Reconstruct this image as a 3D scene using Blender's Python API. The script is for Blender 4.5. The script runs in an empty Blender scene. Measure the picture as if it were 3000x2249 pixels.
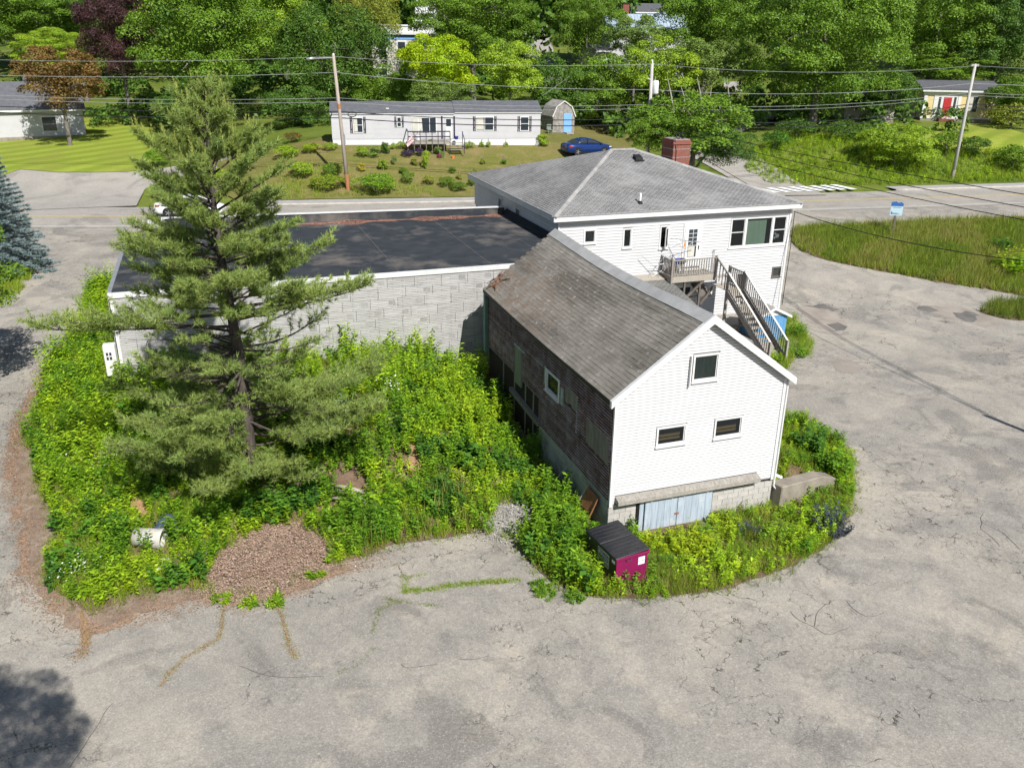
import bpy, bmesh, math, random
import numpy as np
from mathutils import Vector, Matrix
from mathutils.geometry import delaunay_2d_cdt
random.seed(7); np.random.seed(7)
SC = bpy.context.scene
COL = SC.collection
R = math.radians
# ------------------------------------------------------------------ camera, sky, sun, exposure
FPX, CX, CY = 2496.0, 1500.0, 1124.5            # focal length and centre in the photograph's pixels
YAW, PIT, ROLL = .3385, .3825, .0121
CAM = np.array([-10.76, -21.211, 14.312])
_fw = np.array([math.sin(YAW)*math.cos(PIT), math.cos(YAW)*math.cos(PIT), -math.sin(PIT)])
_r = np.array([math.cos(YAW), -math.sin(YAW), 0.]); _u = np.cross(_r, _fw)
_r, _u = _r*math.cos(ROLL)+_u*math.sin(ROLL), -_r*math.sin(ROLL)+_u*math.cos(ROLL)
cd = bpy.data.cameras.new('camera'); cam = bpy.data.objects.new('camera', cd); COL.objects.link(cam)
cd.sensor_fit = 'HORIZONTAL'; cd.sensor_width = 36; cd.lens = 36*FPX/3000; cd.clip_end = 3000; cd.clip_start = .3
cam.matrix_world = Matrix(((_r[0], _u[0], -_fw[0], CAM[0]), (_r[1], _u[1], -_fw[1], CAM[1]), (_r[2], _u[2], -_fw[2], CAM[2]), (0, 0, 0, 1)))
SC.camera = cam
SUN_AZ, SUN_EL = R(171), R(45)                   # azimuth from +Y towards +X
wd = bpy.data.worlds.new('World'); SC.world = wd; wd.use_nodes = True
_nt = wd.node_tree; _sky = _nt.nodes.new('ShaderNodeTexSky'); _sky.sky_type = 'NISHITA'; _sky.sun_disc = False
_sky.sun_elevation = SUN_EL; _sky.sun_rotation = SUN_AZ; _sky.air_density = 1.0; _sky.dust_density = .6
_nt.links.new(_sky.outputs[0], _nt.nodes['Background'].inputs[0]); _nt.nodes['Background'].inputs[1].default_value = .065
sd = bpy.data.lights.new('sun', 'SUN'); sun = bpy.data.objects.new('sun', sd); COL.objects.link(sun)
sd.energy = 4.9; sd.angle = R(.55); sd.color = (1, .972, .93)
_sv = Vector((math.sin(SUN_AZ)*math.cos(SUN_EL), math.cos(SUN_AZ)*math.cos(SUN_EL), math.sin(SUN_EL)))
sun.rotation_euler = (-_sv).to_track_quat('-Z', 'Y').to_euler()
SC.view_settings.view_transform = 'Standard'; SC.view_settings.look = 'None'
SC.view_settings.exposure = .47; SC.view_settings.gamma = 1; SC.view_settings.use_curve_mapping = False
SC.render.engine = 'CYCLES'; SC.cycles.use_denoising = True
SC.cycles.max_bounces = 4; SC.cycles.diffuse_bounces = 2; SC.cycles.glossy_bounces = 2; SC.cycles.transmission_bounces = 2; SC.cycles.transparent_max_bounces = 6
SC.cycles.use_adaptive_sampling = True; SC.cycles.adaptive_threshold = .03
SC.cycles.caustics_reflective = False; SC.cycles.caustics_refractive = False
# ------------------------------------------------------------------ lay of the land
RX = np.array([-300, -120, -60, -36, -23, -15, -3, 9, 25, 42, 58, 120, 400.])
RY = np.array([190, 97, 66, 54.6, 49.2, 46.9, 44.7, 42.6, 40.7, 38.7, 36.9, 30, 0.])
def sm(t): t = np.clip(t, 0, 1); return t*t*(3-2*t)
def yc(x): return np.interp(x, RX, RY)
def Z(x, y):
    x = np.asarray(x, float); y = np.asarray(y, float)
    c = yc(x); s = y-c
    y0 = np.interp(x, [-16, 5, 18], [-8, 8, 12]); ys = c-4.4
    near = -.4+2.4*sm((y-y0)/(ys-y0))
    d = np.maximum(s-5.4, 0)
    k = np.interp(x, [-30, -8, 0, 24, 34, 50, 60], [1.1, 1.6, 3.0, 2.9, 1.2, 2.4, 2.6])
    far = 2+k*sm(d/12.)+.055*np.maximum(d-4, 0)*np.interp(d, [0, 60, 140, 400], [.6, 1, 1.4, 1.5])
    return np.where(s < 5.4, near, far)
def bump(x, y, cx, cy, rx, ry, h): return h*np.exp(-((x-cx)/rx)**2-((y-cy)/ry)**2)
RIM = []                                          # the island's outline along the asphalt
def edge_fade(x, y):
    if not RIM: return 1.
    P = np.array(RIM); A, B = P[:-1], P[1:]; AB = B-A; L2 = (AB**2).sum(1)+1e-9; sh = np.shape(x); G = np.c_[np.ravel(x), np.ravel(y)]; d = np.empty(len(G))
    for k in range(0, len(G), 20000):
        g = G[k:k+20000, None]; t = np.clip(((g-A)*AB).sum(2)/L2, 0, 1); d[k:k+20000] = np.sqrt((((g-A)-t[..., None]*AB)**2).sum(2).min(1))
    return (sm(d/1.3)*inpoly(G, ISL)).reshape(sh)
def H(x, y):                                      # the overgrown island in the middle of the lot
    x = np.asarray(x, float); y = np.asarray(y, float)
    m = bump(x, y, -6, 9, 5, 5, .75)+bump(x, y, -12, 10, 4, 5, .6)+bump(x, y, -10, 15, 9, 3, .7)+bump(x, y, -5, 5, 2.6, 2.2, .25)
    m = m*edge_fade(x, y)*sm((-.2-x)/2.2)+.6*sm((x-6.0)/.4)*sm((y-.9)/.7)*sm((10-x)/2.5)*sm((7-y)/3)
    return Z(x, y)+m
def ray(px, py): return _fw+_r*(px-CX)/FPX-_u*(py-CY)/FPX
def dep(px, py, D): return CAM+ray(px, py)*D      # the point D metres ahead of the camera
def at(px, py, f=Z):                               # where a line of sight meets the ground
    d = ray(px, py); z = 0.
    for _ in range(30):
        p = CAM+d*((z-CAM[2])/d[2]); z = .6*z+.4*float(f(p[0], p[1]))
    return np.array([p[0], p[1], float(f(p[0], p[1]))])
def inpoly(pts, poly):
    x, y = pts[:, 0], pts[:, 1]; ins = np.zeros(len(pts), bool); n = len(poly)
    for i in range(n):
        x1, y1 = poly[i]; x2, y2 = poly[(i+1) % n]
        c = ((y1 > y) != (y2 > y)) & (x < (x2-x1)*(y-y1)/((y2-y1) if y2 != y1 else 1e-9)+x1); ins ^= c
    return ins
# ------------------------------------------------------------------ materials
class NT:
    def __init__(s, name):
        s.m = bpy.data.materials.new(name); s.m.use_nodes = True; s.t = s.m.node_tree; s.b = s.t.nodes['Principled BSDF']; s.out = s.t.nodes['Material Output']
    def n(s, typ, **kw):
        x = s.t.nodes.new('ShaderNode'+typ)
        for k, v in kw.items():
            if k.startswith('_'): setattr(x, k[1:], v)
            else: x.inputs[k.replace('__', ' ')].default_value = v
        return x
    def l(s, a, b): s.t.links.new(a, b)
    def noise(s, vec, scale, detail=3, rough=.55, dist=0):
        x = s.n('TexNoise', Scale=scale, Detail=detail, Roughness=rough, Distortion=dist)
        if vec is not None: s.l(vec, x.inputs['Vector'])
        return x.outputs['Fac']
    def ramp(s, f, p0, p1, c0=(0, 0, 0, 1), c1=(1, 1, 1, 1)):
        if p0 > p1: p0, p1, c0, c1 = p1, p0, c1, c0
        x = s.n('ValToRGB'); e = x.color_ramp.elements; e[0].position = p0; e[1].position = p1; e[0].color = c0; e[1].color = c1
        s.l(f, x.inputs[0]); return x.outputs[0]
    def mix(s, f, a, b, bt='MIX'):
        x = s.n('Mix', _data_type='RGBA', _blend_type=bt)
        for v, i in ((f, 0), (a, 6), (b, 7)):
            if hasattr(v, 'is_output'): s.l(v, x.inputs[i])
            elif i == 0: x.inputs[0].default_value = v
            else: x.inputs[i].default_value = (*v[:3], 1)
        return x.outputs[2]
    def math(s, op, a, b=0.):
        x = s.n('Math', _operation=op)
        for i, v in enumerate((a, b)):
            if hasattr(v, 'is_output'): s.l(v, x.inputs[i])
            else: x.inputs[i].default_value = v
        return x.outputs[0]
    def pos(s, scale=None, obj=False):
        o = s.n('TexCoord').outputs['Object'] if obj else s.n('NewGeometry').outputs['Position']
        if scale is None: return o
        m = s.n('Mapping'); m.inputs['Scale'].default_value = scale; s.l(o, m.inputs[0]); return m.outputs[0]
    def bump(s, h, st, dist=.02):
        x = s.n('Bump', Strength=st, Distance=dist); s.l(h, x.inputs['Height']); s.l(x.outputs[0], s.b.inputs['Normal'])
    def fin(s, col, rough=.8, spec=.25, metal=0):
        if hasattr(col, 'is_output'): s.l(col, s.b.inputs['Base Color'])
        else: s.b.inputs['Base Color'].default_value = (*col, 1)
        s.b.inputs['Roughness'].default_value = rough; s.b.inputs['Specular IOR Level'].default_value = spec; s.b.inputs['Metallic'].default_value = metal
        return s.m
M = {}
def mat(name, a, b=None, scale=4., lo=.35, hi=.65, rough=.75, spec=.25, stretch=None, rand=0., bump=0., metal=0, dirt=None):
    """plain weathered material: two colours mixed by noise, a little difference from piece to piece"""
    t = NT(name); p = t.pos(stretch)
    col = a
    if b is not None: col = t.mix(t.ramp(t.noise(p, scale, 4, .6), lo, hi), a, b)
    if dirt is not None:
        col = t.mix(t.math('MULTIPLY', t.ramp(t.noise(t.pos(), dirt[1], 5, .65), dirt[2], dirt[3]), dirt[4] if len(dirt) > 4 else .8), col, dirt[0])
    if rand:
        v = t.math('ADD', t.math('MULTIPLY', t.n('ObjectInfo').outputs['Random'], 2*rand), 1-rand)
        c = t.n('CombineColor'); [t.l(v, c.inputs[i]) for i in range(3)]
        col = t.mix(1., col, c.outputs[0], 'MULTIPLY')
    if bump: t.bump(t.noise(p, scale*6, 4), bump)
    M[name] = t.fin(col, rough, spec, metal); return M[name]
def leafmat(name, a, b, c=None, trans=.24, patch=.35, bright=.3, rough=.55):
    """leaf: colour differs leaf to leaf and in drifts, light passes through"""
    t = NT(name); g = t.n('NewGeometry'); rnd = g.outputs['Random Per Island']
    drift = t.ramp(t.noise(g.outputs['Position'], patch, 3, .6), .35, .65)
    col = t.mix(drift, a, b)
    if c is not None: col = t.mix(t.math('MULTIPLY', t.ramp(t.noise(g.outputs['Position'], patch*2.3, 2), .5, .7), .7), col, c)
    v = t.math('ADD', t.math('MULTIPLY', rnd, 2*bright), 1-bright)
    cc = t.n('CombineColor'); [t.l(v, cc.inputs[i]) for i in range(3)]
    col = t.mix(1., col, cc.outputs[0], 'MULTIPLY')
    t.fin(col, rough, .3)
    tr = t.n('BsdfTranslucent'); t.l(t.mix(1., col, (1.25, 1.2, .5), 'MULTIPLY'), tr.inputs[0])
    ms = t.n('MixShader'); ms.inputs[0].default_value = trans
    t.l(t.b.outputs[0], ms.inputs[1]); t.l(tr.outputs[0], ms.inputs[2]); t.l(ms.outputs[0], t.out.inputs[0])
    M[name] = t.m; return t.m
def glass(name, tint=(.55, .6, .6), keep=.55):
    t = NT(name); tr = t.n('BsdfTransparent'); tr.inputs[0].default_value = (*tint, 1)
    t.fin((.02, .025, .03), .04, .6); fr = t.n('LayerWeight', Blend=.3)
    f = t.math('MAXIMUM', t.math('MULTIPLY', fr.outputs['Fresnel'], .9), 1-keep)
    ms = t.n('MixShader'); t.l(f, ms.inputs[0]); t.l(tr.outputs[0], ms.inputs[1]); t.l(t.b.outputs[0], ms.inputs[2]); t.l(ms.outputs[0], t.out.inputs[0])
    M[name] = t.m
def m_asphalt(name, base, sand, tan, crack=1., scale=1.):
    t = NT(name); p = t.pos()
    big = t.noise(p, .16*scale, 4, .6, .6); mid = t.noise(p, .55*scale, 5, .62, .8); fine = t.noise(p, 7, 5, .78); spk = t.noise(p, 21, 3, .85)
    col = t.mix(t.ramp(mid, .38, .64), base, sand)
    col = t.mix(t.math('MULTIPLY', t.ramp(t.noise(p, .5*scale, 5, .6, .8), .55, .66), .5), col, tan)
    col = t.mix(t.math('MULTIPLY', t.ramp(big, .48, .66), .4), col, tan)
    col = t.mix(t.math('MULTIPLY', t.ramp(t.noise(p, .33*scale, 5, .6, 1.2),   .54, .62), .55), col, [c*.66 for c in base])
    col = t.mix(t.ramp(fine, .3, .75), t.mix(.28, col, (.03, .03, .03)), col)
    col = t.mix(t.math('MULTIPLY', t.ramp(spk, .54, .68), .38), col, (.62, .60, .55))
    col = t.mix(t.math('MULTIPLY', t.ramp(spk, .46, .32), .42), col, (.05, .05, .05))
    w = t.n('VectorMath', _operation='ADD'); t.l(p, w.inputs[0])
    nv = t.n('TexNoise', Scale=1.1, Detail=4, Roughness=.65); t.l(p, nv.inputs['Vector'])
    sc = t.n('VectorMath', _operation='SCALE'); t.l(nv.outputs['Color'], sc.inputs[0]); sc.inputs['Scale'].default_value = 1.1; t.l(sc.outputs[0], w.inputs[1])
    v1 = t.n('TexVoronoi', _feature='DISTANCE_TO_EDGE', Scale=.27); t.l(w.outputs[0], v1.inputs['Vector'])
    v2 = t.n('TexVoronoi', _feature='DISTANCE_TO_EDGE', Scale=1.7); t.l(w.outputs[0], v2.inputs['Vector'])
    k1 = t.math('MULTIPLY', t.ramp(v1.outputs['Distance'], .004, .0, (0, 0, 0, 1), (1, 1, 1, 1)), 1.) if False else t.math('LESS_THAN', v1.outputs['Distance'], .0045)
    k2 = t.math('LESS_THAN', v2.outputs['Distance'], .022)
    msk1 = t.ramp(t.noise(p, .21, 3), .50, .58); msk2 = t.ramp(t.noise(p, .13, 4, .6, .4), .46, .56)
    kk = t.math('MAXIMUM', t.math('MULTIPLY', k1, msk1), t.math('MULTIPLY', k2, msk2))
    kk = t.math('MULTIPLY', kk, t.math('MULTIPLY', t.ramp(t.noise(p, 2.3, 3), .42, .62), .8*crack))
    col = t.mix(kk, col, (.035, .032, .026))
    t.bump(t.math('SUBTRACT', t.math('MULTIPLY', spk, .5), kk), .5, .015)
    M[name] = t.fin(col, .92, .15)
m_asphalt('asphalt_lot', (.278, .257, .226), (.372, .340, .293), (.475, .42, .335))
m_asphalt('asphalt_road', (.34, .315, .28), (.395, .363, .32), (.435, .395, .335), .35, .6)
def m_ground(name, cols, scale, fine=12, rough=.95, bump=.6, stretch=None):
    t = NT(name); p = t.pos(stretch); col = t.mix(t.ramp(t.noise(p, scale, 5, .62), .36, .66), cols[0], cols[1])
    if len(cols) > 2: col = t.mix(t.ramp(t.noise(p, scale*2.7, 4, .6), .52, .68), col, cols[2])
    fn = t.noise(p, fine, 4, .75); col = t.mix(t.ramp(fn, .35, .7), t.mix(.45, col, (.02, .018, .01)), col)
    t.bump(fn, bump, .05); M[name] = t.fin(col, rough, .1)
m_ground('grassland', [(.115, .17, .022), (.19, .23, .04), (.075, .12, .014)], .12, 9)
m_ground('yard_grass', [(.22, .19, .065), (.16, .175, .035), (.27, .21, .09)], .25, 8)
m_ground('soil_brown', [(.20, .125, .085), (.27, .185, .135), (.13, .085, .055)], .9, 16)
m_ground('needle_litter', [(.27, .185, .135), (.38, .30, .235), (.20, .145, .11)], 1.6, 22)
m_ground('mulch_brown', [(.25, .165, .115), (.36, .265, .195), (.16, .105, .072)], 1.6, 26, bump=1.)
m_ground('gravel_grey', [(.42, .39, .35), (.55, .52, .47), (.25, .23, .21)], 2., 30, bump=1.)
m_ground('orange_soil', [(.46, .27, .15), (.54, .35, .21), (.34, .19, .11)], 1.5, 14)
def m_lawn(name):
    t = NT(name); p = t.pos(); r = t.n('Mapping'); r.inputs['Rotation'].default_value = (0, 0, R(62)); t.l(p, r.inputs[0])
    w = t.n('TexWave', Scale=.11, Distortion=3.2, Detail=2); w.inputs['Detail Scale'].default_value = .6; t.l(r.outputs[0], w.inputs['Vector'])
    col = t.mix(t.ramp(w.outputs['Fac'], .2, .8), (.215, .285, .03), (.31, .36, .052))
    col = t.mix(t.ramp(t.noise(p, .3, 4), .45, .75), col, (.25, .27, .05)); fn = t.noise(p, 9, 4, .75)
    col = t.mix(t.ramp(fn, .35, .7), t.mix(.35, col, (.03, .045, .01)), col); t.bump(fn, .5, .05); M[name] = t.fin(col, .95, .1)
m_lawn('mown_lawn')
mat('paint_white', (.66, .66, .65), (.60, .60, .595), 1.5, rough=.5, rand=.02)
mat('trim_white', (.65, .65, .64), (.56, .56, .55), 2.5, rough=.5, dirt=((.45, .44, .42), 3, .6, .8, .5))
mat('siding_white', (.555, .555, .556), (.53, .532, .535), .8, rough=.6, rand=.025, dirt=((.47, .465, .45), .8, .56, .82, .5))
mat('siding_grey', (.62, .62, .62), (.58, .58, .585), 1.2, rough=.6, rand=.03)
mat('siding_cream', (.60, .57, .50), (.55, .53, .46), 1.2, rough=.6, rand=.03)
mat('yellow_paint', (.72, .57, .27), (.66, .53, .27), 1.2, rough=.6)
mat('blue_paint', (.10, .26, .46), (.13, .31, .52), 3, rough=.6, rand=.05)
mat('sky_blue_door', (.17, .36, .70), (.21, .40, .74), 5, rough=.55)
mat('roof_black', (.030, .035, .041), (.046, .05, .055), 1.2, rough=.8, spec=.12, dirt=((.19, .165, .14), .3, .50, .70, .8))
mat('tar_black', (.012, .012, .013), (.022, .022, .022), 5, rough=.7)
mat('cap_dark', (.028, .028, .03), (.04, .04, .04), 3, rough=.6)
mat('block_grey', (.46, .43, .40), (.38, .36, .335), 6, rough=.9, rand=.08, bump=.25, dirt=((.25, .23, .20), 1.3, .55, .75, .6))
mat('block_side', (.40, .40, .375), (.33, .33, .31), 3, rough=.9, rand=.12, bump=.25, dirt=((.14, .13, .11), .9, .5, .72, .75))
mat('concrete', (.30, .265, .215), (.20, .172, .138), 2, rough=.9, bump=.3)
mat('concrete_pale', (.50, .475, .43), (.38, .36, .325), 3, rough=.9, bump=.3)
mat('mortar_lap_shade', (.27, .255, .235), rough=.95)  # block joints, and backing whose grey stands in for shadow lines between clapboards
mat('wood_grey', (.33, .305, .27), (.23, .215, .195), 3, stretch=(1, 1, 14), rough=.9, rand=.14)
mat('wood_grey_h', (.36, .335, .295), (.24, .22, .19), 2.5, stretch=(8, 1, 8), rough=.9, rand=.12, dirt=((.33, .17, .09), 1.4, .60, .72, .55))
mat('wood_dark', (.10, .085, .07), (.16, .14, .12), 3, rough=.9, rand=.12)
mat('wood_deck', (.40, .36, .30), (.30, .27, .225), 3, stretch=(10, 2, 1), rough=.9, rand=.12)
mat('handrail_pale', (.66, .63, .58), (.55, .52, .47), 4, rough=.7)
mat('pole_wood', (.40, .345, .29), (.30, .255, .215), 2.5, stretch=(6, 6, .5), rough=.9)
mat('pole_grey', (.47, .455, .43), (.38, .365, .345), 2.5, stretch=(6, 6, .5), rough=.9)
mat('pole_rust', (.40, .15, .065), (.33, .17, .09), 3, rough=.9)
mat('metal_grey', (.42, .43, .44), (.34, .35, .36), 3, rough=.45, metal=.5)
mat('metal_white', (.72, .73, .74), rough=.4)
mat('metal_ridge', (.40, .395, .385), (.32, .315, .305), 2, rough=.65, rand=.05)
mat('metal_roof_blue', (.42, .50, .58), (.36, .45, .54), 1, rough=.4, metal=.2, rand=.05)
mat('black_iron', (.02, .02, .022), rough=.5)
mat('cable_black', (.018, .018, .02), rough=.6)
mat('cable_grey', (.30, .31, .31), rough=.5)
mat('rust', (.24, .095, .045), (.30, .14, .07), 6, rough=.9)
mat('door_blue_grey', (.40, .46, .52), (.29, .345, .40), 2.2, stretch=(7, 7, .6), rough=.8, dirt=((.52, .55, .57), 2.5, .55, .72, .6))
mat('board_grey', (.23, .22, .19), (.15, .14, .12), 2.5, stretch=(6, 6, .6), rough=.95, rand=.12, dirt=((.36, .38, .36), 1.6, .58, .75, .5))
mat('board_green', (.22, .26, .21), (.15, .18, .145), 2.5, stretch=(6, 6, .6), rough=.95)
mat('trim_peeling', (.40, .46, .47), (.20, .21, .21), 3.5, rough=.85)
def m_brownboard():
    t = NT('brown_board'); p = t.pos((1, .5, 5)); col = t.mix(t.ramp(t.noise(p, 2.2, 4, .6), .35, .65), (.145, .082, .066), (.078, .047, .039))
    col = t.mix(t.math('MULTIPLY', t.ramp(t.noise(t.pos(), 1.3, 5, .65), .5, .72), .6), col, (.30, .275, .305))
    sep = t.n('SeparateXYZ'); t.l(t.pos(), sep.inputs[0]); fr_ = t.math('FRACT', t.math('MULTIPLY', t.math('SUBTRACT', sep.outputs[2], .85), 1/.105)); edge = t.math('MULTIPLY', t.math('LESS_THAN', fr_, .26), t.ramp(t.noise(t.pos(), 3.1, 4, .6), .34, .58))
    col = t.mix(t.math('MULTIPLY', edge, .75), col, (.36, .33, .37)); v = t.math('ADD', t.math('MULTIPLY', t.n('ObjectInfo').outputs['Random'], .5), .75); c = t.n('CombineColor'); [t.l(v, c.inputs[k]) for k in range(3)]
    M['brown_board'] = t.fin(t.mix(1., col, c.outputs[0], 'MULTIPLY'), .9, .2)
m_brownboard()
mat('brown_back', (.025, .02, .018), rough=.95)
mat('green_corner', (.09, .17, .16), (.12, .20, .19), 4, rough=.7)
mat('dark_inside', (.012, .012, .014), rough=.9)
mat('inside_dim', (.085, .08, .078), rough=.9)
mat('curtain_green', (.62, .80, .60), (.68, .85, .66), 2, rough=.9)
mat('curtain_pale', (.55, .53, .46), (.48, .46, .40), 2, rough=.9)
mat('wood_warm', (.62, .42, .22), rough=.8)
mat('shingle_grey', (.31, .30, .285), (.25, .245, .235), 1.4, rough=.95, rand=.12, bump=.3)
mat('bin_black', (.010, .011, .016), (.016, .016, .02), 3, rough=.45, spec=.4)
mat('lid_black', (.012, .0125, .015), (.02, .02, .023), 3, rough=.42, spec=.45)
mat('bin_magenta', (.215, .006, .068), (.17, .007, .06), 2.0, rough=.5, spec=.3, dirt=((.15, .014, .055), 2.5, .55, .75, .6))
mat('sticker_white', (.70, .71, .72), rough=.5)
mat('sticker_lilac', (.50, .48, .55), rough=.5)
mat('ink_dark', (.035, .03, .05), rough=.6)
mat('sign_pale', (.42, .56, .62), rough=.5)
mat('sign_blue', (.035, .12, .34), rough=.5)
mat('paint_yellow_line', (.60, .44, .15), (.46, .38, .22), 3, rough=.85, lo=.4, hi=.75)
mat('paint_white_line', (.62, .61, .58), (.45, .44, .42), 3, rough=.85, lo=.4, hi=.75)
mat('kerb_stone', (.42, .385, .335), (.33, .30, .26), 2.5, rough=.9, rand=.08)
mat('sidewalk', (.36, .35, .335), (.31, .30, .29), 1.5, rough=.9)
mat('patch_dark', (.10, .095, .088), (.17, .16, .145), 1.6, lo=.3, hi=.7, rough=.95, bump=.4)
mat('patch_brown', (.225, .195, .165), (.31, .275, .235), 1.1, lo=.3, hi=.7, rough=.95, bump=.4)
mat('bark_pine', (.105, .085, .072), (.055, .045, .04), 3, stretch=(4, 4, .8), rough=.95, bump=.5)
mat('bark_grey', (.20, .18, .155), (.12, .105, .09), 3, stretch=(4, 4, .8), rough=.95, bump=.4)
mat('twig_grey', (.33, .30, .26), rough=.95)
mat('stem_green', (.10, .15, .035), rough=.8)
mat('car_blue', (.006, .026, .125), rough=.22, spec=.6)
mat('car_white', (.78, .79, .80), rough=.25, spec=.5)
mat('car_silver', (.30, .32, .35), rough=.3, spec=.5, metal=.3)
mat('tyre', (.02, .02, .02), rough=.9)
mat('rim_silver', (.42, .42, .43), rough=.35, metal=.6)
mat('lamp_red', (.35, .02, .02), rough=.3)
mat('lamp_clear', (.65, .66, .68), rough=.2)
mat('car_glass', (.03, .04, .05), rough=.06, spec=.8)
mat('flower_white', (.80, .80, .76), rough=.8)
mat('plastic_blue', (.03, .05, .30), rough=.5)
mat('plastic_orange', (.70, .22, .05), rough=.6)
mat('terracotta', (.45, .17, .09), rough=.8)
mat('tarp_blue', (.022, .035, .085), (.075, .095, .15), 3, rough=.5)
mat('stone_white', (.74, .74, .74), (.66, .66, .66), 4, rough=.8)
mat('driftwood', (.42, .37, .33), (.28, .24, .21), 3, stretch=(3, 8, 8), rough=.95)
mat('red_paint', (.42, .03, .035), rough=.6)
mat('shake_grey', (.33, .31, .285), (.20, .185, .17), 3, rough=.95, rand=.2)
mat('chimney_cap', (.30, .27, .24), (.22, .20, .18), 4, rough=.95)
mat('roof_charcoal', (.085, .088, .098), (.115, .118, .128), 2.5, rough=.9, rand=.06)
mat('pipe_white', (.80, .80, .80), rough=.4)
def m_brick(name, c1, c2, mort, sx, sz, sq=.5, freq=2, extra=None, rough=.9, rotx=False, bump=.5, msize=.02):
    t = NT(name); p = t.pos(obj=True); sp = t.n('SeparateXYZ'); t.l(p, sp.inputs[0]); cb = t.n('CombineXYZ')
    t.l(t.math('ADD', sp.outputs[0], sp.outputs[1]), cb.inputs[0]); t.l(sp.outputs[2], cb.inputs[1])
    b = t.n('TexBrick', Scale=1., _offset=sq, _offset_frequency=freq); b.inputs['Color1'].default_value = (*c1, 1); b.inputs['Color2'].default_value = (*c2, 1); b.inputs['Mortar'].default_value = (*mort, 1)
    b.inputs['Brick Width'].default_value = sx; b.inputs['Row Height'].default_value = sz; b.inputs['Mortar Size'].default_value = msize; b.inputs['Mortar Smooth'].default_value = .1
    t.l(cb.outputs[0], b.inputs['Vector']); col = b.outputs['Color']
    if extra: col = t.mix(t.math('MULTIPLY', t.ramp(t.noise(t.pos(), extra[1], 4, .6), extra[2], extra[3]), extra[4]), col, extra[0])
    t.bump(t.math('SUBTRACT', 1., b.outputs['Fac']), bump, .02); M[name] = t.fin(col, rough, .2)
m_brick('brick_red', (.24, .052, .03), (.17, .042, .027), (.25, .20, .17), .21, .068, extra=((.30, .085, .055), 3, .5, .7, .5), msize=.009)
def m_roofshingle(name, c1, c2, c3):
    """asphalt strip shingles: pattern runs along the courses by using height on the slope"""
    t = NT(name); p = t.pos(obj=True); uv = t.n('UVMap'); b = t.n('TexBrick', Scale=1., _offset=.5, _offset_frequency=2)
    t.l(uv.outputs[0], b.inputs['Vector']); b.inputs['Color1'].default_value = (*c1, 1); b.inputs['Color2'].default_value = (*c2, 1); b.inputs['Mortar'].default_value = (*c3, 1)
    b.inputs['Brick Width'].default_value = .30; b.inputs['Row Height'].default_value = .145; b.inputs['Mortar Size'].default_value = .020; b.inputs['Bias'].default_value = -.1
    col = t.mix(t.math('MULTIPLY', t.ramp(t.noise(t.pos(), .5, 5, .65), .45, .7), .5), b.outputs['Color'], [x*1.3 for x in c1])
    col = t.mix(t.math('MULTIPLY', t.ramp(t.noise(t.pos(), 1.3, 4), .55, .7), .35), col, c2)
    t.bump(t.math('SUBTRACT', 1., b.outputs['Fac']), .8, .02); M[name] = t.fin(col, .95, .12)
m_roofshingle('roof_shingle', (.275, .27, .262), (.19, .187, .182), (.07, .07, .07))
m_roofshingle('roof_shingle_dark', (.20, .195, .18), (.15, .145, .135), (.07, .07, .065))
def m_panel(name):
    """pressed stone-look wall panel: thin irregular ledges, some darker cells"""
    t = NT(name); p = t.pos(); sp = t.n('SeparateXYZ'); t.l(p, sp.inputs[0]); cb = t.n('CombineXYZ'); t.l(sp.outputs[0], cb.inputs[0]); t.l(sp.outputs[2], cb.inputs[1])
    b = t.n('TexBrick', Scale=1., _offset=.37, _offset_frequency=3); t.l(cb.outputs[0], b.inputs['Vector'])
    b.inputs['Color1'].default_value = (.42, .408, .395, 1); b.inputs['Color2'].default_value = (.36, .348, .338, 1); b.inputs['Mortar'].default_value = (.11, .106, .102, 1)
    b.inputs['Brick Width'].default_value = 1.1; b.inputs['Row Height'].default_value = .076; b.inputs['Mortar Size'].default_value = .011; b.inputs['Mortar Smooth'].default_value = .4
    mp = t.n('Mapping'); mp.inputs['Scale'].default_value = (1.2, 1, 14); t.l(p, mp.inputs[0])
    col = t.mix(t.ramp(t.noise(mp.outputs[0], 1.6, 4, .6), .38, .66), b.outputs['Color'], (.445, .433, .422)); v = t.math('ADD', t.math('MULTIPLY', t.n('ObjectInfo').outputs['Random'], .12), .94)
    c = t.n('CombineColor'); [t.l(v, c.inputs[i]) for i in range(3)]; col = t.mix(1., col, c.outputs[0], 'MULTIPLY')
    t.bump(t.math('SUBTRACT', 1., b.outputs['Fac']), .6, .015); M[name] = t.fin(col, .85, .2)
m_panel('stone_panel')
mat('panel_dark_cell', (.33, .32, .31), (.26, .25, .245), 9, rough=.85, rand=.1)
glass('window_glass', (.8, .85, .85), .74); glass('window_glass_dark', (.85, .9, .87), .86)
# foliage
leafmat('leaf_maple', (0.113, 0.207, 0.015), (0.165, 0.283, 0.022), (0.078, 0.160, 0.015))
leafmat('leaf_deep', (0.070, 0.150, 0.020), (0.106, 0.196, 0.022), (0.056, 0.122, 0.022))
leafmat('leaf_fresh', (0.233, 0.361, 0.024), (0.307, 0.431, 0.026), (0.167, 0.291, 0.022))
leafmat('leaf_lime', (0.328, 0.469, 0.013), (0.429, 0.542, 0.013), (0.268, 0.433, 0.013), trans=.4)
leafmat('leaf_greygreen', (0.153, 0.237, 0.045), (0.207, 0.296, 0.059), (0.117, 0.194, 0.038))
leafmat('leaf_purple', (0.051, 0.021, 0.023), (0.080, 0.033, 0.032), (0.037, 0.019, 0.019), trans=.2)
leafmat('leaf_rust', (0.182, 0.099, 0.030), (0.202, 0.129, 0.034), (0.143, 0.127, 0.029), trans=.25)
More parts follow.
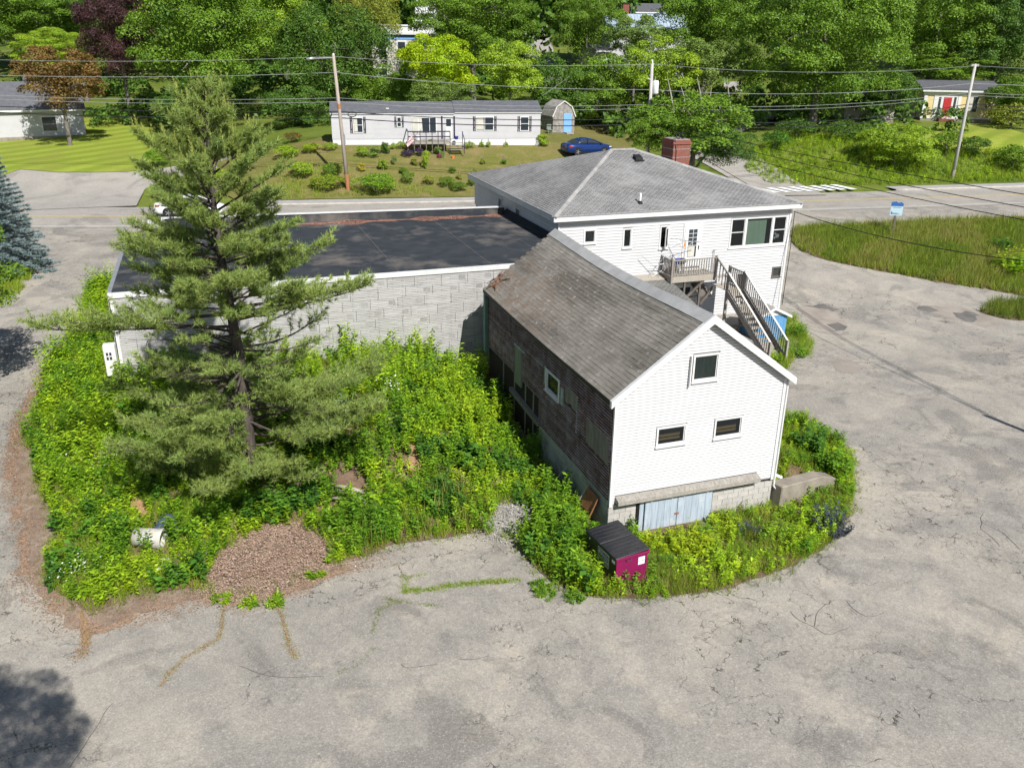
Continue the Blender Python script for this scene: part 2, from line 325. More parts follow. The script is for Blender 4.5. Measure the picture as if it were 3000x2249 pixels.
leafmat('leaf_olive', (0.235, 0.278, 0.038), (0.297, 0.320, 0.045), (0.180, 0.237, 0.034))
leafmat('weed_bright', (0.224, 0.403, 0.020), (0.422, 0.561, 0.026), (0.141, 0.293, 0.020), trans=.4, patch=.75, bright=.4)
leafmat('weed_mid', (0.109, 0.244, 0.018), (0.243, 0.403, 0.024), (0.070, 0.177, 0.018), trans=.35, patch=.8, bright=.4)
leafmat('weed_dark', (0.054, 0.152, 0.020), (0.109, 0.244, 0.024), (0.041, 0.116, 0.018), trans=.3, patch=.8, bright=.4)
leafmat('weed_yellow', (0.359, 0.477, 0.018), (0.428, 0.505, 0.022), (0.265, 0.421, 0.018), trans=.4)
leafmat('grass_green', (0.203, 0.323, 0.022), (0.272, 0.367, 0.029), (0.312, 0.323, 0.043), trans=.35, patch=.5)
leafmat('grass_tan', (0.234, 0.247, 0.052), (0.285, 0.275, 0.077), (0.162, 0.214, 0.031), trans=.3, patch=.4)
leafmat('grass_olive', (0.142, 0.207, 0.024), (0.210, 0.252, 0.036), (0.105, 0.179, 0.020), trans=.3, patch=.35)
leafmat('lupin_dark', (.045, .05, .085), (.07, .075, .12), (.05, .07, .05), trans=.2)
leafmat('needle_pine', (0.222, 0.308, 0.075), (0.285, 0.356, 0.087), (0.180, 0.268, 0.078), trans=.25, patch=.8, bright=.3)
leafmat('needle_new', (0.329, 0.385, 0.090), (0.378, 0.406, 0.102), trans=.25)
leafmat('needle_spruce', (0.177, 0.254, 0.262), (0.254, 0.330, 0.337), (0.130, 0.192, 0.187), trans=.15, patch=.9)
leafmat('petal_white', (.80, .80, .74), (.72, .74, .66), trans=.2, bright=.1)
leafmat('leaf_orange', (.42, .20, .03), (.38, .26, .03), trans=.3)
leafmat('leaf_pink', (.35, .07, .12), (.28, .06, .16), trans=.3)
leafmat('leaf_violet', (.07, .045, .11), (.10, .06, .12), trans=.3)
leafmat('leaf_gold', (.42, .37, .04), (.46, .40, .06), trans=.3)
# ------------------------------------------------------------------ mesh helpers
BASE = {}
class MB:
    def __init__(s): s.v = []; s.f = []
    def add(s, vs, fs):
        k = len(s.v); s.v += [tuple(map(float, p)) for p in vs]; s.f += [tuple(k+i for i in f) for f in fs]; return s
    def hexa(s, p): return s.add(p, [(3, 2, 1, 0), (4, 5, 6, 7), (0, 1, 5, 4), (1, 2, 6, 5), (2, 3, 7, 6), (3, 0, 4, 7)])
    def box(s, x0, x1, y0, y1, z0, z1): return s.hexa([(x0, y0, z0), (x1, y0, z0), (x1, y1, z0), (x0, y1, z0), (x0, y0, z1), (x1, y0, z1), (x1, y1, z1), (x0, y1, z1)])
    def prism(s, poly, d):                        # poly: 3D points, d: extrusion vector
        n = len(poly); P = [np.array(p, float) for p in poly]; Q = [p+np.array(d, float) for p in P]
        return s.add(P+Q, [tuple(range(n))[::-1], tuple(range(n, 2*n))]+[(i, (i+1) % n, n+(i+1) % n, n+i) for i in range(n)])
    def tube(s, pts, rad, n=6, cap=True):
        pts = [np.array(p, float) for p in pts]; rad = rad if hasattr(rad, '__len__') else [rad]*len(pts); k0 = len(s.v); a = None
        for i, p in enumerate(pts):
            t = pts[min(i+1, len(pts)-1)]-pts[max(i-1, 0)]; t = t/(np.linalg.norm(t)+1e-9)
            if a is None:
                a = np.cross(t, (0, 0, 1.)) if abs(t[2]) < .9 else np.cross(t, (0, 1., 0))
            a = a-t*(a@t); a /= np.linalg.norm(a)+1e-9; b = np.cross(t, a)
            for j in range(n):
                th = 2*math.pi*j/n; s.v.append(tuple(p+rad[i]*(a*math.cos(th)+b*math.sin(th))))
        for i in range(len(pts)-1):
            for j in range(n): s.f.append((k0+i*n+j, k0+i*n+(j+1) % n, k0+(i+1)*n+(j+1) % n, k0+(i+1)*n+j))
        if cap: s.f.append(tuple(k0+j for j in range(n))[::-1]); s.f.append(tuple(k0+(len(pts)-1)*n+j for j in range(n)))
        return s
    def bar(s, p, q, w, h, up=(0, 0, 1)):          # a square bar from p to q
        p = np.array(p, float); q = np.array(q, float); t = q-p; t /= np.linalg.norm(t); a = np.cross(t, up)
        if np.linalg.norm(a) < 1e-4: a = np.cross(t, (0, 1, 0))
        a /= np.linalg.norm(a); b = np.cross(a, t); a = a*w/2; b = b*h/2
        return s.hexa([p-a-b, p+a-b, q+a-b, q-a-b, p-a+b, p+a+b, q+a+b, q-a+b])
class Fr:                                          # a wall's own frame: u along it, v up, n outwards
    def __init__(s, o, u, n): s.o = np.array(o, float); s.u = np.array(u, float); s.n = np.array(n, float)
    def P(s, u, v, n): return s.o+s.u*u+np.array((0, 0, v))+s.n*n
    def hexa(s, mb, u0, u1, v0, v1, n0, n1): return mb.hexa([s.P(u0, v0, n0), s.P(u1, v0, n0), s.P(u1, v0, n1), s.P(u0, v0, n1), s.P(u0, v1, n0), s.P(u1, v1, n0), s.P(u1, v1, n1), s.P(u0, v1, n1)])
def recalc(me):
    bm = bmesh.new(); bm.from_mesh(me); bmesh.ops.recalc_face_normals(bm, faces=bm.faces); bm.to_mesh(me); bm.free()
def link(name, data, parent=None): 
    o = bpy.data.objects.new(name, data); COL.objects.link(o)
    if parent is not None: o.parent = parent
    return o
def base_of(parent): 
    while parent is not None:
        if parent.name in BASE: return BASE[parent.name]
        parent = parent.parent
    return np.zeros(3)
def ob(name, mb, m, parent=None, smooth=False, world=True, bev=0, fix=True):
    b = base_of(parent) if world else np.zeros(3)
    me = bpy.data.meshes.new(name); me.from_pydata([(x-b[0], y-b[1], z-b[2]) for x, y, z in mb.v], [], mb.f)
    if bev:
        bm = bmesh.new(); bm.from_mesh(me); bmesh.ops.recalc_face_normals(bm, faces=bm.faces); bmesh.ops.bevel(bm, geom=list(bm.edges), offset=bev, segments=1, affect='EDGES'); bm.to_mesh(me); bm.free()
    elif fix: recalc(me)
    me.materials.append(M[m] if isinstance(m, str) else m)
    if smooth: me.polygons.foreach_set('use_smooth', [True]*len(me.polygons))
    return link(name, me, parent)
def arr(name, V, F, m, parent=None, smooth=False):  # big numpy meshes: V (n,3), F (k,3 or 4)
    me = bpy.data.meshes.new(name or 'crown'); b = base_of(parent); V = np.asarray(V, np.float32)-b.astype(np.float32); F = np.asarray(F, np.int32); w = F.shape[1]
    me.vertices.add(len(V)); me.vertices.foreach_set('co', V.ravel()); me.loops.add(F.size); me.loops.foreach_set('vertex_index', F.ravel())
    me.polygons.add(len(F)); me.polygons.foreach_set('loop_start', np.arange(0, F.size, w, dtype=np.int32)); me.polygons.foreach_set('loop_total', np.full(len(F), w, np.int32))
    if smooth: me.polygons.foreach_set('use_smooth', np.ones(len(F), bool))
    me.update(calc_edges=True); me.materials.append(M[m] if isinstance(m, str) else m); return link(name, me, parent) if name else me
def thing(name, label, cat, loc=(0, 0, 0), rz=0., group=None, local=False):
    o = link(name, None); o.empty_display_size = .3; o.location = tuple(map(float, loc)); o.rotation_euler = (0, 0, rz)
    BASE[o.name] = np.zeros(3) if local else np.array(loc, float)
    o['label'] = label; o['category'] = cat
    if group: o['group'] = group
    return o
def tag(o, label, cat, group=None, kind=None):
    if label: o['label'] = label
    if cat: o['category'] = cat
    if group: o['group'] = group
    if kind: o['kind'] = kind
    return o
def struct(o, label=None): o['kind'] = 'structure'; return tag(o, label, None) if label else o
def copy_tree(o, parent=None):
    c = o.copy(); COL.objects.link(c)
    if parent is not None: c.parent = parent
    for ch in list(o.children): copy_tree(ch, c)
    return c
def sheet(name, poly, m, f, off, step=1., parent=None, jit=0., sub=0):
    """a piece of ground: an outline filled with a grid and laid on the height f"""
    P = np.array(poly, float)
    if sub:
        Q = []
        for i in range(len(P)):
            a, b = P[i], P[(i+1) % len(P)]; k = max(1, int(np.linalg.norm(b-a)/sub))
            for j in range(k): Q.append(a+(b-a)*j/k+(np.random.normal(0, jit, 2) if j else 0))
        P = np.array(Q)
    lo, hi = P.min(0), P.max(0); gx, gy = np.meshgrid(np.arange(lo[0], hi[0], step), np.arange(lo[1], hi[1], step)); G = np.c_[gx.ravel(), gy.ravel()]+.013
    G = G[inpoly(G, P)]
    if len(G):                                     # keep grid points off the outline
        dmin = np.full(len(G), 9.)
        for i in range(len(P)):
            a, b = P[i], P[(i+1) % len(P)]; t = np.clip(((G-a)@(b-a))/((b-a)@(b-a)+1e-9), 0, 1); dmin = np.minimum(dmin, np.linalg.norm(G-a-t[:, None]*(b-a), axis=1))
        G = G[dmin > step*.3]
    A = [Vector(p) for p in np.r_[P, G]]; n = len(P)
    v, e, fc, *_ = delaunay_2d_cdt(A, [(i, (i+1) % n) for i in range(n)], [], 1, 1e-5)
    V = np.array([(p.x, p.y) for p in v]); z = f(V[:, 0], V[:, 1])+off
    F = np.array([t for t in fc if len(t) == 3]); a, b, c = V[F[:, 0]], V[F[:, 1]], V[F[:, 2]]
    fl = ((b[:, 0]-a[:, 0])*(c[:, 1]-a[:, 1])-(b[:, 1]-a[:, 1])*(c[:, 0]-a[:, 0])) < 0; F[fl] = F[fl][:, ::-1]
    return arr(name, np.c_[V, z], F, m, parent, True)
def strip(name, pts, hw, m, off, parent=None, f=Z, n=4, step=1.2, width=None):
    """a band of road laid along a line; hw = (left, right) half widths"""
    pts = np.array(pts, float); L = np.r_[0, np.cumsum(np.linalg.norm(np.diff(pts, axis=0), axis=1))]; s = np.arange(0, L[-1]+step, step); s[-1] = L[-1]
    c = np.c_[np.interp(s, L, pts[:, 0]), np.interp(s, L, pts[:, 1])]
    for _ in range(6): c[1:-1] = .25*c[:-2]+.5*c[1:-1]+.25*c[2:]
    t = np.gradient(c, axis=0); t /= np.linalg.norm(t, axis=1)[:, None]; nn = np.c_[-t[:, 1], t[:, 0]]
    rows = [c+nn*w for w in np.linspace(-hw[1], hw[0], n+1)]; V = np.array(rows).transpose(1, 0, 2).reshape(-1, 2)
    F = [(i*(n+1)+j, i*(n+1)+j+1, (i+1)*(n+1)+j+1, (i+1)*(n+1)+j) for i in range(len(c)-1) for j in range(n)]
    F = np.array(F)[:, ::-1]
    return arr(name, np.c_[V, f(V[:, 0], V[:, 1])+off], F, m, parent, True)
# ------------------------------------------------------------------ ground, roads
def ax(a): return np.concatenate([np.arange(*s) for s in a])
gx = ax([(-420, -80, 20), (-80, 110, 1.5), (110, 520, 20)]); gy = ax([(-60, -10, 5), (-10, 36, 2.5), (36, 80, 1.), (80, 140, 2.5), (140, 620, 15)])
X, Y = np.meshgrid(gx, gy); nX = len(gx)
Zg = Z(X, Y); Zg = np.where(Y-yc(X) < 4.6, Zg-.12, Zg)
F = [(j*nX+i, j*nX+i+1, (j+1)*nX+i+1, (j+1)*nX+i) for j in range(len(gy)-1) for i in range(nX-1)]
struct(arr('ground', np.c_[X.ravel(), Y.ravel(), Zg.ravel()], F, 'grassland', None, True), 'green rough grass hillside beyond the road')
lx = np.arange(-75, 95, 1.); ly = np.arange(-48, 60, 1.); X, Y = np.meshgrid(lx, ly); n = len(lx)
F = np.array([(j*n+i, j*n+i+1, (j+1)*n+i+1, (j+1)*n+i) for j in range(len(ly)-1) for i in range(n-1)])
keep = (Y-yc(X)).ravel()[F].max(1) < 2.5
lot = struct(arr('parking_lot', np.c_[X.ravel(), Y.ravel(), Z(X, Y).ravel()], F[keep], 'asphalt_lot', None, True), 'cracked pale asphalt parking lot around the buildings')
rxs = np.r_[np.arange(-110, 150, 2.)]; rl = np.c_[rxs, yc(rxs)]
road = struct(strip('main_road', rl, (3.7, 4.2), 'asphalt_road', .014, n=6), 'two-lane grey asphalt road behind the buildings')
for nm, a, b, m in (('centre_line', .12, -.02, 'paint_yellow_line'), ('centre_line', -.10, .24, 'paint_yellow_line'), ('edge_line', -3.62, 3.74, 'paint_white_line'), ('edge_line', 3.32, -3.22, 'paint_white_line')):
    sel = rl if nm == 'centre_line' or a < 0 else rl[rl[:, 0] > 46]
    strip(nm, sel, (a, b), m, .022, road, n=1)
def spath(pts, hw, m, off, nm, n=4): return strip(nm, [at(*p)[:2] for p in pts], hw, m, off, n=n)
struct(spath([(2330, 575), (2230, 520), (2130, 468), (2040, 432), (1960, 398), (1880, 362), (1830, 335), (1770, 308), (1690, 275), (1620, 225), (1580, 195), (1562, 178)], (3.0, 3.0), 'asphalt_road', .09, 'side_street'), 'side street climbing behind the apple tree')
struct(spath([(2330, 349), (2240, 356), (2150, 375), (2060, 410)], (2., 2.), 'asphalt_road', .12, 'driveway'), 'shaded driveway under the big maple')
wp = lambda L: [at(*p)[:2] for p in L]
struct(sheet('side_street', wp([(-60, 560), (10, 515), (61, 498), (170, 507), (288, 507), (373, 505), (448, 500), (560, 480), (680, 455), (705, 478), (600, 505), (529, 519), (475, 532), (424, 556), (400, 604), (-60, 622)]), 'asphalt_road', Z, .045, 1.2), 'side street mouth in front of the mown lawn')
struct(sheet('lawn', wp([(-160, 560), (10, 514), (61, 497), (170, 506), (288, 506), (373, 504), (448, 499), (480, 462), (440, 400), (430, 330), (250, 318), (0, 345), (-160, 345)]), 'mown_lawn', Z, .05, 1.2), 'bright striped mown lawn by the far-left house')
struct(sheet('yard', wp([(830, 432), (950, 402), (1600, 380), (1760, 365), (1830, 380), (1870, 450), (1900, 520), (1700, 545), (1400, 578), (950, 584), (700, 592), (640, 560), (618, 480)]), 'yard_grass', Z, .06, 1.), 'dry yard and bank in front of the mobile home')
struct(sheet('lawn', wp([(2660, 400), (2740, 368), (2900, 362), (3060, 410), (3060, 470), (2950, 455), (2800, 440), (2700, 430)]), 'mown_lawn', Z, .05, 1.2), 'sloping lawn below the yellow house')
for x0, x1 in ((-9, 31), (46, 130)):
    rs = rl[(rl[:, 0] > x0) & (rl[:, 0] < x1)]
    struct(strip('sidewalk', rs, (5.4, -3.86), 'sidewalk', .13, n=1), 'narrow sidewalk along the far side of the road, '+('below the mobile home yard' if x0 < 0 else 'below the grassy bank'))
    kb = strip('kerb', rs, (3.86, -3.71), 'kerb_stone', .15, n=1); me = kb.data
    bm = bmesh.new(); bm.from_mesh(me); g = bmesh.ops.extrude_face_region(bm, geom=list(bm.faces)); bmesh.ops.translate(bm, vec=(0, 0, -.2), verts=[v for v in g['geom'] if isinstance(v, bmesh.types.BMVert)]); bmesh.ops.recalc_face_normals(bm, faces=bm.faces); bm.to_mesh(me); bm.free()
    struct(kb, 'stone kerb '+('below the mobile home yard' if x0 < 0 else 'below the grassy bank'))
mat('crosswalk_white', (.80, .80, .78), (.70, .70, .68), 3, rough=.8)
cw0 = at(2232, 563)[:2]; cw1 = at(2485, 552)[:2]; dcw = (cw1-cw0)/np.linalg.norm(cw1-cw0); ncw = np.array([-dcw[1], dcw[0]]); ncw = ncw*.95-dcw*.24
nst = 8; Lc = np.linalg.norm(cw1-cw0)
for i in range(nst):
    c = cw0+dcw*(Lc*(i+.5)/nst); a = dcw*Lc/nst*.30; b = ncw*1.25
    q = [c-a-b, c+a-b, c+a+b, c-a+b]; mb = MB().add([(p[0], p[1], float(Z(p[0], p[1]))+.13) for p in q], [(0, 1, 2, 3)]); ob('crosswalk_stripe', mb, 'crosswalk_white', road)
# worn patches of the lot
def patch(px, m, label, off=.008, jit=.12, f=Z):
    o = sheet('asphalt_patch', wp(px), m, f, off, .8, lot, jit, .35); return o
patch([(2340, 897), (2385, 893), (2440, 912), (2478, 945), (2482, 962), (2450, 972), (2400, 962), (2360, 938)], 'patch_brown', '')
patch([(2420, 950), (2455, 945), (2482, 957), (2475, 968), (2445, 974)], 'patch_dark', '', .013)
patch([(2345, 894), (2400, 891), (2460, 907), (2440, 913), (2395, 903)], 'patch_dark', '', .013)
patch([(2425, 1058), (2480, 1052), (2535, 1075), (2520, 1092), (2460, 1090)], 'patch_brown', '')
patch([(2690, 900), (2790, 893), (2870, 915), (2950, 948), (2880, 958), (2790, 935)], 'patch_brown', '')
for q in ([(2790, 915), (2830, 911), (2870, 925), (2850, 945), (2810, 934)], [(2690, 897), (2720, 897), (2750, 911), (2725, 915)]): patch(q, 'patch_dark', '', .012, .25)
# ------------------------------------------------------------------ the overgrown island
ISL = wp([(305, 814), (264, 852), (230, 933), (203, 984), (190, 1052), (136, 1102), (127, 1164), (102, 1218), (75, 1270), (68, 1300), (100, 1330), (112, 1400), (118, 1450), (150, 1500), (165, 1560), (150, 1620), (135, 1690), (150, 1722), (190, 1750), (233, 1775), (262, 1795), (300, 1785), (343, 1767), (405, 1742), (470, 1735), (549, 1724), (640, 1738), (740, 1735), (850, 1700), (960, 1660), (1070, 1630), (1150, 1595), (1275, 1578), (1390, 1562), (1460, 1572), (1525, 1605), (1570, 1665), (1610, 1700), (1680, 1735), (1750, 1752), (1900, 1755), (2100, 1730), (2300, 1668), (2420, 1600), (2490, 1500), (2500, 1420), (2495, 1350), (2440, 1280), (2345, 1225)])
RIM += list(ISL)
ISL += [np.array(p) for p in ((6.6, 7.), (.5, 7.5), (.5, 15.2), (-15.0, 15.2), (-15.0, 25.))]
struct(sheet('litter', wp([(190, 1000), (120, 1120), (75, 1205), (42, 1290), (28, 1380), (42, 1480), (70, 1600), (62, 1665), (110, 1740), (190, 1800), (235, 1860), (248, 1905), (275, 1860), (330, 1825), (430, 1795), (520, 1762), (640, 1750), (720, 1765), (850, 1735), (985, 1678), (1060, 1640), (1000, 1560), (300, 1500), (250, 1000)]), 'needle_litter', Z, .012, .6, None, .16, .25), 'rust brown pine needle litter along the asphalt edge')
isl = struct(sheet('soil', ISL, 'soil_brown', H, .03, .4, None, .05, .4), 'brown soil of the overgrown bank between drive and barn')
struct(sheet('verge', wp([(2318, 686), (2325, 672), (2375, 665), (2470, 662), (2560, 660), (2620, 654), (2750, 648), (2860, 643), (3060, 645), (3060, 878), (3000, 868), (2930, 855), (2760, 828), (2590, 797), (2430, 765), (2350, 738), (2322, 712)]), 'soil_brown', Z, .03, .8, None, .1, .5), 'grassy verge island between road and lot')
struct(sheet('verge', wp([(2870, 915), (2900, 890), (2960, 885), (3060, 880), (3060, 940), (2990, 940), (2930, 932)]), 'soil_brown', Z, .03, .5, None, .1, .4), 'small weedy patch at the lot edge')
def pile(name, px, m, h, label, cat, rx):
    P = np.array(wp(px))
    def f(x, y):
        x = np.asarray(x, float); G = np.c_[x, y]; dm = np.full(len(G), 9.)
        for i in range(len(P)):
            a, b = P[i], P[(i+1) % len(P)]; t = np.clip(((G-a)@(b-a))/((b-a)@(b-a)+1e-9), 0, 1); dm = np.minimum(dm, np.linalg.norm(G-a-t[:, None]*(b-a), axis=1))
        e = sm(dm/rx); return H(x, y)+h*e+.06*e*np.sin(x*9+y*5)*np.sin(y*8-x*3)+.03*e*np.sin(x*23+y*17)
    o = sheet(name, P, m, f, .03, .16, None, .13, .22); return tag(o, label, cat)
pile('mulch_pile', [(590, 1700), (625, 1640), (700, 1590), (790, 1552), (880, 1545), (930, 1575), (975, 1590), (975, 1630), (960, 1665), (880, 1700), (800, 1735), (700, 1752), (620, 1750)], 'mulch_brown', .28, 'low heap of brown mulch at the asphalt edge below the pine', 'mulch heap', 1.8)
pile('gravel_pile', [(1408, 1550), (1430, 1520), (1460, 1490), (1510, 1484), (1560, 1492), (1605, 1525), (1600, 1545), (1560, 1555), (1530, 1590), (1490, 1590), (1440, 1572)], 'gravel_grey', .25, 'small heap of grey gravel in front of the barn', 'gravel heap', 1.)
for q in ([(1008, 1345), (1025, 1320), (1060, 1312), (1085, 1335), (1115, 1345), (1110, 1365), (1070, 1362), (1040, 1368)], [(1205, 1355), (1225, 1372), (1240, 1400), (1240, 1440), (1215, 1460), (1203, 1430)], [(955, 1410), (975, 1400), (990, 1425), (970, 1440)], [(390, 1480), (440, 1500), (445, 1545), (410, 1555), (385, 1520)]):
    sheet('bare_soil', wp(q), 'orange_soil', lambda x, y: H(x, y)+.07, .05, .3, isl, .04, .3)
# ------------------------------------------------------------------ building kit
_cb = {}
def piece(name, key, build, m, parent, loc, rot=None):
    """one of many alike pieces: the mesh is made once and shared"""
    k = (name, m)+key
    if k not in _cb:
        mb = MB(); build(mb); me = bpy.data.meshes.new(name); me.from_pydata(mb.v, [], mb.f); recalc(me); me.materials.append(M[m]); _cb[k] = me
    o = link(name, _cb[k], parent); b = base_of(parent); o.location = (loc[0]-b[0], loc[1]-b[1], loc[2]-b[2])
    if rot is not None: o.rotation_euler = rot
    return o
def siding(wall, fr, u0, u1, v0, v1, expo, openings, m, clip=None, name='clapboard', n0=-.05, thick=.02, wav=0., skip=0., gap=.10):
    v = v0; D = fr.P(0, 0, 0)*0
    while v < v1-1e-6:
        h = min(expo, v1-v); a, b = (u0, u1) if clip is None else clip(v+h*.5)
        segs = [(a, b)]
        for (p, q, r, s) in openings:
            if v+h*.55 > r and v+h*.45 < s:
                nx = []
                for (c, d) in segs:
                    if q <= c or p >= d: nx.append((c, d)); continue
                    if p > c: nx.append((c, p))
                    if q < d: nx.append((q, d))
                segs = nx
        for c, d in segs:
            if d-c < .03 or (skip and random.random() < skip): continue
            L = round(d-c, 3)
            def bd(mb, L=L, h=h):
                w = lambda u, vv, nn: fr.u*u+np.array((0, 0, vv))+fr.n*nn
                mb.hexa([w(0, 0, n0), w(L, 0, n0), w(L, 0, thick), w(0, 0, thick), w(0, h*(1-gap), n0), w(L, h*(1-gap), n0), w(L, h*(1-gap), 0), w(0, h*(1-gap), 0)])
            piece(name, (L, round(h, 3), tuple(fr.u), round(thick, 3)), bd, m, wall, fr.P(c, v+(random.uniform(-wav, wav) if wav else 0), 0))
        v += expo
def window(t, fr, u0, u1, v0, v1, bars=(), fm='trim_white', w=.07, inside='dark_inside', gl='window_glass', sill=True, out=.035, cur=None, sash=True, name='window'):
    f = MB(); fr.hexa(f, u0-w, u0, v0-w, v1+w, -.055, out); fr.hexa(f, u1, u1+w, v0-w, v1+w, -.055, out); fr.hexa(f, u0, u1, v1, v1+w, -.055, out); fr.hexa(f, u0, u1, v0-w, v0, -.055, out)
    W = ob(name, f, fm, t)
    i = MB(); fr.hexa(i, u0+.001, u1-.001, v0+.001, v1-.001, -.056, -.046); ob('interior', i, inside, W)
    if cur:
        c = MB(); n = 12; a, b, r, s, cm = cur; vs = []
        for k in range(n+1):
            u = a+(b-a)*k/n; q = -.036+.008*math.sin(k*2.6); vs += [fr.P(u, r, q), fr.P(u, s, q)]
        c.add(vs, [(2*k, 2*k+2, 2*k+3, 2*k+1) for k in range(n)]); ob('curtain', c, cm, W, fix=False)
    p = MB(); p.add([fr.P(u0, v0, -.022), fr.P(u1, v0, -.022), fr.P(u1, v1, -.022), fr.P(u0, v1, -.022)], [(0, 1, 2, 3)]); ob('pane', p, gl, W, fix=False)
    if sash:
        s = MB(); q = .03; fr.hexa(s, u0, u0+q, v0, v1, -.02, .0); fr.hexa(s, u1-q, u1, v0, v1, -.02, .0); fr.hexa(s, u0+q, u1-q, v1-q, v1, -.02, .0); fr.hexa(s, u0+q, u1-q, v0, v0+q, -.02, .0)
        for (k, val) in bars:
            if k == 'h': fr.hexa(s, u0+q, u1-q, val-.022, val+.022, -.019, .005)
            else: fr.hexa(s, val-.022, val+.022, v0+q, v1-q, -.0185, .004)
        ob('sash', s, fm, W)
    if sill:
        s = MB(); fr.hexa(s, u0-w-.03, u1+w+.03, v0-w-.035, v0-w, -.05, out+.045); ob('sill', s, fm, W)
    return W
def board(t, fr, u0, u1, v0, v1, n0, n1, m, name): 
    b = MB(); fr.hexa(b, u0, u1, v0, v1, n0, n1); return ob(name, b, m, t)
def blocks(t, fr, u0, u1, v0, rows, m, openings=(), L=.4, h=.2, depth=.1, name='block', frac=0.):
    for r in range(rows):
        v = v0+r*h; u = u0-(L/2 if r % 2 else 0)
        while u < u1-.02:
            a, b = max(u, u0), min(u+L, u1)
            segs = [(a, b)]
            for (p, q, y0, y1) in openings:
                if v+h*.6 > y0 and v+h*.4 < y1:
                    nx = []
                    for c, d in segs:
                        if q <= c or p >= d: nx.append((c, d))
                        else:
                            if p > c: nx.append((c, p))
                            if q < d: nx.append((q, d))
                    segs = nx
            for a2, b2 in segs:
                if b2-a2 > .05:
                    l = round(b2-a2-.012, 3)
                    def bd(mb, l=l):
                        w = lambda uu, vv, nn: fr.u*uu+np.array((0, 0, vv))+fr.n*nn
                        mb.hexa([w(0, 0, -depth), w(l, 0, -depth), w(l, 0, 0), w(0, 0, 0), w(0, h-.012, -depth), w(l, h-.012, -depth), w(l, h-.012, 0), w(0, h-.012, 0)])
                    piece(name, (l, tuple(fr.u), h), bd, m, t, fr.P(a2+.006, v, random.uniform(-.002, .002)))
            u += L
def quadroof(name, faces, m, parent):
    """roof slopes: each face starts with its eave's two ends; courses follow the eave"""
    me = bpy.data.meshes.new(name); b = base_of(parent); V = []; Fc = []; UV = []
    for f in faces:
        P = [np.array(p, float) for p in f]; e = P[1]-P[0]; e /= np.linalg.norm(e); nrm = np.cross(e, P[2]-P[0]); nrm /= np.linalg.norm(nrm); s = np.cross(nrm, e)
        k = len(V); V += [tuple(p-b) for p in P]; Fc.append(tuple(range(k, k+len(P)))); UV += [((p-P[0])@e, (p-P[0])@s) for p in P]
    me.from_pydata(V, [], Fc); uv = me.uv_layers.new(name='UVMap')
    for i, c in enumerate(UV): uv.data[i].uv = c
    me.materials.append(M[m]); return link(name, me, parent)
# ------------------------------------------------------------------ the barn
BW, BL, ZE, ZR = 6.1, 12.6, 4.52, 6.74
barn = thing('barn', 'small barn with white gable front, brown side boards and sagging grey shingle roof', 'barn', (0, 0, -.4))
fF = Fr((0, 0, 0), (1, 0, 0), (0, -1, 0)); fL = Fr((0, BL, 0), (0, -1, 0), (-1, 0, 0))
core = MB(); core.box(.06, BW-.06, .06, BL, -.8, 4.45); core.prism([(.06, .06, 4.45), (BW-.06, .06, 4.45), (BW/2, .06, 4.45+(BW/2-.06)*.70)], (0, BL-.06, 0))
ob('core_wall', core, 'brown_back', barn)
wf = MB(); wf.prism([fF.P(.05, .74, -.052), fF.P(BW-.05, .74, -.052), fF.P(BW-.05, 4.45, -.052), fF.P(BW/2, 6.5, -.052), fF.P(.05, 4.45, -.052)], (0, .004, 0)); gw = ob('gable_wall', wf, 'mortar_lap_shade', barn)  # darker backing seen through the clapboard gaps, painted in place of lap shadows
GW = [(2.62, 3.43, 4.66, 5.44), (1.55, 2.50, 2.60, 3.16), (3.62, 4.56, 2.58, 3.17)]
pad = lambda L, w: [(a-w, b+w, c-w, d+w) for a, b, c, d in L]
gclip = lambda v: (.1, BW-.1) if v < 4.42 else (max(.1, (v-4.42)/.70+.02), BW-max(.1, (v-4.42)/.70+.02))
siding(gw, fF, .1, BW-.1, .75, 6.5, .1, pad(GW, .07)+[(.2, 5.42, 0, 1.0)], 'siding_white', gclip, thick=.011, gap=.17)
for a, b in ((0, .1), (BW-.1, BW)): board(barn, fF, a, b, .66, 4.5, -.055, .035, 'trim_white', 'corner_board')
window(barn, fF, *GW[0], w=.05, bars=(), inside='inside_dim', cur=(2.63, 3.42, 4.67, 5.43, 'board_green'))
sw = MB(); fF.hexa(sw, 2.44, 2.48, 4.5, 5.5, .035, .12); ob('open_sash', sw, 'trim_white', barn)
for g in GW[1:]:
    W = window(barn, fF, *g, w=.05, bars=(), inside='inside_dim')
    b = MB(); fF.hexa(b, g[0]+.03, g[1]-.15, g[2]+.14, g[2]+.34, -.045, -.03); ob('stored_lumber', b, 'wood_warm', W)
    b = MB(); fF.hexa(b, g[0]+.03, g[1]-.1, g[2]+.22, g[2]+.245, -.044, -.028); ob('dark_gap', b, 'dark_inside', W)
rk = math.atan(.70)
for sgn, x0 in ((1, -.16), (-1, BW+.16)):            # rake boards
    a = np.array((x0-.06*sgn, -.23, ZE-.125)); b = np.array((BW/2, -.23, ZR+.05)); mb = MB(); mb.prism([a, b, b-(0, 0, .27), a-(0, 0, .23)], (0, .13, 0)); ob('rake_board', mb, 'trim_white', barn)
def sag(y): return -.20*math.sin(math.pi*min(1, max(0, y/BL)))**1.3+.06*y/BL
def roofpt(s, y, side=1):                            # s: 0 at the eave, 1 at the ridge
    x = -.2+(BW/2+.2)*s; z = ZE-.14+(ZR-ZE+.14)*s+sag(y)*(.35+.65*s)
    return np.array((x if side > 0 else BW-x, y, z))
ys = np.linspace(-.10, BL+.1, 15)
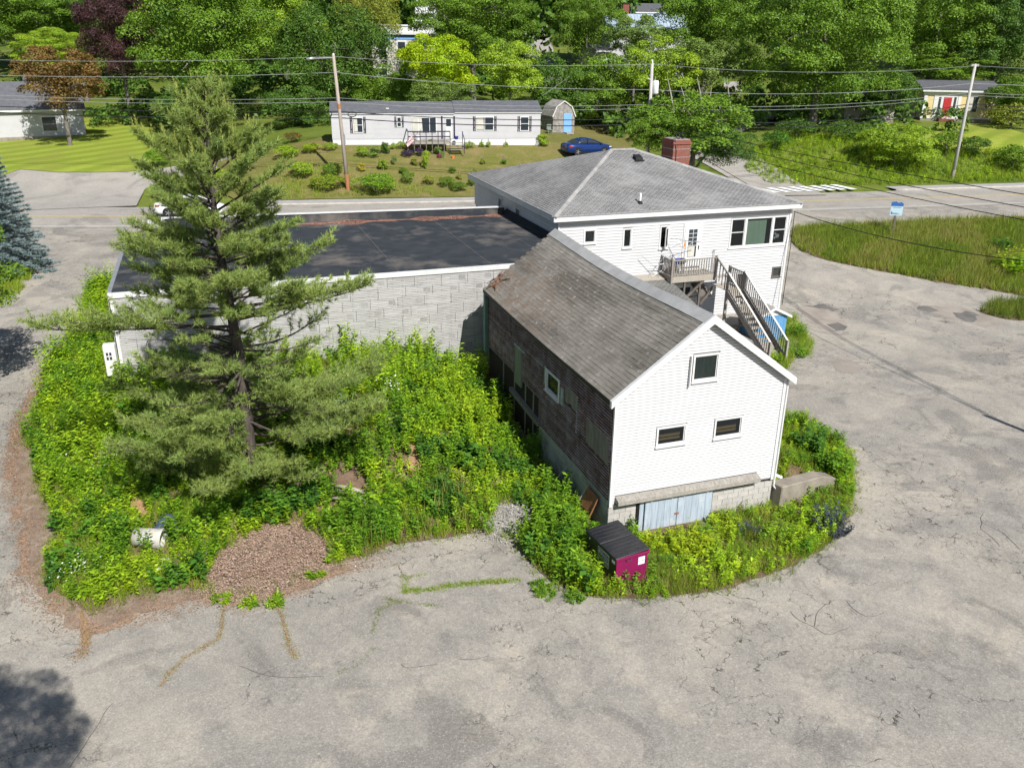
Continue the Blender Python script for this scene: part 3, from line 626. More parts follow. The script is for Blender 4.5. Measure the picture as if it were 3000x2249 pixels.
for side, m in ((1, 'cap_dark'), (-1, 'roof_shingle_dark')):
    mb = MB(); vs = []; 
    for y in ys:
        for s in (0, .5, 1): vs.append(roofpt(s, y, side)-(0, 0, .03 if side > 0 else 0))
        for s in (0, .5, 1): vs.append(roofpt(s, y, side)-(0, 0, .13))
    fs = []
    for i in range(14):
        a, b = 6*i, 6*i+6
        for j in (0, 1): fs += [(a+j, a+j+1, b+j+1, b+j), (a+3+j, b+3+j, b+4+j, a+4+j)]
        fs += [(a, b, b+3, a+3)]
    fs += [(0, 3, 4, 1), (1, 4, 5, 2)]
    mb.add(vs, fs); o = ob('roof', mb, m, barn)
    if side > 0: lroof = o
def m_barnshingle():
    t = NT('shingle_barn'); p = t.pos(); v = t.math('ADD', t.math('MULTIPLY', t.n('ObjectInfo').outputs['Random'], .2), .9)
    rp = t.n('NewGeometry').outputs['Random Per Island']
    col = t.mix(t.ramp(t.noise(p, 1.1, 4, .6), .35, .65), (.195, .178, .152), (.262, .242, .212))
    col = t.mix(t.math('MULTIPLY', rp, .3), col, (.14, .13, .112))
    st = t.pos((.9, .18, .9)); col = t.mix(t.math('MULTIPLY', t.ramp(t.noise(st, 1.2, 3), .48, .64), .75), col, (.098, .09, .076))
    sep = t.n('SeparateXYZ'); t.l(p, sep.inputs[0]); far = t.math('MULTIPLY', t.ramp(t.math('MULTIPLY', sep.outputs[1], .08), .35, .7), t.ramp(t.math('MULTIPLY', sep.outputs[0], .35), .8, .2))
    col = t.mix(t.math('MULTIPLY', t.math('MULTIPLY', t.ramp(t.noise(p, 2.1, 4), .40, .6), far), .7), col, (.19, .135, .098))
    vo = t.n('TexVoronoi', Scale=2.4); t.l(p, vo.inputs['Vector']); sp = t.math('MULTIPLY', t.ramp(vo.outputs['Distance'], .14, .04), t.ramp(t.noise(p, .9, 2), .45, .6))
    col = t.mix(t.math('MULTIPLY', sp, .6), col, (.55, .53, .46))
    col = t.mix(t.math('MULTIPLY', t.ramp(t.noise(p, 5, 3), .60, .70), .5), col, (.40, .38, .33))
    c = t.n('CombineColor'); [t.l(v, c.inputs[i]) for i in range(3)]; col = t.mix(1., col, c.outputs[0], 'MULTIPLY')
    t.bump(t.noise(p, 40, 3), .4, .01); M['shingle_barn'] = t.fin(col, .95, .1)
m_barnshingle()
nrow = 27; nsh = 42; shm = []
slL = math.hypot(BW/2+.2, ZR-ZE+.14)
def shingle_verts(w, h, t0=.018, t1=.004): return [(-w/2, 0, -.01), (w/2, 0, -.01), (w/2, h, -.01), (-w/2, h, -.01), (-w/2, 0, t0), (w/2, 0, t0), (w/2, h, t1), (-w/2, h, t1)]
HX = [(3, 2, 1, 0), (4, 5, 6, 7), (0, 1, 5, 4), (1, 2, 6, 5), (2, 3, 7, 6), (3, 0, 4, 7)]
for k in range(3):
    me = bpy.data.meshes.new('shingle'); me.from_pydata(shingle_verts(.288+.004*k, .155+.006*k, .012+.003*k), [], HX); recalc(me); me.materials.append(M['shingle_barn']); shm.append(me)
cells = []
for r in range(nrow):
    for c in range(nsh+1):
        y = -.02+(c-(.5 if r % 2 else 0))*.30
        if y < -.2 or y > BL: continue
        y = max(y, .05)
        s = (r+.02)/nrow; p = roofpt(s, y); q = roofpt(min(1, s+.03), y); e = q-p; e /= np.linalg.norm(e); yd = roofpt(s, y+.2)-roofpt(s, y-.2); yd /= np.linalg.norm(yd)
        n = np.cross(yd, e); n = n if n[2] > 0 else -n; Mx = np.array([-yd, e, np.cross(-yd, e)]).T
        if Mx[2, 2] < 0: Mx = np.array([yd, e, np.cross(yd, e)]).T
        a = random.gauss(0, .015); ca, sa = math.cos(a), math.sin(a); Mx = Mx@np.array([[ca, -sa, 0], [sa, ca, 0], [0, 0, 1]])
        cells.append((np.linalg.norm(p-CAM), p+n*random.uniform(0, .006), Mx, r))
cells.sort(key=lambda c: c[0]); rest = MB()
for i, (d, p, Mx, r) in enumerate(cells):
    if i < 300:
        o = link('shingle', shm[i*7 % 3], lroof); b = BASE[barn.name]; o.matrix_local = Matrix([[*Mx[k], p[k]-b[k]] for k in range(3)]+[[0, 0, 0, 1]])
    else:
        w, h, t0 = .288+random.uniform(0, .01), .155+random.uniform(0, .015), random.uniform(.011, .02); rest.add([Mx@np.array(v)+p for v in shingle_verts(w, h, t0)], HX)
tag(ob('shingles', rest, 'shingle_barn', lroof, fix=False), None, None, kind='stuff')
for i in range(10):                                  # metal ridge cap
    y0, y1 = -.16+i*1.28, -.16+(i+1)*1.28+.02; mb = MB()
    for side in (1, -1):
        a, b = roofpt(1, y0, side), roofpt(.90, y0, side); c, d = roofpt(.90, y1, side), roofpt(1, y1, side); up = np.array((0, 0, .035+.004*(i % 2)))
        mb.hexa([a+up, b+up, c+up, d+up, a+up*1.6, b+up*1.5, c+up*1.5, d+up*1.6])
    ob('ridge_cap', mb, 'metal_ridge', barn)
# left side: worn brown boards, boarded openings, dark undercroft
sl = board(barn, fL, .1, BL-.02, 4.2, 4.32, -.03, .0, 'brown_back', 'side_wall')
U = lambda y: BL-y
OPS = [(U(5.57), U(4.27), 2.55, 3.33), (U(4.22), U(3.9), 2.5, 3.2), (U(3.86), U(2.75), 2.78, 3.35), (U(1.95), U(.2), 2.0, 2.95), (U(8.95), U(8.2), 1.9, 3.1)]
siding(sl, fL, 0, BL-.1, .85, 4.28, .105, pad(OPS, .0)+[(0, U(6.25), 0, 1.85)], 'brown_board', None, name='side_board', thick=.03, wav=.006, skip=.015, gap=.2)
for a, b, c, d in OPS[2:4]:
    k = a; 
    while k < b-.02:
        w = min(random.uniform(.13, .22), b-k); board(sl, fL, k, k+w-.012, c+random.uniform(-.03, .05), d, -.04, -.005+random.uniform(0, .012), 'board_grey', 'bare_plank'); k += w
board(barn, fL, U(4.22), U(3.92), 2.5, 3.2, -.04, .01, 'trim_peeling', 'faded_panel'); board(barn, fL, U(2.75)-.04, U(2.75)+.06, 2.0, 3.35, -.04, .015, 'trim_peeling', 'faded_batten')
board(barn, fL, U(8.95), U(8.2), 1.55, 3.1, -.03, .035, 'board_green', 'boarded_window'); board(barn, fL, U(9.0), U(7.9), 3.1, 3.2, -.03, .05, 'trim_peeling', 'window_head')
W = window(barn, fL, U(5.5), U(4.36), 2.62, 3.28, fm='paint_white', w=.085, inside='inside_dim', gl='window_glass', cur=None, out=.05); tag(W, 'white framed window mirroring the weeds', None)
board(barn, fL, U(5.75), U(5.6), 2.7, 3.4, -.03, .03, 'trim_peeling', 'faded_panel')
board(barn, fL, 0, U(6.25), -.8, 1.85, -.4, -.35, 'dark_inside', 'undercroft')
for y in (6.2, 7.0, 7.9, 9.2, 10.6): board(barn, fL, U(y)-.07, U(y)+.07, -.5, 1.9, -.2, -.05, 'board_grey', 'post')
mb = MB(); mb.bar((-.03, 6.1, .88), (-.03, 9.4, 1.05), .16, .18); ob('sill_beam', mb, 'board_grey', barn)
board(barn, fL, U(6.25), BL-.01, -.75, .86, -.12, -.08, 'mortar_lap_shade', 'foundation_back')
fnd = board(barn, fL, U(6.2), BL-.02, .80, .85, -.1, .005, 'block_side', 'foundation'); blocks(fnd, fL, U(6.2), BL-.01, -.6, 7, 'block_side')
pc = MB(); pc.prism([(-.012, 6.2, -.6), (-.012, 3.3, -.6), (-.012, 4.1, .1), (-.012, 5.2, .35), (-.012, 6.2, .42)], (-.03, 0, 0)); ob('parging', pc, 'block_side', barn)
# front foundation and sliding doors
board(barn, fF, 0, BW, -.75, .72, -.12, -.08, 'mortar_lap_shade', 'foundation_back')
fnd = board(barn, fF, 3.9, BW, .70, .72, -.1, -.004, 'block_grey', 'foundation')
blocks(fnd, fF, 0, BW, -.6, 6, 'block_grey', [(.98, 3.80, -1, 2)]); board(barn, fF, 0, 1.0, .60, .715, -.1, -.006, 'block_grey', 'foundation')
mb = MB(); fr = fF; mb.prism([fr.P(.2, 1.02, .0), fr.P(.2, .93, .26), fr.P(.2, .80, .27), fr.P(.2, .80, .0)], fr.u*5.22); ob('track_hood', mb, 'wood_grey_h', barn)
board(barn, fF, .22, 5.36, .74, .80, .03, .2, 'black_iron', 'door_track'); board(barn, fF, .98, 1.07, -.6, .74, .0, .06, 'dark_inside', 'door_jamb')
board(barn, fF, 1.07, 1.22, -.55, .74, .02, .07, 'door_blue_grey', 'door_jamb')
for i, (a, b) in enumerate(((1.25, 2.42), (2.44, 3.72))):
    d = board(barn, fF, a, b, -.5, .73, .05, .10, 'door_blue_grey', 'sliding_door')
    for k in range(5): board(d, fF, a+(b-a)*k/5+.004, a+(b-a)*(k+1)/5-.004, -.5, .73, .10, .112, 'door_blue_grey', 'plank')
    for u in (a+.2, b-.22):
        mb = MB(); th = np.linspace(0, 2*math.pi, 13); mb.tube([fF.P(u+.055*math.cos(q), .72+.055*math.sin(q), .135) for q in th], .014, 5, False); ob('roller_ring', mb, 'metal_white', d)
board(barn, fF, 2.34, 2.5, .04, .10, .112, .13, 'rust', 'hasp')
mb = MB(); mb.prism([(-.16, 12.5, 1.6), (-.02, 12.5, 1.6), (-.02, 12.5, 4.3), (-.16, 12.5, 4.3)], (0, .25, 0)); ob('corner_board', mb, 'green_corner', barn)
mb = MB(); mb.tube([(BW+.06, -.02, 4.3), (BW+.06, -.02, .4), (BW+.25, -.15, .15)], .04, 6); ob('downspout', mb, 'trim_white', barn)
mb = MB(); mb.prism([(6.15, .15, -.7), (8.95, .8, -.7), (8.95, .8, .05), (8.2, .62, .33), (6.15, .15, .5)], (.12, -.5, 0)); tag(ob('wing_wall', mb, 'concrete', bev=.03), 'stained concrete wing wall jutting from the right corner of the barn', 'wall')
mb = MB(); mb.tube([(6.3, .55, .62), (6.75, .35, .42)], .06, 8); tag(ob('drain_pipe', mb, 'pipe_white'), 'short white drain pipe at the barn corner above the wing wall', 'pipe')
# things leaning against the foundation
for p, q, r, m, lab in (((-.75, 3.35, -.3), (-.06, 3.0, .75), .018, 'metal_grey', 'thin grey pole leaning on the block foundation, farther from the gable'), ((-.7, 2.75, -.35), (-.06, 2.45, .78), .018, 'metal_grey', 'thin grey pole leaning on the block foundation beside the bed frame')):
    tag(ob('leaning_pole', MB().tube([p, q], r, 6), m), lab, 'pole', 'poles leaning on the barn foundation')
t = thing('bed_frame', 'rusty metal frame leaning against the barn foundation near the corner', 'metal frame', (-.5, 1.2, -.4))
ob('upright', MB().tube([(-.55, 1.65, -.4), (-.06, 1.45, .72)], .022, 6), 'metal_grey', t); ob('upright', MB().tube([(-.45, .75, -.4), (-.06, .62, .7)], .025, 6), 'rust', t)
ob('cross_bar', MB().tube([(-.42, 1.58, -.1), (-.33, .72, -.08)], .015, 6), 'metal_grey', t); ob('sheet_panel', MB().prism([(-.30, 1.5, .0), (-.25, .72, .0), (-.07, .64, .66), (-.09, 1.45, .68)], (.01, 0, .01)), 'rust', t)
# ------------------------------------------------------------------ the two-storey house
HX0, HX1, HY0, HY1 = 5.62, 19.65, 18.6, 33.2
house = thing('house', 'white two-storey hip-roofed house with grey shingles behind the barn', 'house', (12.6, 18.6, -.4))
fH = Fr((0, HY0, 0), (1, 0, 0), (0, -1, 0)); fHL = Fr((HX0, HY1, 0), (0, -1, 0), (-1, 0, 0)); fHR = Fr((HX1, HY0, 0), (0, 1, 0), (1, 0, 0))
ob('wall', MB().box(HX0+.06, HX1-.06, HY0+.06, HY1-.06, -.8, 5.95), 'mortar_lap_shade', house)  # grey core shows through the siding gaps as coloured-in shadow lines
HW = {'a': (7.13, 7.68, 4.71, 5.31), 'b': (9.36, 9.76, 4.34, 5.25), 'c': (11.52, 11.94, 4.17, 5.27), 'd': (15.86, 19.36, 3.94, 5.42), 's': (18.89, 19.37, 2.05, 2.51), 'k': (16.55, 17.25, .9, 2.35)}
DOOR = (12.98, 13.95, 3.05, 5.28); DOOR2 = (12.72, 13.72, .2, 2.0)
fw_ = board(house, fH, HX0+.1, HX1-.1, 5.80, 5.9, -.05, .0, 'siding_white', 'front_wall')
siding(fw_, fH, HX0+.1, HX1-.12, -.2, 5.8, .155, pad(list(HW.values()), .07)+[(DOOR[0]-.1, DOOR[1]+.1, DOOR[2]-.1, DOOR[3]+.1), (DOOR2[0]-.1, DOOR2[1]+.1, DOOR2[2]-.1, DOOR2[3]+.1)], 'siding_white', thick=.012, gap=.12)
for a, b in ((HX0, HX0+.1), (HX1-.12, HX1)): board(house, fH, a, b, -.3, 5.85, -.05, .04, 'trim_white', 'corner_board')
lw_ = board(house, fHL, .1, HY1-HY0-.1, 5.80, 5.9, -.05, .0, 'siding_white', 'left_wall')
LWN = [(HY1-28.2, HY1-27.5, 4.35, 5.5), (HY1-25.05, HY1-24.3, 4.35, 5.45)]
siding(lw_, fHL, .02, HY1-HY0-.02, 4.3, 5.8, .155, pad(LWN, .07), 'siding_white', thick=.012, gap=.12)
rw_ = board(house, fHR, .1, HY1-HY0-.1, 5.80, 5.9, -.05, .0, 'siding_white', 'right_wall')
for k in range(3): board(rw_, fHR, .02, HY1-HY0-.02, .2+k*1.85, 2.04+k*1.85, -.05, .01, 'siding_white', 'siding_panel')
fb = board(house, fHR, 0, HY1-HY0, -.75, .18, -.05, .03, 'mortar_lap_shade', 'foundation')
for w in LWN: window(house, fHL, *w, bars=(('h', (w[2]+w[3])/2),), cur=(w[0]+.05, w[1]-.05, (w[2]+w[3])/2, w[3], 'curtain_pale'))
board(house, fHL, LWN[0][0]-.55, LWN[0][0]-.2, 4.5, 4.95, .02, .2, 'metal_grey', 'air_conditioner')
window(house, fH, *HW['a'], inside='inside_dim', cur=(7.15, 7.66, 4.72, 5.3, 'board_grey')); window(house, fH, *HW['b'], inside='inside_dim'); window(house, fH, *HW['c'])
s = Fr(fH.P(11.94, 0, .03), (-.72, -.69, 0), (-.69, .72, 0)); mb = MB(); s.hexa(mb, 0, .38, 4.19, 4.24, -.02, .02); s.hexa(mb, 0, .38, 5.2, 5.25, -.02, .02); s.hexa(mb, 0, .04, 4.24, 5.2, -.02, .02); s.hexa(mb, .34, .38, 4.24, 5.2, -.02, .02)
o = ob('open_casement', mb, 'trim_white', house); mb = MB(); s.hexa(mb, .04, .34, 4.24, 5.2, -.004, .004); ob('pane', mb, 'window_glass_dark', o)
a, b, c, d = HW['d']
window(house, fH, a, a+.82, c, d, bars=(('h', (c+d)/2+.03),), inside='inside_dim', gl='window_glass_dark', sill=False); window(house, fH, a+.96, b-.92, c, d, inside='inside_dim', cur=(a+1.0, b-1.25, c+.02, d-.12, 'curtain_green'), gl='window_glass_dark', sill=False)
wr = window(house, fH, b-.78, b, c, d, bars=(('h', (c+d)/2+.03),), inside='inside_dim', gl='window_glass_dark', sill=False)
board(house, fH, a-.12, b+.1, c-.14, c-.072, -.05, .06, 'trim_white', 'window_sill'); mb = MB()
for k, (u, v, r) in enumerate(((b-.45, c+.42, .12), (b-.62, c+.32, .08), (b-.6, c+.55, .07))): mb.tube([fH.P(u, v, -.034), fH.P(u, v, -.028)], r, 10)
ob('white_ornament', mb, 'stone_white', wr)
window(house, fH, *HW['s'], fm='wood_dark', inside='curtain_pale', w=.05); window(house, fH, *HW['k'], inside='inside_dim')
dr = board(house, fH, DOOR[0]-.09, DOOR[1]+.09, DOOR[2]-.05, DOOR[3]+.09, -.05, .03, 'trim_white', 'door_casing')
dr = board(house, fH, DOOR[0], DOOR[1], DOOR[2], DOOR[3], -.02, .05, 'paint_white', 'door')
pu0, pu1, pv0, pv1 = 13.2, 13.72, 3.55, 5.05
ob('pane', MB().add([fH.P(pu0, pv0, .053), fH.P(pu1, pv0, .053), fH.P(pu1, pv1, .053), fH.P(pu0, pv1, .053)], [(0, 1, 2, 3)]), 'car_glass', dr, fix=False)
board(dr, fH, pu0+.02, pu1-.1, pv0+.02, pv0+.58, .056, .06, 'curtain_pale', 'paper_blind')
for k in range(1, 5): board(dr, fH, pu0, pu1, pv1-.22*k-.012, pv1-.22*k+.012, .054, .068, 'paint_white', 'muntin')
board(dr, fH, (pu0+pu1)/2-.012, (pu0+pu1)/2+.012, pv1-.9, pv1, .0545, .069, 'paint_white', 'muntin'); board(dr, fH, 13.84, 13.88, 3.95, 4.15, .05, .09, 'black_iron', 'handle')
board(house, fH, DOOR2[0]-.09, DOOR2[1]+.09, DOOR2[2]-.05, DOOR2[3]+.09, -.05, .03, 'trim_white', 'door_casing'); d2 = board(house, fH, *DOOR2, -.02, .05, 'paint_white', 'door')
ob('pane', MB().add([fH.P(12.85, .95, .053), fH.P(13.6, .95, .053), fH.P(13.6, 1.85, .053), fH.P(12.85, 1.85, .053)], [(0, 1, 2, 3)]), 'car_glass', d2, fix=False)
# roof
E0, E1, N0, N1, EZ, RZ = 5.24, 20.02, 18.2, 33.6, 6.22, 8.45; RA, RB = (11.7, 25.6, RZ), (13.2, 25.6, RZ)
A, B, Cc, D_ = (E0, N0, EZ), (E1, N0, EZ), (E1, N1, EZ), (E0, N1, EZ)
rf = quadroof('roof', [(A, B, RB, RA), (B, Cc, RB), (Cc, D_, RA, RB), (D_, A, RA)], 'roof_shingle', house)
def hipcap(p, q, n):
    p, q = np.array(p), np.array(q)
    for i in range(n):
        a, b = p+(q-p)*i/n, p+(q-p)*(i+1.12)/n; t = (q-p)/np.linalg.norm(q-p); sd = np.cross(t, (0, 0, 1)); sd /= np.linalg.norm(sd); sd *= .16; z0 = np.array((0, 0, .012)); z1 = np.array((0, 0, .05))
        mb = MB(); dn = np.array((0, 0, -.045)); mb.add([a+sd+dn+z0, a+z1, a-sd+dn+z0, b+sd+dn+z0*1.4, b+z1*1.3, b-sd+dn+z0*1.4], [(0, 1, 4, 3), (1, 2, 5, 4), (0, 2, 1), (3, 4, 5)]); ob('hip_shingle', mb, 'shingle_grey', rf)
hipcap(A, RA, 26); hipcap(B, RB, 26); hipcap(RA, RB, 5)
for x0, x1, y0, y1, nm in ((E0, E1, N0, N0+.04, 'fascia'), (E0, E0+.04, N0+.04, N1-.04, 'fascia'), (E1-.04, E1, N0+.04, N1-.04, 'fascia'), (E0, E1, N1-.04, N1, 'fascia')): ob(nm, MB().box(x0+(.02 if x1-x0 > 1 else 0), x1-(.02 if x1-x0 > 1 else 0), y0+.02 if y0 == N0 else y0, y1, EZ-.30, EZ-.046), 'trim_white', house)
ob('soffit', MB().box(E0+.05, E1-.05, N0+.06, N1-.05, EZ-.29, EZ-.25), 'trim_white', house)
for x0, x1, y0, y1 in ((E0-.01, E1+.01, N0-.012, N0+.02), (E0-.012, E0+.02, N0+.02, N1)): ob('drip_edge', MB().box(x0, x1, y0, y1, EZ-.045, EZ+.012), 'metal_grey', house)
def on_roof(px, py):                                  # front slope of the house roof
    n = np.cross(np.array(B)-np.array(A), np.array(RA)-np.array(A)); d = ray(px, py); return CAM+d*((np.array(A)-CAM)@n)/(d@n)
p = on_roof(1875, 595); tv = thing('vent_pipe', 'white plumbing vent pipe with black boot on the house roof', 'vent pipe', p)
ob('pipe', MB().tube([p, p+(0, 0, .52)], .055, 10), 'pipe_white', tv); ob('boot', MB().tube([p+(0, 0, -.04), p+(0, 0, .12)], [.17, .07], 10), 'tar_black', tv)
p = on_roof(1868, 468); t = thing('roof_vent', 'black box vent near the ridge of the house roof', 'vent', p); ob('hood', MB().prism([p+(-.24, -.25, .0), p+(.24, -.25, .0), p+(.22, -.2, .16), p+(-.22, -.2, .16)], (0, .42, .13)), 'tar_black', t, bev=.02); ob('flange', MB().box(p[0]-.3, p[0]+.3, p[1]-.3, p[1]-.26, p[2]-.05, p[2]+.02), 'tar_black', t)
# chimney
ch = thing('chimney', 'big red brick chimney with dark flue pots on the house roof', 'chimney', (16.4, 25.2, 7.2)); cx0, cx1, cy0, cy1 = 15.45, 16.6, 24.9, 26.3
sh = ob('brick_shaft', MB().box(cx0, cx1, cy0, cy1, 6.6, 8.95), 'brick_red', ch); ob('brick_cap', MB().box(cx0-.05, cx1+.05, cy0-.05, cy1+.05, 8.72, 8.86), 'brick_red', ch)
ob('mortar_cap', MB().box(cx0+.04, cx1-.04, cy0+.04, cy1-.04, 8.95, 9.0), 'chimney_cap', ch)
for z in (8.42, 7.95): ob('steel_band', MB().box(cx0-.008, cx1+.008, cy0-.008, cy1+.008, z, z+.035), 'metal_grey', ch)
for x in (15.9, 16.2):
    th = np.linspace(0, 2*math.pi, 13); ob('flue_ring', MB().tube([(x+.16*math.cos(q), cy0+.3, 9.02+.18+.16*math.sin(q)) for q in th], .035, 6, False), 'black_iron', ch)
ob('conduit', MB().tube([(cx0+.02, cy0-.03, 9.2), (cx0+.2, cy0-.03, 8.3), (cx0+.2, cy0-.04, 7.)], .02, 6), 'black_iron', ch); ob('lead_flashing', MB().box(cx0-.06, cx1+.06, cy0-.06, cy1+.06, 7.0, 7.28), 'metal_grey', ch)
# lean-to between barn and house
lt = thing('lean_to', 'low dark-roofed lean-to joining barn and house', 'lean-to', (8.5, 16.5, -.4)); ob('wall', MB().box(6.15, 11.55, 15.05, 18.53, -.7, 2.0), 'siding_white', lt)
quadroof('roof', [((5.0, 14.8, 1.98), (11.85, 14.8, 1.98), (11.85, 18.54, 2.72), (5.0, 18.54, 2.72))], 'roof_shingle_dark', lt); ob('roof_edge', MB().hexa([(5, 14.8, 1.88), (11.85, 14.8, 1.88), (11.85, 18.54, 2.62), (5, 18.54, 2.62), (5, 14.8, 1.972), (11.84, 14.8, 1.972), (11.84, 18.54, 2.712), (5, 18.54, 2.712)]), 'cap_dark', lt)
ob('flashing_board', MB().hexa([(5.7, 17.85, 2.60), (11.6, 17.85, 2.60), (11.6, 18.52, 2.73), (5.7, 18.52, 2.73), (5.7, 17.85, 2.63), (11.6, 17.85, 2.63), (11.6, 18.52, 2.78), (5.7, 18.52, 2.78)]), 'wood_deck', lt)
# deck, landing and stairs
dk = thing('deck', 'weathered wooden balcony deck with long stair on the house front', 'deck', (13, 17.4, -.4)); DX0, DX1, DY, DZ = 11.68, 14.32, 17.4, 2.84
for k in range(9): ob('deck_board', MB().box(DX0, DX1, DY+.135*k+.004, DY+.135*(k+1)-.006, DZ-.03, DZ), 'wood_deck', dk)
for a in (((DX0-.03, DY-.04, DZ-.32), (DX1+.03, DY, DZ+.01)), ((DX0-.03, DY, DZ-.32), (DX0, HY0-.03, DZ+.01)), ((DX1, DY, DZ-.32), (DX1+.03, HY0-.03, DZ+.01))): (x0, y0, z0), (x1, y1, z1) = a; ob('rim_joist', MB().box(x0, x1, y0, y1, z0, z1), 'wood_deck', dk)
def post(x, y, z0, z1, w=.1, m='wood_grey'): return ob('post', MB().box(x-w/2, x+w/2, y-w/2, y+w/2, z0, z1), m, dk)
def rail(p, q, h0, h1, n, m='wood_grey', top='wood_grey', w=.045):
    p, q = np.array(p, float), np.array(q, float); up = np.array((0, 0, 1.))
    ob('top_rail', MB().bar(p+up*h1, q+up*h1, .10, .05), top, dk); ob('bottom_rail', MB().bar(p+up*h0, q+up*h0, .045, .07), m, dk)
    for i in range(n):
        c = p+(q-p)*(i+.5)/n; ob('baluster', MB().box(c[0]-w/2, c[0]+w/2, c[1]-w/2, c[1]+w/2, c[2]+h0, c[2]+h1-.02), m, dk)
post(DX0, DY-.02, DZ-.35, DZ+.96); post(DX1, DY-.02, DZ-.35, DZ+.98, .12); post(DX0, HY0-.08, DZ-.3, DZ+.95)
rail((DX0+.05, DY-.02, DZ), (DX1-.06, DY-.02, DZ), .10, .88, 17); rail((DX0, DY+.05, DZ), (DX0, HY0-.1, DZ), .10, .88, 7)
LX0, LX1, LY0, LY1, LZ = 14.36, 15.36, 16.2, 17.6, 2.22
ob('stair_tread', MB().box(LX0, LX1, 17.62, 18.1, 2.50, 2.54), 'wood_deck', dk)
for k in range(10): ob('deck_board', MB().box(LX0, LX1, LY0+.14*k+.004, LY0+.14*(k+1)-.006, LZ-.03, LZ), 'wood_deck', dk)
ob('rim_joist', MB().box(LX0-.02, LX1+.02, LY0-.04, LY0, LZ-.25, LZ+.005), 'wood_deck', dk); ob('rim_joist', MB().box(LX1, LX1+.04, LY0, LY1, LZ-.25, LZ+.005), 'wood_deck', dk)
for x, y, z1 in ((LX0, LY0-.02, LZ+.98), (LX1, LY0-.02, LZ+.98), (LX1, LY1, LZ+.96)): post(x, y, -.45, z1, .11)
rail((LX1, LY0+.05, LZ), (LX1, LY1-.05, LZ), .1, .88, 7)
ob('top_rail', MB().bar((DX1, DY-.02, DZ+.92), (LX0, LY0, LZ+.9), .06, .08), 'wood_grey', dk)
for k in range(4):
    f_ = (k+.6)/4.4; c = np.array((DX1, DY, DZ))*(1-f_)+np.array((LX0, LY0, LZ))*f_; ob('baluster', MB().box(c[0]-.022, c[0]+.022, c[1]-.022, c[1]+.022, c[2]-.1, c[2]+.88), 'wood_grey', dk)
ns = 12; SY1, SZ1 = 11.9, -.38
for i in range(ns):
    f_ = (i+1)/(ns+1); y = LY0+(SY1-LY0)*f_; z = LZ+(SZ1-LZ)*f_; ob('stair_tread', MB().box(LX0+.03, LX1-.03, y-.02, y+.28, z-.04, z), 'wood_deck', dk)
for x in (LX0, LX1):
    ob('stringer', MB().bar((x, LY0, LZ-.12), (x, SY1, SZ1-.0), .05, .26), 'wood_grey', dk)
    rail((x, LY0-.05, LZ+.05), (x, SY1+.1, SZ1+.2), .08, .90, 24, 'wood_grey', 'handrail_pale', .035); post(x, SY1+.05, -.5, SZ1+1.12, .1)
for a, b in (((12.6, DY+.05, 1.55), (13.7, DY+.05, 2.5)), ((13.6, DY+.02, 1.2), (14.3, DY+.02, 2.1)), ((14.4, 16.25, .2), (14.4, 14.3, .9))): ob('brace', MB().bar(a, b, .08, .12), 'wood_dark', dk)
for x, y in ((12.55, DY+.08), (13.5, DY+.08)): post(x, y, .6 if x > 13 else 1.2, DZ-.32, .1, 'wood_dark')
hd = thing('door_hood', 'small dark shingled hood under the balcony beside the stair', 'hood', (14.1, 17.9, 1.7)); ob('hood_roof', MB().prism([(13.6, 18.55, 2.0), (14.35, 18.55, 2.0), (14.35, 17.55, 1.55), (13.6, 17.55, 1.55)], (0, 0, .06)), 'roof_black', hd); ob('hood_bracket', MB().bar((13.62, 18.5, 1.3), (13.62, 17.7, 1.6), .05, .05), 'wood_dark', hd)
# rotary clothes dryer on the deck
def dryer(name, loc, h, tilt, label, extra):
    t = thing(name, label, 'clothes dryer', loc); L = np.array(loc); ax_ = np.array((math.sin(tilt), .15*math.sin(tilt), math.cos(tilt))); top = L+ax_*h
    ob('post', MB().tube([L, top], .022, 6), 'metal_grey', t)
    for k in range(4):
        th = .5+k*math.pi/2; e = top+np.array((math.cos(th)*1.15, math.sin(th)*.75, .02 if k % 2 else -.22)); ob('arm', MB().tube([top, e], .014, 5), 'metal_grey', t); ob('strut', MB().tube([L+ax_*(h-.45), top+(e-top)*.55], .009, 4), 'metal_grey', t)
    if extra: ob('cloth_scrap', MB().add([top+(-.12, -.05, -.1), top+(-.02, -.06, -.08), top+(-.04, -.06, -.32), top+(-.16, -.05, -.28)], [(0, 1, 2, 3)]), 'plastic_orange', t, fix=False)
dryer('clothes_dryer', (12.45, 17.62, DZ), 1.85, .03, 'umbrella clothes dryer with an orange scrap standing on the deck', True)
t = thing('drying_rack', 'folded grey metal drying rack leaning by the left end of the deck', 'drying rack', (11.3, 17.9, 2.7))
for a, b in (((10.3, 18.3, 3.9), (11.5, 18.1, 2.9)), ((10.7, 18.1, 2.75), (11.9, 18.2, 4.1)), ((11.3, 18.1, 2.7), (11.3, 18.1, 3.4)), ((10.9, 18.2, 3.35), (11.7, 18.1, 3.4)), ((10.9, 18.1, 2.75), (11.7, 18.2, 3.1))): ob('rod', MB().tube([a, b], .013, 5), 'metal_grey', t)
tag(ob('bucket', MB().tube([(12.2, 17.75, DZ+.6), (12.2, 17.75, DZ+.86)], [.12, .16], 10), 'plastic_blue'), 'blue plastic basin on the left end of the balcony', 'basin')
tag(ob('clay_pot', MB().tube([(11.95, 17.85, DZ), (11.95, 17.85, DZ+.42)], [.13, .19], 10), 'terracotta'), 'tall terracotta pot behind the balcony railing', 'pot')
t = thing('grill', 'small black kettle grill behind the balcony railing', 'grill', (12.6, 18.05, DZ)); ob('bowl', MB().tube([(12.6, 18.05, DZ+.5), (12.6, 18.05, DZ+.62), (12.6, 18.05, DZ+.78)], [.12, .26, .2], 12), 'black_iron', t)
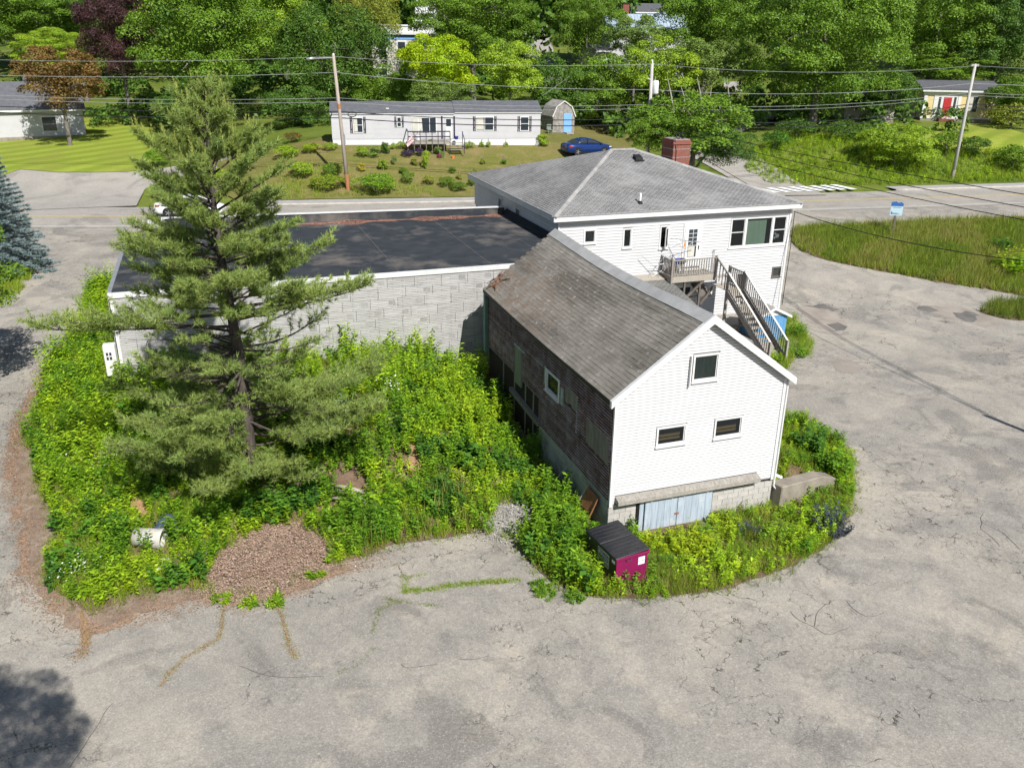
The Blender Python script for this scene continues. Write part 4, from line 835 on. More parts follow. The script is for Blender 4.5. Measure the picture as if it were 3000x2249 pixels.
for k in range(3): ob('leg', MB().tube([(12.6+.2*math.cos(k*2.1), 18.05+.2*math.sin(k*2.1), DZ), (12.6, 18.05, DZ+.55)], .015, 5), 'metal_grey', t)
t = thing('shovel', 'long-handled shovel leaning on the house wall by the stair', 'shovel', (15.0, 18.3, 2.22)); ob('handle', MB().tube([(14.95, 18.4, 2.3), (14.85, 18.5, 3.75)], .018, 6), 'wood_grey', t); ob('grip', MB().tube([(14.78, 18.5, 3.85), (14.85, 18.5, 3.75), (14.92, 18.5, 3.85), (14.78, 18.5, 3.85)], .015, 5), 'black_iron', t)
bs = thing('blue_shed', 'little blue plank shed with grey roof at the house corner by the stair', 'shed', (16.5, 15.2, -.4)); sx0, sx1, sy0, sy1 = 15.5, 17.25, 14.7, 16.6
ob('core', MB().box(sx0+.03, sx1-.03, sy0+.03, sy1-.03, -.5, 1.05), 'blue_paint', bs)
for k in range(10): ob('plank', MB().box(sx0+.175*k+.004, sx0+.175*(k+1)-.004, sy0, sy0+.028, -.45, 1.1), 'blue_paint', bs)
for k in range(10): ob('plank', MB().box(sx1-.028, sx1, sy0+.03+.185*k+.004, sy0+.03+.185*(k+1)-.004, -.45, 1.1), 'blue_paint', bs)
ob('gable', MB().prism([(sx0, sy0, 1.1), (sx1, sy0, 1.1), ((sx0+sx1)/2, sy0, 1.5)], (0, .05, 0)), 'paint_white', bs)
for s_ in (-1, 1):
    xm = (sx0+sx1)/2; xe = xm+s_*1.08; ob('roof', MB().hexa([(xm, sy0-.12, 1.50), (xe, sy0-.12, 1.0), (xe, sy1+.1, 1.0), (xm, sy1+.1, 1.50), (xm, sy0-.12, 1.57), (xe, sy0-.12, 1.06), (xe, sy1+.1, 1.06), (xm, sy1+.1, 1.57)]), 'shake_grey', bs)
    ob('rake_board', MB().hexa([(xm, sy0-.16, 1.44), (xe, sy0-.16, .93), (xe, sy0-.12, .93), (xm, sy0-.12, 1.44), (xm, sy0-.16, 1.58), (xe, sy0-.16, 1.065), (xe, sy0-.12, 1.065), (xm, sy0-.12, 1.58)]), 'paint_white', bs)
mat('seam_grey', (.07, .07, .07), (.12, .115, .11), 3)
# ------------------------------------------------------------------ the flat-roofed building
FX0, FX1, FY0, FY1, FZ = -15.05, 5.55, 14.72, 26.7, 4.86
fb = thing('flat_roof_building', 'long flat black-roofed building clad in pale stone-look panels', 'building', (-5, 14.7, .6)); fS = Fr((0, FY0, 0), (1, 0, 0), (0, -1, 0))
ob('wall', MB().box(FX0+.05, FX1, FY0+.06, FY1, -.4, FZ-.06), 'block_grey', fb)
pw = board(fb, fS, FX0+.1, FX1, FZ-.30, FZ-.18, -.06, -.002, 'mortar_lap_shade', 'front_wall'); PH, PW = .455, 1.22
for r in range(9):
    v = FZ-.19-(r+1)*PH; off = [0, .41, .78, .2, .6, .05, .5, .9, .3][r]
    u = FX0+.12-off
    while u < 1.6:
        a, b = max(u, FX0+.12), min(u+PW, 1.6)
        if b-a > .1:
            l = round(b-a-.014, 3)
            def bd(mb, l=l): mb.box(0, l, -.02, .055, 0, PH-.002)
            p = piece('wall_panel', (l,), bd, 'stone_panel', pw, (a, FY0, v))
            if b-a > .6 and (r*5+int(u*3)) % 3 != 1:
                def bc(mb): mb.box(0, .30, -.003, .01, 0, .17)
                piece('dark_cell', (1,), bc, 'panel_dark_cell', pw, (b-.42, FY0-.022, v+.16))
        u += PW
ob('roof', MB().box(FX0, FX1+.02, FY0-.02, FY1, FZ-.10, FZ), 'roof_black', fb)
ob('edge_trim', MB().box(FX0-.05, FX1-3.2, FY0-.07, FY0-.022, FZ-.17, FZ+.03), 'trim_white', fb); ob('edge_trim', MB().box(FX0-.05, FX1-3.2, FY0-.06, FY0+.05, FZ+.032, FZ+.04), 'trim_white', fb)
ob('edge_trim', MB().box(FX0-.06, FX0+.10, FY0+.1, FY1-.4, FZ+.005, FZ+.07), 'metal_grey', fb); ob('corner_trim', MB().box(FX0-.04, FX0+.12, FY0-.06, FY0-.005, .2, FZ-.25), 'trim_white', fb); ob('corner_trim', MB().box(FX0-.05, FX0-.003, FY0-.06, FY0+.2, .2, FZ-.25), 'trim_white', fb)
pr = MB().prism([(FX0+.9, FY1+1.3, FZ-1), (FX1-.1, FY1-.15, FZ-1), (FX1-.1, FY1-.15, FZ+.36), (FX0+.9, FY1+1.3, FZ+.42)], (0, .22, 0)); ob('parapet', pr, 'roof_black', fb)
ob('parapet_cap', MB().prism([(FX0+.9, FY1+1.25, FZ+.42), (FX1-.1, FY1-.2, FZ+.365), (FX1-.1, FY1-.2, FZ+.41), (FX0+.9, FY1+1.25, FZ+.465)], (0, .32, 0)), 'trim_white', fb)
ob('rear_roof', MB().prism([(FX0+.3, FY1-.02, FZ-.005), (FX1, FY1-.02, FZ-.005), (FX1-.1, FY1-.1, FZ-.005), (FX0+.9, FY1+1.31, FZ-.005)], (0, 0, -.3)), 'roof_black', fb)
ob('parapet_block', MB().box(FX0+.9, FX0+1.75, FY1+.95, FY1+1.28, FZ+.0, FZ+.44), 'trim_white', fb)
for x in (-8.2, -3.4, .9, 3.9): ob('membrane_seam', MB().box(x, x+.035, FY0+.2, FY1-.3, FZ+.001, FZ+.008), 'seam_grey', fb)
ob('wall_flashing', MB().prism([(FX1-.35, FY0+.2, FZ+.004), (FX1+.02, FY0+.2, FZ+.3), (FX1+.02, FY0+.2, FZ+.004)], (0, 11.6, 0)), 'tar_black', fb)
def flake(n, fx, size, zt, m, name, parent):            # loose chips lying on something flat
    V = []; Fq = []
    for i in range(n):
        x, y, z = fx(); a = random.uniform(0, 6.28); s_ = size*random.uniform(.6, 1.4); c_, d_ = math.cos(a)*s_, math.sin(a)*s_; k = len(V); t_ = random.uniform(-.5, .5)*s_
        V += [(x-c_, y-d_, z+.005), (x+d_*.6, y-c_*.6, z+.01+abs(t_)), (x+c_, y+d_, z+.01), (x-d_*.6, y+c_*.6, z+.02+abs(t_)*.5)]; Fq.append((k, k+1, k+2, k+3))
    return arr(name, np.array(V), np.array(Fq), m, parent)
def gstrip():
    x = random.uniform(-7.5, 5.0); w = (.35+.25*math.sin(x*1.3)+.2*math.sin(x*3.1)); y = FY1-.45-(x+7.5)*.02+random.uniform(-1, 1)*max(.1, w); return x, y+max(0, (FX1-x))*.02, FZ+.004
mat('roof_chips', (.34, .16, .115), (.42, .24, .17), 5, rough=.95)
tag(flake(9000, gstrip, .03, 0, 'roof_chips', 'roof_gravel', None), 'rust red gravel drift along the rear parapet of the flat roof', 'gravel', kind='stuff')
def gpatch():
    a = random.uniform(0, 6.28); r = random.random()**.5; return -11.7+math.cos(a)*r*1.2, 18.6+math.sin(a)*r*1.0, FZ+.004
tag(flake(1500, gpatch, .05, 0, 'roof_chips', 'needle_drift', None), 'brown drift of needles on the flat roof under the pine', 'litter', kind='stuff')
t = thing('debris', 'tangle of dark rotten branches on the far eave corner of the barn roof', 'debris', (-.1, 12.4, 4.4))
for k in range(14):
    y = random.uniform(12.0, 12.65); a = roofpt(random.uniform(0, .22), y)+(0, 0, .05); b = roofpt(random.uniform(0, .3), min(12.68, y+random.uniform(-.6, .5)))+(0, 0, random.uniform(.05, .16)); ob('branch', MB().tube([a, (a+b)/2+np.random.normal(0, .03, 3)+(0, 0, .03), b], [.03, .026, .012], 5), 'wood_dark' if k % 3 else 'rust', t)
mp = at(330, 1060, H); t = thing('meter_box', 'white utility meter box on the left corner of the flat building', 'utility box', (-15.3, 14.5, 1.2))
ob('cabinet', MB().box(-15.55, -15.1, 14.25, 14.65, 1.6, 2.9), 'trim_white', t, bev=.02)
for z in (2.3, 2.48):
    for x in (-15.46, -15.34): ob('dark_window', MB().box(x, x+.08, 14.235, 14.25, z, z+.12), 'ink_dark', t)
# ------------------------------------------------------------------ leaves, plants, trees
rg = np.random.default_rng(11)
def unit(v): return v/(np.linalg.norm(v, axis=-1, keepdims=True)+1e-9)
def leafquads(B, D, N, S, asp):
    """leaf blades: base points B, axis D, normal N, length S, width S*asp"""
    D = unit(D); W = unit(np.cross(D, N))*(S*asp/2)[:, None]; D = D*S[:, None]; n = len(B); up = unit(N)*(S*.08)[:, None]
    V = np.stack([B, B+D*.45+W+up, B+D, B+D*.45-W+up], 1).reshape(-1, 3); F = np.arange(4*n).reshape(n, 4); return V, F
def join(parts):
    Vs, Fs, k = [], [], 0
    for V, F in parts: Vs.append(V); Fs.append(F+k); k += len(V)
    return np.concatenate(Vs), np.concatenate(Fs)
def crown(seed, ncl, per, leaf, cr=(.20, .34), squash=.55, inner=.30, asp=.62, top=0.):
    """unit crown of separate leaf clumps: radius 1, z from -1 to 1"""
    r = np.random.default_rng(seed); d = unit(r.normal(size=(ncl, 3))); d[:, 2] = np.where(d[:, 2] < -.45, -d[:, 2]*.6, d[:, 2]); d = unit(d)
    rad = r.uniform(.66, .97, ncl)**.8; c = d*rad[:, None]; c[:, :2] *= (1-top*np.clip(c[:, 2:], 0, 1)); cs = r.uniform(*cr, ncl)
    idx = np.repeat(np.arange(ncl), per); n = len(idx); e = unit(r.normal(size=(n, 3))+d[idx]*.45+np.array((0, 0, .5))); e[:, 2] = np.where(e[:, 2] < -.25, -e[:, 2], e[:, 2])
    q = r.uniform(.72, 1.06, n); P = c[idx]+e*(cs[idx]*q)[:, None]*np.array((1, 1, squash)); N = unit(e*1.0+np.array((0, 0, .15))+r.normal(size=(n, 3))*.35); T = unit(np.cross(N, r.normal(size=(n, 3)))+e*.3)
    S = leaf*r.uniform(.7, 1.35, n)
    if inner:
        m = int(n*inner); e2 = unit(r.normal(size=(m, 3))); P = np.r_[P, e2*(r.uniform(.15, .68, m))[:, None]]; N = np.r_[N, unit(e2+r.normal(size=(m, 3)))]; T = np.r_[T, unit(r.normal(size=(m, 3)))]; S = np.r_[S, leaf*1.25*np.ones(m)]
    return leafquads(P, T, N, S, asp)
CR = {}
def crown_mesh(kind):
    if kind not in CR:
        V, F = {'big0': lambda: crown(1, 100, 370, .029, (.13, .24), .78), 'big1': lambda: crown(2, 112, 330, .028, (.12, .22), .8), 'big2': lambda: crown(3, 135, 390, .024, (.10, .21), .72), 'tall': lambda: crown(4, 84, 330, .033, (.12, .22), .8, top=.45),
                'weep': lambda: crown(5, 120, 180, .045, (.11, .2), 1.5, .2, .35), 'mid': lambda: crown(6, 52, 270, .048, (.16, .27), .75), 'mid1': lambda: crown(7, 56, 260, .046, (.15, .25), .8), 'bush': lambda: crown(8, 24, 70, .15, (.3, .45)), 'fine': lambda: crown(9, 66, 190, .05, (.14, .25), .8), 'low': lambda: crown(10, 34, 60, .13, (.26, .4), .8, .1, .45),
                'airy': lambda: crown(12, 62, 60, .075, (.12, .22), .6, .03)}[kind]()
        CR[kind] = arr(None, V, F, 'leaf_maple')
    return CR[kind]
def crown_ob(name, kind, m, parent):
    o = link(name, crown_mesh(kind), parent); o.material_slots[0].link = 'OBJECT'; o.material_slots[0].material = M[m]; return o
def limbs(base, top, r0, cx, cr, cz, n=6, seed=0, up=.55):
    """a trunk that tapers and splits into limbs reaching into the crown"""
    r = random.Random(seed); mb = MB(); b = np.array(base, float); t = np.array(top, float); mid = (b+t)/2+np.array((r.uniform(-.15, .15), r.uniform(-.15, .15), 0))
    mb.tube([b-(0, 0, .15), b+(0, 0, .15), mid, t], [r0*1.35, r0, r0*.75, r0*.35], 8); c = np.array((cx[0], cx[1], cz))
    for k in range(n):
        f = r.uniform(.3, .95); s = b+(t-b)*f; a = 6.28*k/n+r.uniform(-.4, .4); e = c+np.array((math.cos(a)*cr[0]*.72, math.sin(a)*cr[0]*.72, r.uniform(-.35, .6)*cr[1])); m = (s+e)/2+np.array((0, 0, .12*np.linalg.norm(e-s))); mb.tube([s, m, e], [r0*.42, r0*.26, r0*.06], 6, False)
    return mb
NTREE = [0]
def tree(name, label, p, rx, rz, kind, lm, group=None, cat='tree', bark='bark_grey', trunk=True, ry=None, rot=None, ground=None, nl=6):
    """p: crown centre; the trunk stands on the ground below it"""
    NTREE[0] += 1; g = float(Z(p[0], p[1])) if ground is None else ground; t = thing(name, label, cat, (p[0], p[1], g), 0, group)
    o = crown_ob('crown', kind, lm, t); o.location = (0, 0, p[2]-g); o.scale = (rx, ry or rx, rz); o.rotation_euler = (0, 0, NTREE[0]*1.7 if rot is None else rot)
    if trunk: ob('trunk', limbs((p[0], p[1], g), (p[0], p[1], max(g+.8, p[2]+rz*.35)), max(.05, rx*.055), (p[0], p[1]), (rx, rz), p[2], nl, NTREE[0]), bark, t, True)
    return t
def ptree(name, label, px, py, rxp, rzp, D, kind, lm, **kw):   # crown as seen: centre, radii in photo pixels, distance ahead
    p = dep(px, py, D); k = D/FPX; return tree(name, label, p, rxp*k, rzp*k/.95, kind, lm, **kw)
G1 = 'trees on the hillside beyond the road'
for a in [
 ('maple_tree', 'dark leafy tree in the far top left corner above the grey-roofed house', 40, 50, 170, 110, 108, 'big0', 'leaf_maple'),
 ('maple_tree', 'dark green tree between the top left corner and the purple beech', 215, 55, 120, 100, 112, 'big1', 'leaf_deep'),
 ('willow_tree', 'pale yellow-green bushy tree behind the grey-roofed house', 165, 160, 120, 72, 98, 'big2', 'leaf_fresh'),
 ('beech_tree', 'dark purple copper beech beside the big green maple', 350, 120, 112, 185, 95, 'big1', 'leaf_purple'),
 ('maple_tree', 'large round green maple right of the purple beech', 600, 130, 215, 190, 93, 'big0', 'leaf_maple'),
 ('ash_tree', 'fresh green tree between the big maple and the leaning utility pole', 830, 85, 120, 130, 104, 'tall', 'leaf_fresh'),
 ('willow_tree', 'deep green drooping tree behind the left half of the mobile home', 985, 185, 172, 150, 97, 'weep', 'leaf_deep'),
 ('birch_tree', 'olive green weeping birch in front of the tall white house', 1075, 62, 100, 105, 100, 'weep', 'leaf_olive'),
 ('locust_tree', 'vivid yellow-green tree behind the mobile home', 1275, 212, 112, 98, 92, 'mid', 'leaf_lime'),
 ('lilac_bush', 'grey-green rounded bush below the vivid yellow tree', 1298, 278, 92, 45, 86, 'mid1', 'leaf_greygreen'),
 ('maple_tree', 'large green maple right of the steeple-roofed white house', 1385, 80, 190, 160, 102, 'big2', 'leaf_maple'),
 ('young_maple', 'lighter green young maple left of the shed road', 1495, 225, 95, 92, 94, 'mid', 'leaf_fresh'),
 ('maple_tree', 'dark green maple left of the blue metal roof', 1722, 95, 112, 120, 112, 'big1', 'leaf_maple'),
 ('maple_tree', 'dark green tree right behind the grey shed', 1640, 262, 110, 92, 98, 'mid1', 'leaf_deep'),
 ('maple_tree', 'dense green tree behind the rear utility pole', 1780, 262, 112, 92, 100, 'mid', 'leaf_maple'),
 ('willow_bush', 'pale grey-green tree below the blue metal roof', 1865, 125, 82, 70, 106, 'fine', 'leaf_greygreen'),
 ('maple_tree', 'mid green tree above the pole with the transformer', 1935, 215, 110, 95, 98, 'mid1', 'leaf_fresh'),
 ('willow_tree', 'grey-green tree right of the pole with the transformer', 2060, 205, 105, 80, 99, 'fine', 'leaf_greygreen'),
 ('maple_tree', 'broad green maple right of the blue metal roof', 2075, 75, 165, 140, 110, 'big0', 'leaf_maple'),
 ('maple_tree', 'huge green maple filling the upper right beside the driveway', 2405, 165, 245, 235, 96, 'big2', 'leaf_maple'),
 ('maple_tree', 'tall green tree behind the yellow house', 2745, 100, 185, 165, 118, 'big1', 'leaf_maple'),
 ('ash_tree', 'green tree in the upper right corner', 2930, 130, 135, 150, 114, 'tall', 'leaf_deep'),
 ('young_maple', 'leafy lower tree left of the yellow house', 2580, 285, 100, 75, 102, 'mid1', 'leaf_deep'),
 ('young_maple', 'small tree right of the yellow house at the picture edge', 2965, 300, 75, 70, 104, 'mid', 'leaf_maple'),
 ('young_maple', 'maple boughs hanging over the roof of the yellow house', 2790, 205, 130, 48, 114, 'mid1', 'leaf_maple'),
 ('elder_bush', 'dark bush between the purple beech and the pine top', 520, 318, 70, 45, 92, 'mid1', 'leaf_deep'),
 ('elder_bush', 'dark understorey tree left of the mobile home', 880, 330, 100, 70, 91, 'mid', 'leaf_deep'),
 ('maple_tree', 'half-hidden tree between the drooping tree and the vivid yellow tree', 1120, 270, 90, 70, 96, 'mid1', 'leaf_maple'),
]: ptree(*a, group=G1)
ptree('japanese_maple', 'rusty brown spreading maple on the mown lawn', 175, 250, 122, 100, 84, 'fine', 'leaf_rust', nl=9)
# the apple tree behind the chimney
t = ptree('apple_tree', 'gnarled apple tree with bare top twigs behind the brick chimney', 2035, 385, 185, 100, 70, 'mid', 'leaf_maple', nl=8); p = dep(2035, 385, 70)
for k in range(7):
    a = dep(1975+k*28, 330, 69.5+.2*k); b = dep(1955+k*30+10*math.sin(k*2), 225+26*(k % 3), 69.5); ob('bare_branch', MB().tube([a, (a+b)/2+(.25*math.sin(k), 0, .1), b], [.07, .05, .015], 5, False), 'twig_grey', t)
o = crown_ob('lower_crown', 'mid1', 'leaf_deep', t); q = dep(2120, 440, 68); o.location = tuple(q-BASE[t.name]); o.scale = (2.6, 2.6, 2.0)
o = crown_ob('lower_crown', 'mid1', 'leaf_maple', t); q = dep(1930, 400, 68); o.location = tuple(q-BASE[t.name]); o.scale = (2.6, 2.2, 1.9)
# the wood closing the view
fm_ = []
for k in range(74):
    px = -160+k*46+rg.uniform(-15, 15); D = rg.uniform(128, 165); py = rg.uniform(10, 105); q = dep(px, py, D); V, F = crown(100+k % 5, 22, 48, .13, (.26, .42), .7, .15); s = rg.uniform(6, 9)*D/150
    ca, sa = math.cos(k), math.sin(k); V = V@np.array([[ca, sa, 0], [-sa, ca, 0], [0, 0, 1]]); fm_.append((V*np.array((s, s, s*1.15))+q, F))
V, F = join(fm_); tag(arr('woodland', V, F, 'leaf_deep'), 'unbroken dark green wood closing off the hillside', 'wood', kind='stuff')
fm_ = []
for k in range(150):
    px = -120+k*22+rg.uniform(-10, 10); D = rg.uniform(92, 125); q = dep(px, 0, D); g = float(Z(q[0], q[1])); 
    if 1480 < px < 1650 and D < 124: continue
    V, F = crown(200+k % 4, 9, 34, .28, (.35, .5), .8, .1); s = rg.uniform(1.2, 2.3); fm_.append((V*s+np.array((q[0], q[1], g+.8)), F))
V, F = join(fm_); tag(arr('undergrowth', V, F, 'leaf_deep'), 'tangled dark undergrowth below the hillside trees', 'undergrowth', kind='stuff')
# trees standing outside the picture whose shade falls into it
tree('maple_tree', 'maple left of the drive whose shade falls on the asphalt', np.array((-23.0, 14.6, 6.0)), 4.7, 3.2, 'big1', 'leaf_maple')
tree('maple_tree', 'maple beside the lower lot whose shade reaches the bottom left corner', np.array((-16.0, -15.2, 10.4)), 2.9, 2.1, 'big1', 'leaf_maple')
# ---- conifers
def needles(P, A, L, n, spread, w, r, droop=0.):
    """tufts: at each P along A, n thin blades of length L"""
    k = len(P); A = unit(np.repeat(A, n, 0)); B = np.repeat(P, n, 0); d = unit(A+r.normal(size=A.shape)*spread-np.array((0, 0, droop))); l = np.repeat(L, n)*r.uniform(.75, 1.2, k*n) if hasattr(L, '__len__') else L*r.uniform(.75, 1.2, k*n)
    sd = unit(np.cross(d, r.normal(size=d.shape)))*w; V = np.stack([B-sd, B+sd, B+d*l[:, None]], 1).reshape(-1, 3); return V, np.arange(3*k*n).reshape(-1, 3)
pb = at(735, 1420, H); ph = 12.7; r = np.random.default_rng(5); PT = {'p': [], 'a': []}; br = MB(); NEWP, NEWA = [], []
pine = thing('pine_tree', 'tall shaggy white pine standing in the weeds before the flat building', 'pine tree', pb)
def tz(z): return np.array((pb[0]+.12*math.sin(z*.5), pb[1]+.1*math.sin(z*.4+1), pb[2]+z))
ob('trunk', MB().tube([tz(z) for z in np.linspace(-.2, ph, 16)], list(np.interp(np.linspace(0, 1, 16), [0, .05, .5, 1], [.33, .24, .14, .015])), 10), 'bark_pine', pine, True)
prof = lambda z: np.interp(z, [.8, 1.8, 3.2, 4.6, 5.4, 6.2, 7.2, 8.6, 10, 11.4, 12.5], [3.0, 3.9, 4.3, 3.8, 3.6, 3.2, 2.9, 2.5, 1.9, 1.2, .5])
zs = np.concatenate([np.arange(1.0, 4.6, .36), np.arange(4.9, 6.0, .5), np.arange(6.1, 12.4, .35)]); az = 0
def do_branch(z, a, L, rise, dens, thick):
    s = tz(z); d = np.array((math.cos(a), math.sin(a), rise)); d /= np.linalg.norm(d); side = np.array((-math.sin(a), math.cos(a), 0)); n = max(4, int(L*3)); pts = []
    bend = r.normal(0, .10)*L
    for i in range(n+1):
        f = i/n; pts.append(s+d*L*f+side*bend*f*f+np.array((0, 0, (-.05 if z < 5 else .03)*L*math.sin(f*3.1)+.10*L*f**3)))
    br.tube(pts, [thick*.7*(1-.85*i/n)+.005 for i in range(n+1)], 5, False); ps = np.array(pts); nt = int(L*11*dens)
    for k in range(nt):
        f = r.uniform(.28, 1.); i = min(n-1, int(f*n)); b = ps[i]+(ps[i+1]-ps[i])*(f*n-i); t = unit(ps[i+1]-ps[i]); sg = 1 if k % 2 else -1
        tl = L*r.uniform(.12, .30)*(1.15-f*.6); td = unit(t*.75+side*sg*r.uniform(.5, 1.)+np.array((0, 0, r.uniform(-.05, .8)))); q = b+td*tl; m = (b+q)/2+np.array((0, 0, .04*tl))
        br.tube([b, m, q], [.008, .006, .003], 3, False); nn = max(4, int(tl*13)); ff = np.linspace(.35, 1, nn)[:, None]; PT['p'].append(b+(q-b)*ff+r.normal(0, .035, (nn, 3))); PT['a'].append(np.repeat(td[None], nn, 0)+np.array((0, 0, .35)))
        if z > 9.5 and k % 5 == 0: NEWP.append(q); NEWA.append((td*.25+np.array((0, 0, 1.))))
    nn = 8; ff = np.linspace(.6, 1, nn); PT['p'].append(np.array([np.interp(ff, np.linspace(0, 1, n+1), ps[:, j]) for j in range(3)]).T); PT['a'].append(np.repeat(unit(ps[-1]-ps[-2])[None], nn, 0)+np.array((0, 0, .2)))
for z in zs:
    for k in range(5 if z < 10.5 else 4):
        az += 2.4+r.normal(0, .2); L = prof(z)*r.uniform(.58, 1.18); dens = 1.2 if z < 6 else 1.35
        if 4.0 < z < 6.0: dens = .35
        do_branch(z+r.uniform(-.15, .15), az, L, np.interp(z, [1, 4, 8, 12], [-.04, .02, .25, .9])+r.normal(0, .06), dens, .02+.012*L)
for a, L, z in ((math.pi+.12, 5.3, 5.6), (math.pi+.3, 4.5, 6.0), (.15, 4.4, 5.8), (-.1, 4.2, 6.2)): do_branch(z, a, L, .02, .8, .075)
for k in range(26):                                   # bare grey dead twigs below the gap
    z = r.uniform(3.3, 5.2); a = r.uniform(1.6, 4.4); s = tz(z); L = r.uniform(1.4, 3.4); e = s+np.array((math.cos(a)*L, math.sin(a)*L, r.uniform(-.1, .9))); m = (s+e)/2+np.array((0, 0, .1)); br.tube([s, m, e], [.03, .018, .005], 4, False)
    for j in range(4): f = r.uniform(.3, .9); b = s+(e-s)*f; q = b+r.normal(0, .35, 3); br.tube([b, q], [.009, .003], 3, False)
ob('branches', br, 'bark_pine', pine, True, fix=False)
P = np.concatenate(PT['p']); A = np.concatenate(PT['a']); V, F = needles(P, A, .19, 10, .7, .0095, r); arr('needles', V, F, 'needle_pine', pine)
NEWP, NEWA = np.array(NEWP), unit(np.array(NEWA)); NEWP = np.r_[NEWP, [tz(ph-.1)]*3]; NEWA = np.r_[NEWA, unit(r.normal(0, .3, (3, 3))+np.array((0, 0, 1)))]
ll = r.uniform(.25, .55, len(NEWP)); mb = MB(); [mb.tube([p, p+a*l], [.016, .008], 4, False) for p, a, l in zip(NEWP, NEWA, ll)]
nv = join([needles(NEWP+NEWA*(ll*f)[:, None], NEWA, .10, 9, .28, .008, r) for f in (.1, .3, .5, .7, .9)]); arr('candles', nv[0], nv[1], 'needle_new', pine)
def spruce(name, label, base, h, rad, seed):
    r = np.random.default_rng(seed); t = thing(name, label, 'spruce tree', base); b0 = np.array(base); ob('trunk', MB().tube([b0-(0, 0, .1), b0+(0, 0, h)], [.2, .01], 8), 'bark_grey', t); Ps, As = [], []; az = 0; br = MB()
    for z in np.arange(.25, h-.1, .14):
        for k in range(7):
            az += 2.4; L = rad*(1-z/h)**.85*r.uniform(.8, 1.08)+.12; d = np.array((math.cos(az), math.sin(az), -.18+.5*z/h)); s = b0+(0, 0, z); e = s+unit(d)*L+np.array((0, 0, .08*L)); side = np.array((-math.sin(az), math.cos(az), 0)); br.tube([s, e], [.02, .004], 3, False); n = int(L*26)+4
            f = r.uniform(.15, 1, n)**.7; sg = r.uniform(-1, 1, n)*.34*L*(1.1-f); Ps.append(s+(e-s)*f[:, None]+side*sg[:, None]+np.c_[np.zeros((n, 2)), -np.abs(sg)*.15]); As.append(unit(d)[None]+side*np.sign(sg)[:, None]*.8+np.zeros((n, 3)))
    ob('branches', br, 'bark_grey', t, fix=False); P = np.concatenate(Ps); A = np.concatenate(As); V, F = needles(P, A, .18, 8, .5, .02, r); arr('needles', V, F, 'needle_spruce', t); return t
spruce('spruce_tree', 'blue spruce at the left picture edge beside the drive', at(-25, 800), 9.2, 3.4, 3)
# ---- low plants: stuff in drifts
EX = [np.array([(-.35, -.05), (6.3, -.05), (6.3, 12.9), (-.35, 12.9)]), np.array([(-15.15, 14.55), (6, 14.55), (6, 28), (-15.15, 28)]), np.array(wp([(600, 1700), (640, 1640), (705, 1600), (790, 1562), (880, 1555), (930, 1585), (960, 1600), (960, 1660), (880, 1700), (800, 1735), (640, 1745)])), np.array(wp([(1425, 1545), (1460, 1500), (1510, 1494), (1560, 1502), (1590, 1525), (1560, 1545), (1500, 1580), (1440, 1565)])), np.array([(-1.15, -2.72), (.0, -2.62), (-.1, -.95), (-1.3, -1.05)]), np.array([(6.1, -.45), (9.1, .25), (9.1, .9), (6.1, .4)])]
for q in ([(1012, 1350), (1030, 1325), (1060, 1318), (1080, 1335), (1110, 1350), (1105, 1362), (1070, 1360), (1040, 1366)], [(1208, 1360), (1225, 1376), (1236, 1402), (1236, 1436), (1215, 1455), (1206, 1430)], [(395, 1490), (430, 1500), (440, 1540), (410, 1550)], [(390, 1570), (490, 1570), (500, 1640), (400, 1640)], [(975, 1435), (1085, 1450), (1085, 1500), (985, 1490)]): EX.append(np.array(wp(q)))
def scatter(poly, dens, ex=EX, edge=0.):
    P = np.array(poly); lo, hi = P.min(0), P.max(0); n = int((hi-lo).prod()*dens); G = rg.uniform(lo, hi, (n, 2)); G = G[inpoly(G, P)]
    for e in ex: G = G[~inpoly(G, e)]
    return G
def nz(x, y, s, k=0): return .5+.5*np.sin(x*s+1.3*k+1.7*np.sin(y*s*.8+k))*np.cos(y*s*1.1+2*k+1.1*np.sin(x*s*.7))
def herbs(G, f, h, k, leaf, asp=.42, lean=.15, up=.15, top=.6, r=rg):
    """upright weeds: leaves spiralling up a stem"""
    n = len(G); z = f(G[:, 0], G[:, 1]); base = np.c_[G, z]; pat = nz(G[:, 0], G[:, 1], 1.7, 9); hh = h*r.uniform(.55, 1.2, n)*(.62+.75*pat); ln = r.normal(0, lean, (n, 2)); ph = r.uniform(0, 6.28, n)
    i = np.arange(k); t = (.18+.82*(i+.5)/k)[None]+np.zeros((n, 1)); a = ph[:, None]+i[None]*2.4+r.normal(0, .2, (n, k)); P = base[:, None]+np.stack([ln[:, :1]*t*hh[:, None], ln[:, 1:]*t*hh[:, None], t*hh[:, None]], 2)
    D = np.stack([np.cos(a), np.sin(a), up+r.normal(0, .25, (n, k))], 2); N = np.stack([-np.cos(a)*up, -np.sin(a)*up, np.ones((n, k))], 2)+r.normal(0, .25, (n, k, 3)); S = leaf*r.uniform(.6, 1.5, (n, 1))*r.uniform(.75, 1.25, (n, k))*(1.1-top*t*.6)*np.sqrt(hh/h)[:, None]
    return leafquads(P.reshape(-1, 3), D.reshape(-1, 3), N.reshape(-1, 3), S.ravel(), asp)
def grass(G, f, h, n, w=.007, spread=.35, r=rg):
    P = np.repeat(np.c_[G, f(G[:, 0], G[:, 1])], n, 0); m = len(P); P[:, :2] += r.normal(0, .05, (m, 2)); d = unit(np.c_[r.normal(0, spread, (m, 2)), np.ones(m)]); l = h*r.uniform(.5, 1.25, m); sd = unit(np.c_[r.normal(size=(m, 2)), np.zeros(m)])*w
    V = np.stack([P-sd, P+sd, P+d*l[:, None]], 1).reshape(-1, 3); return V, np.arange(3*m).reshape(-1, 3)
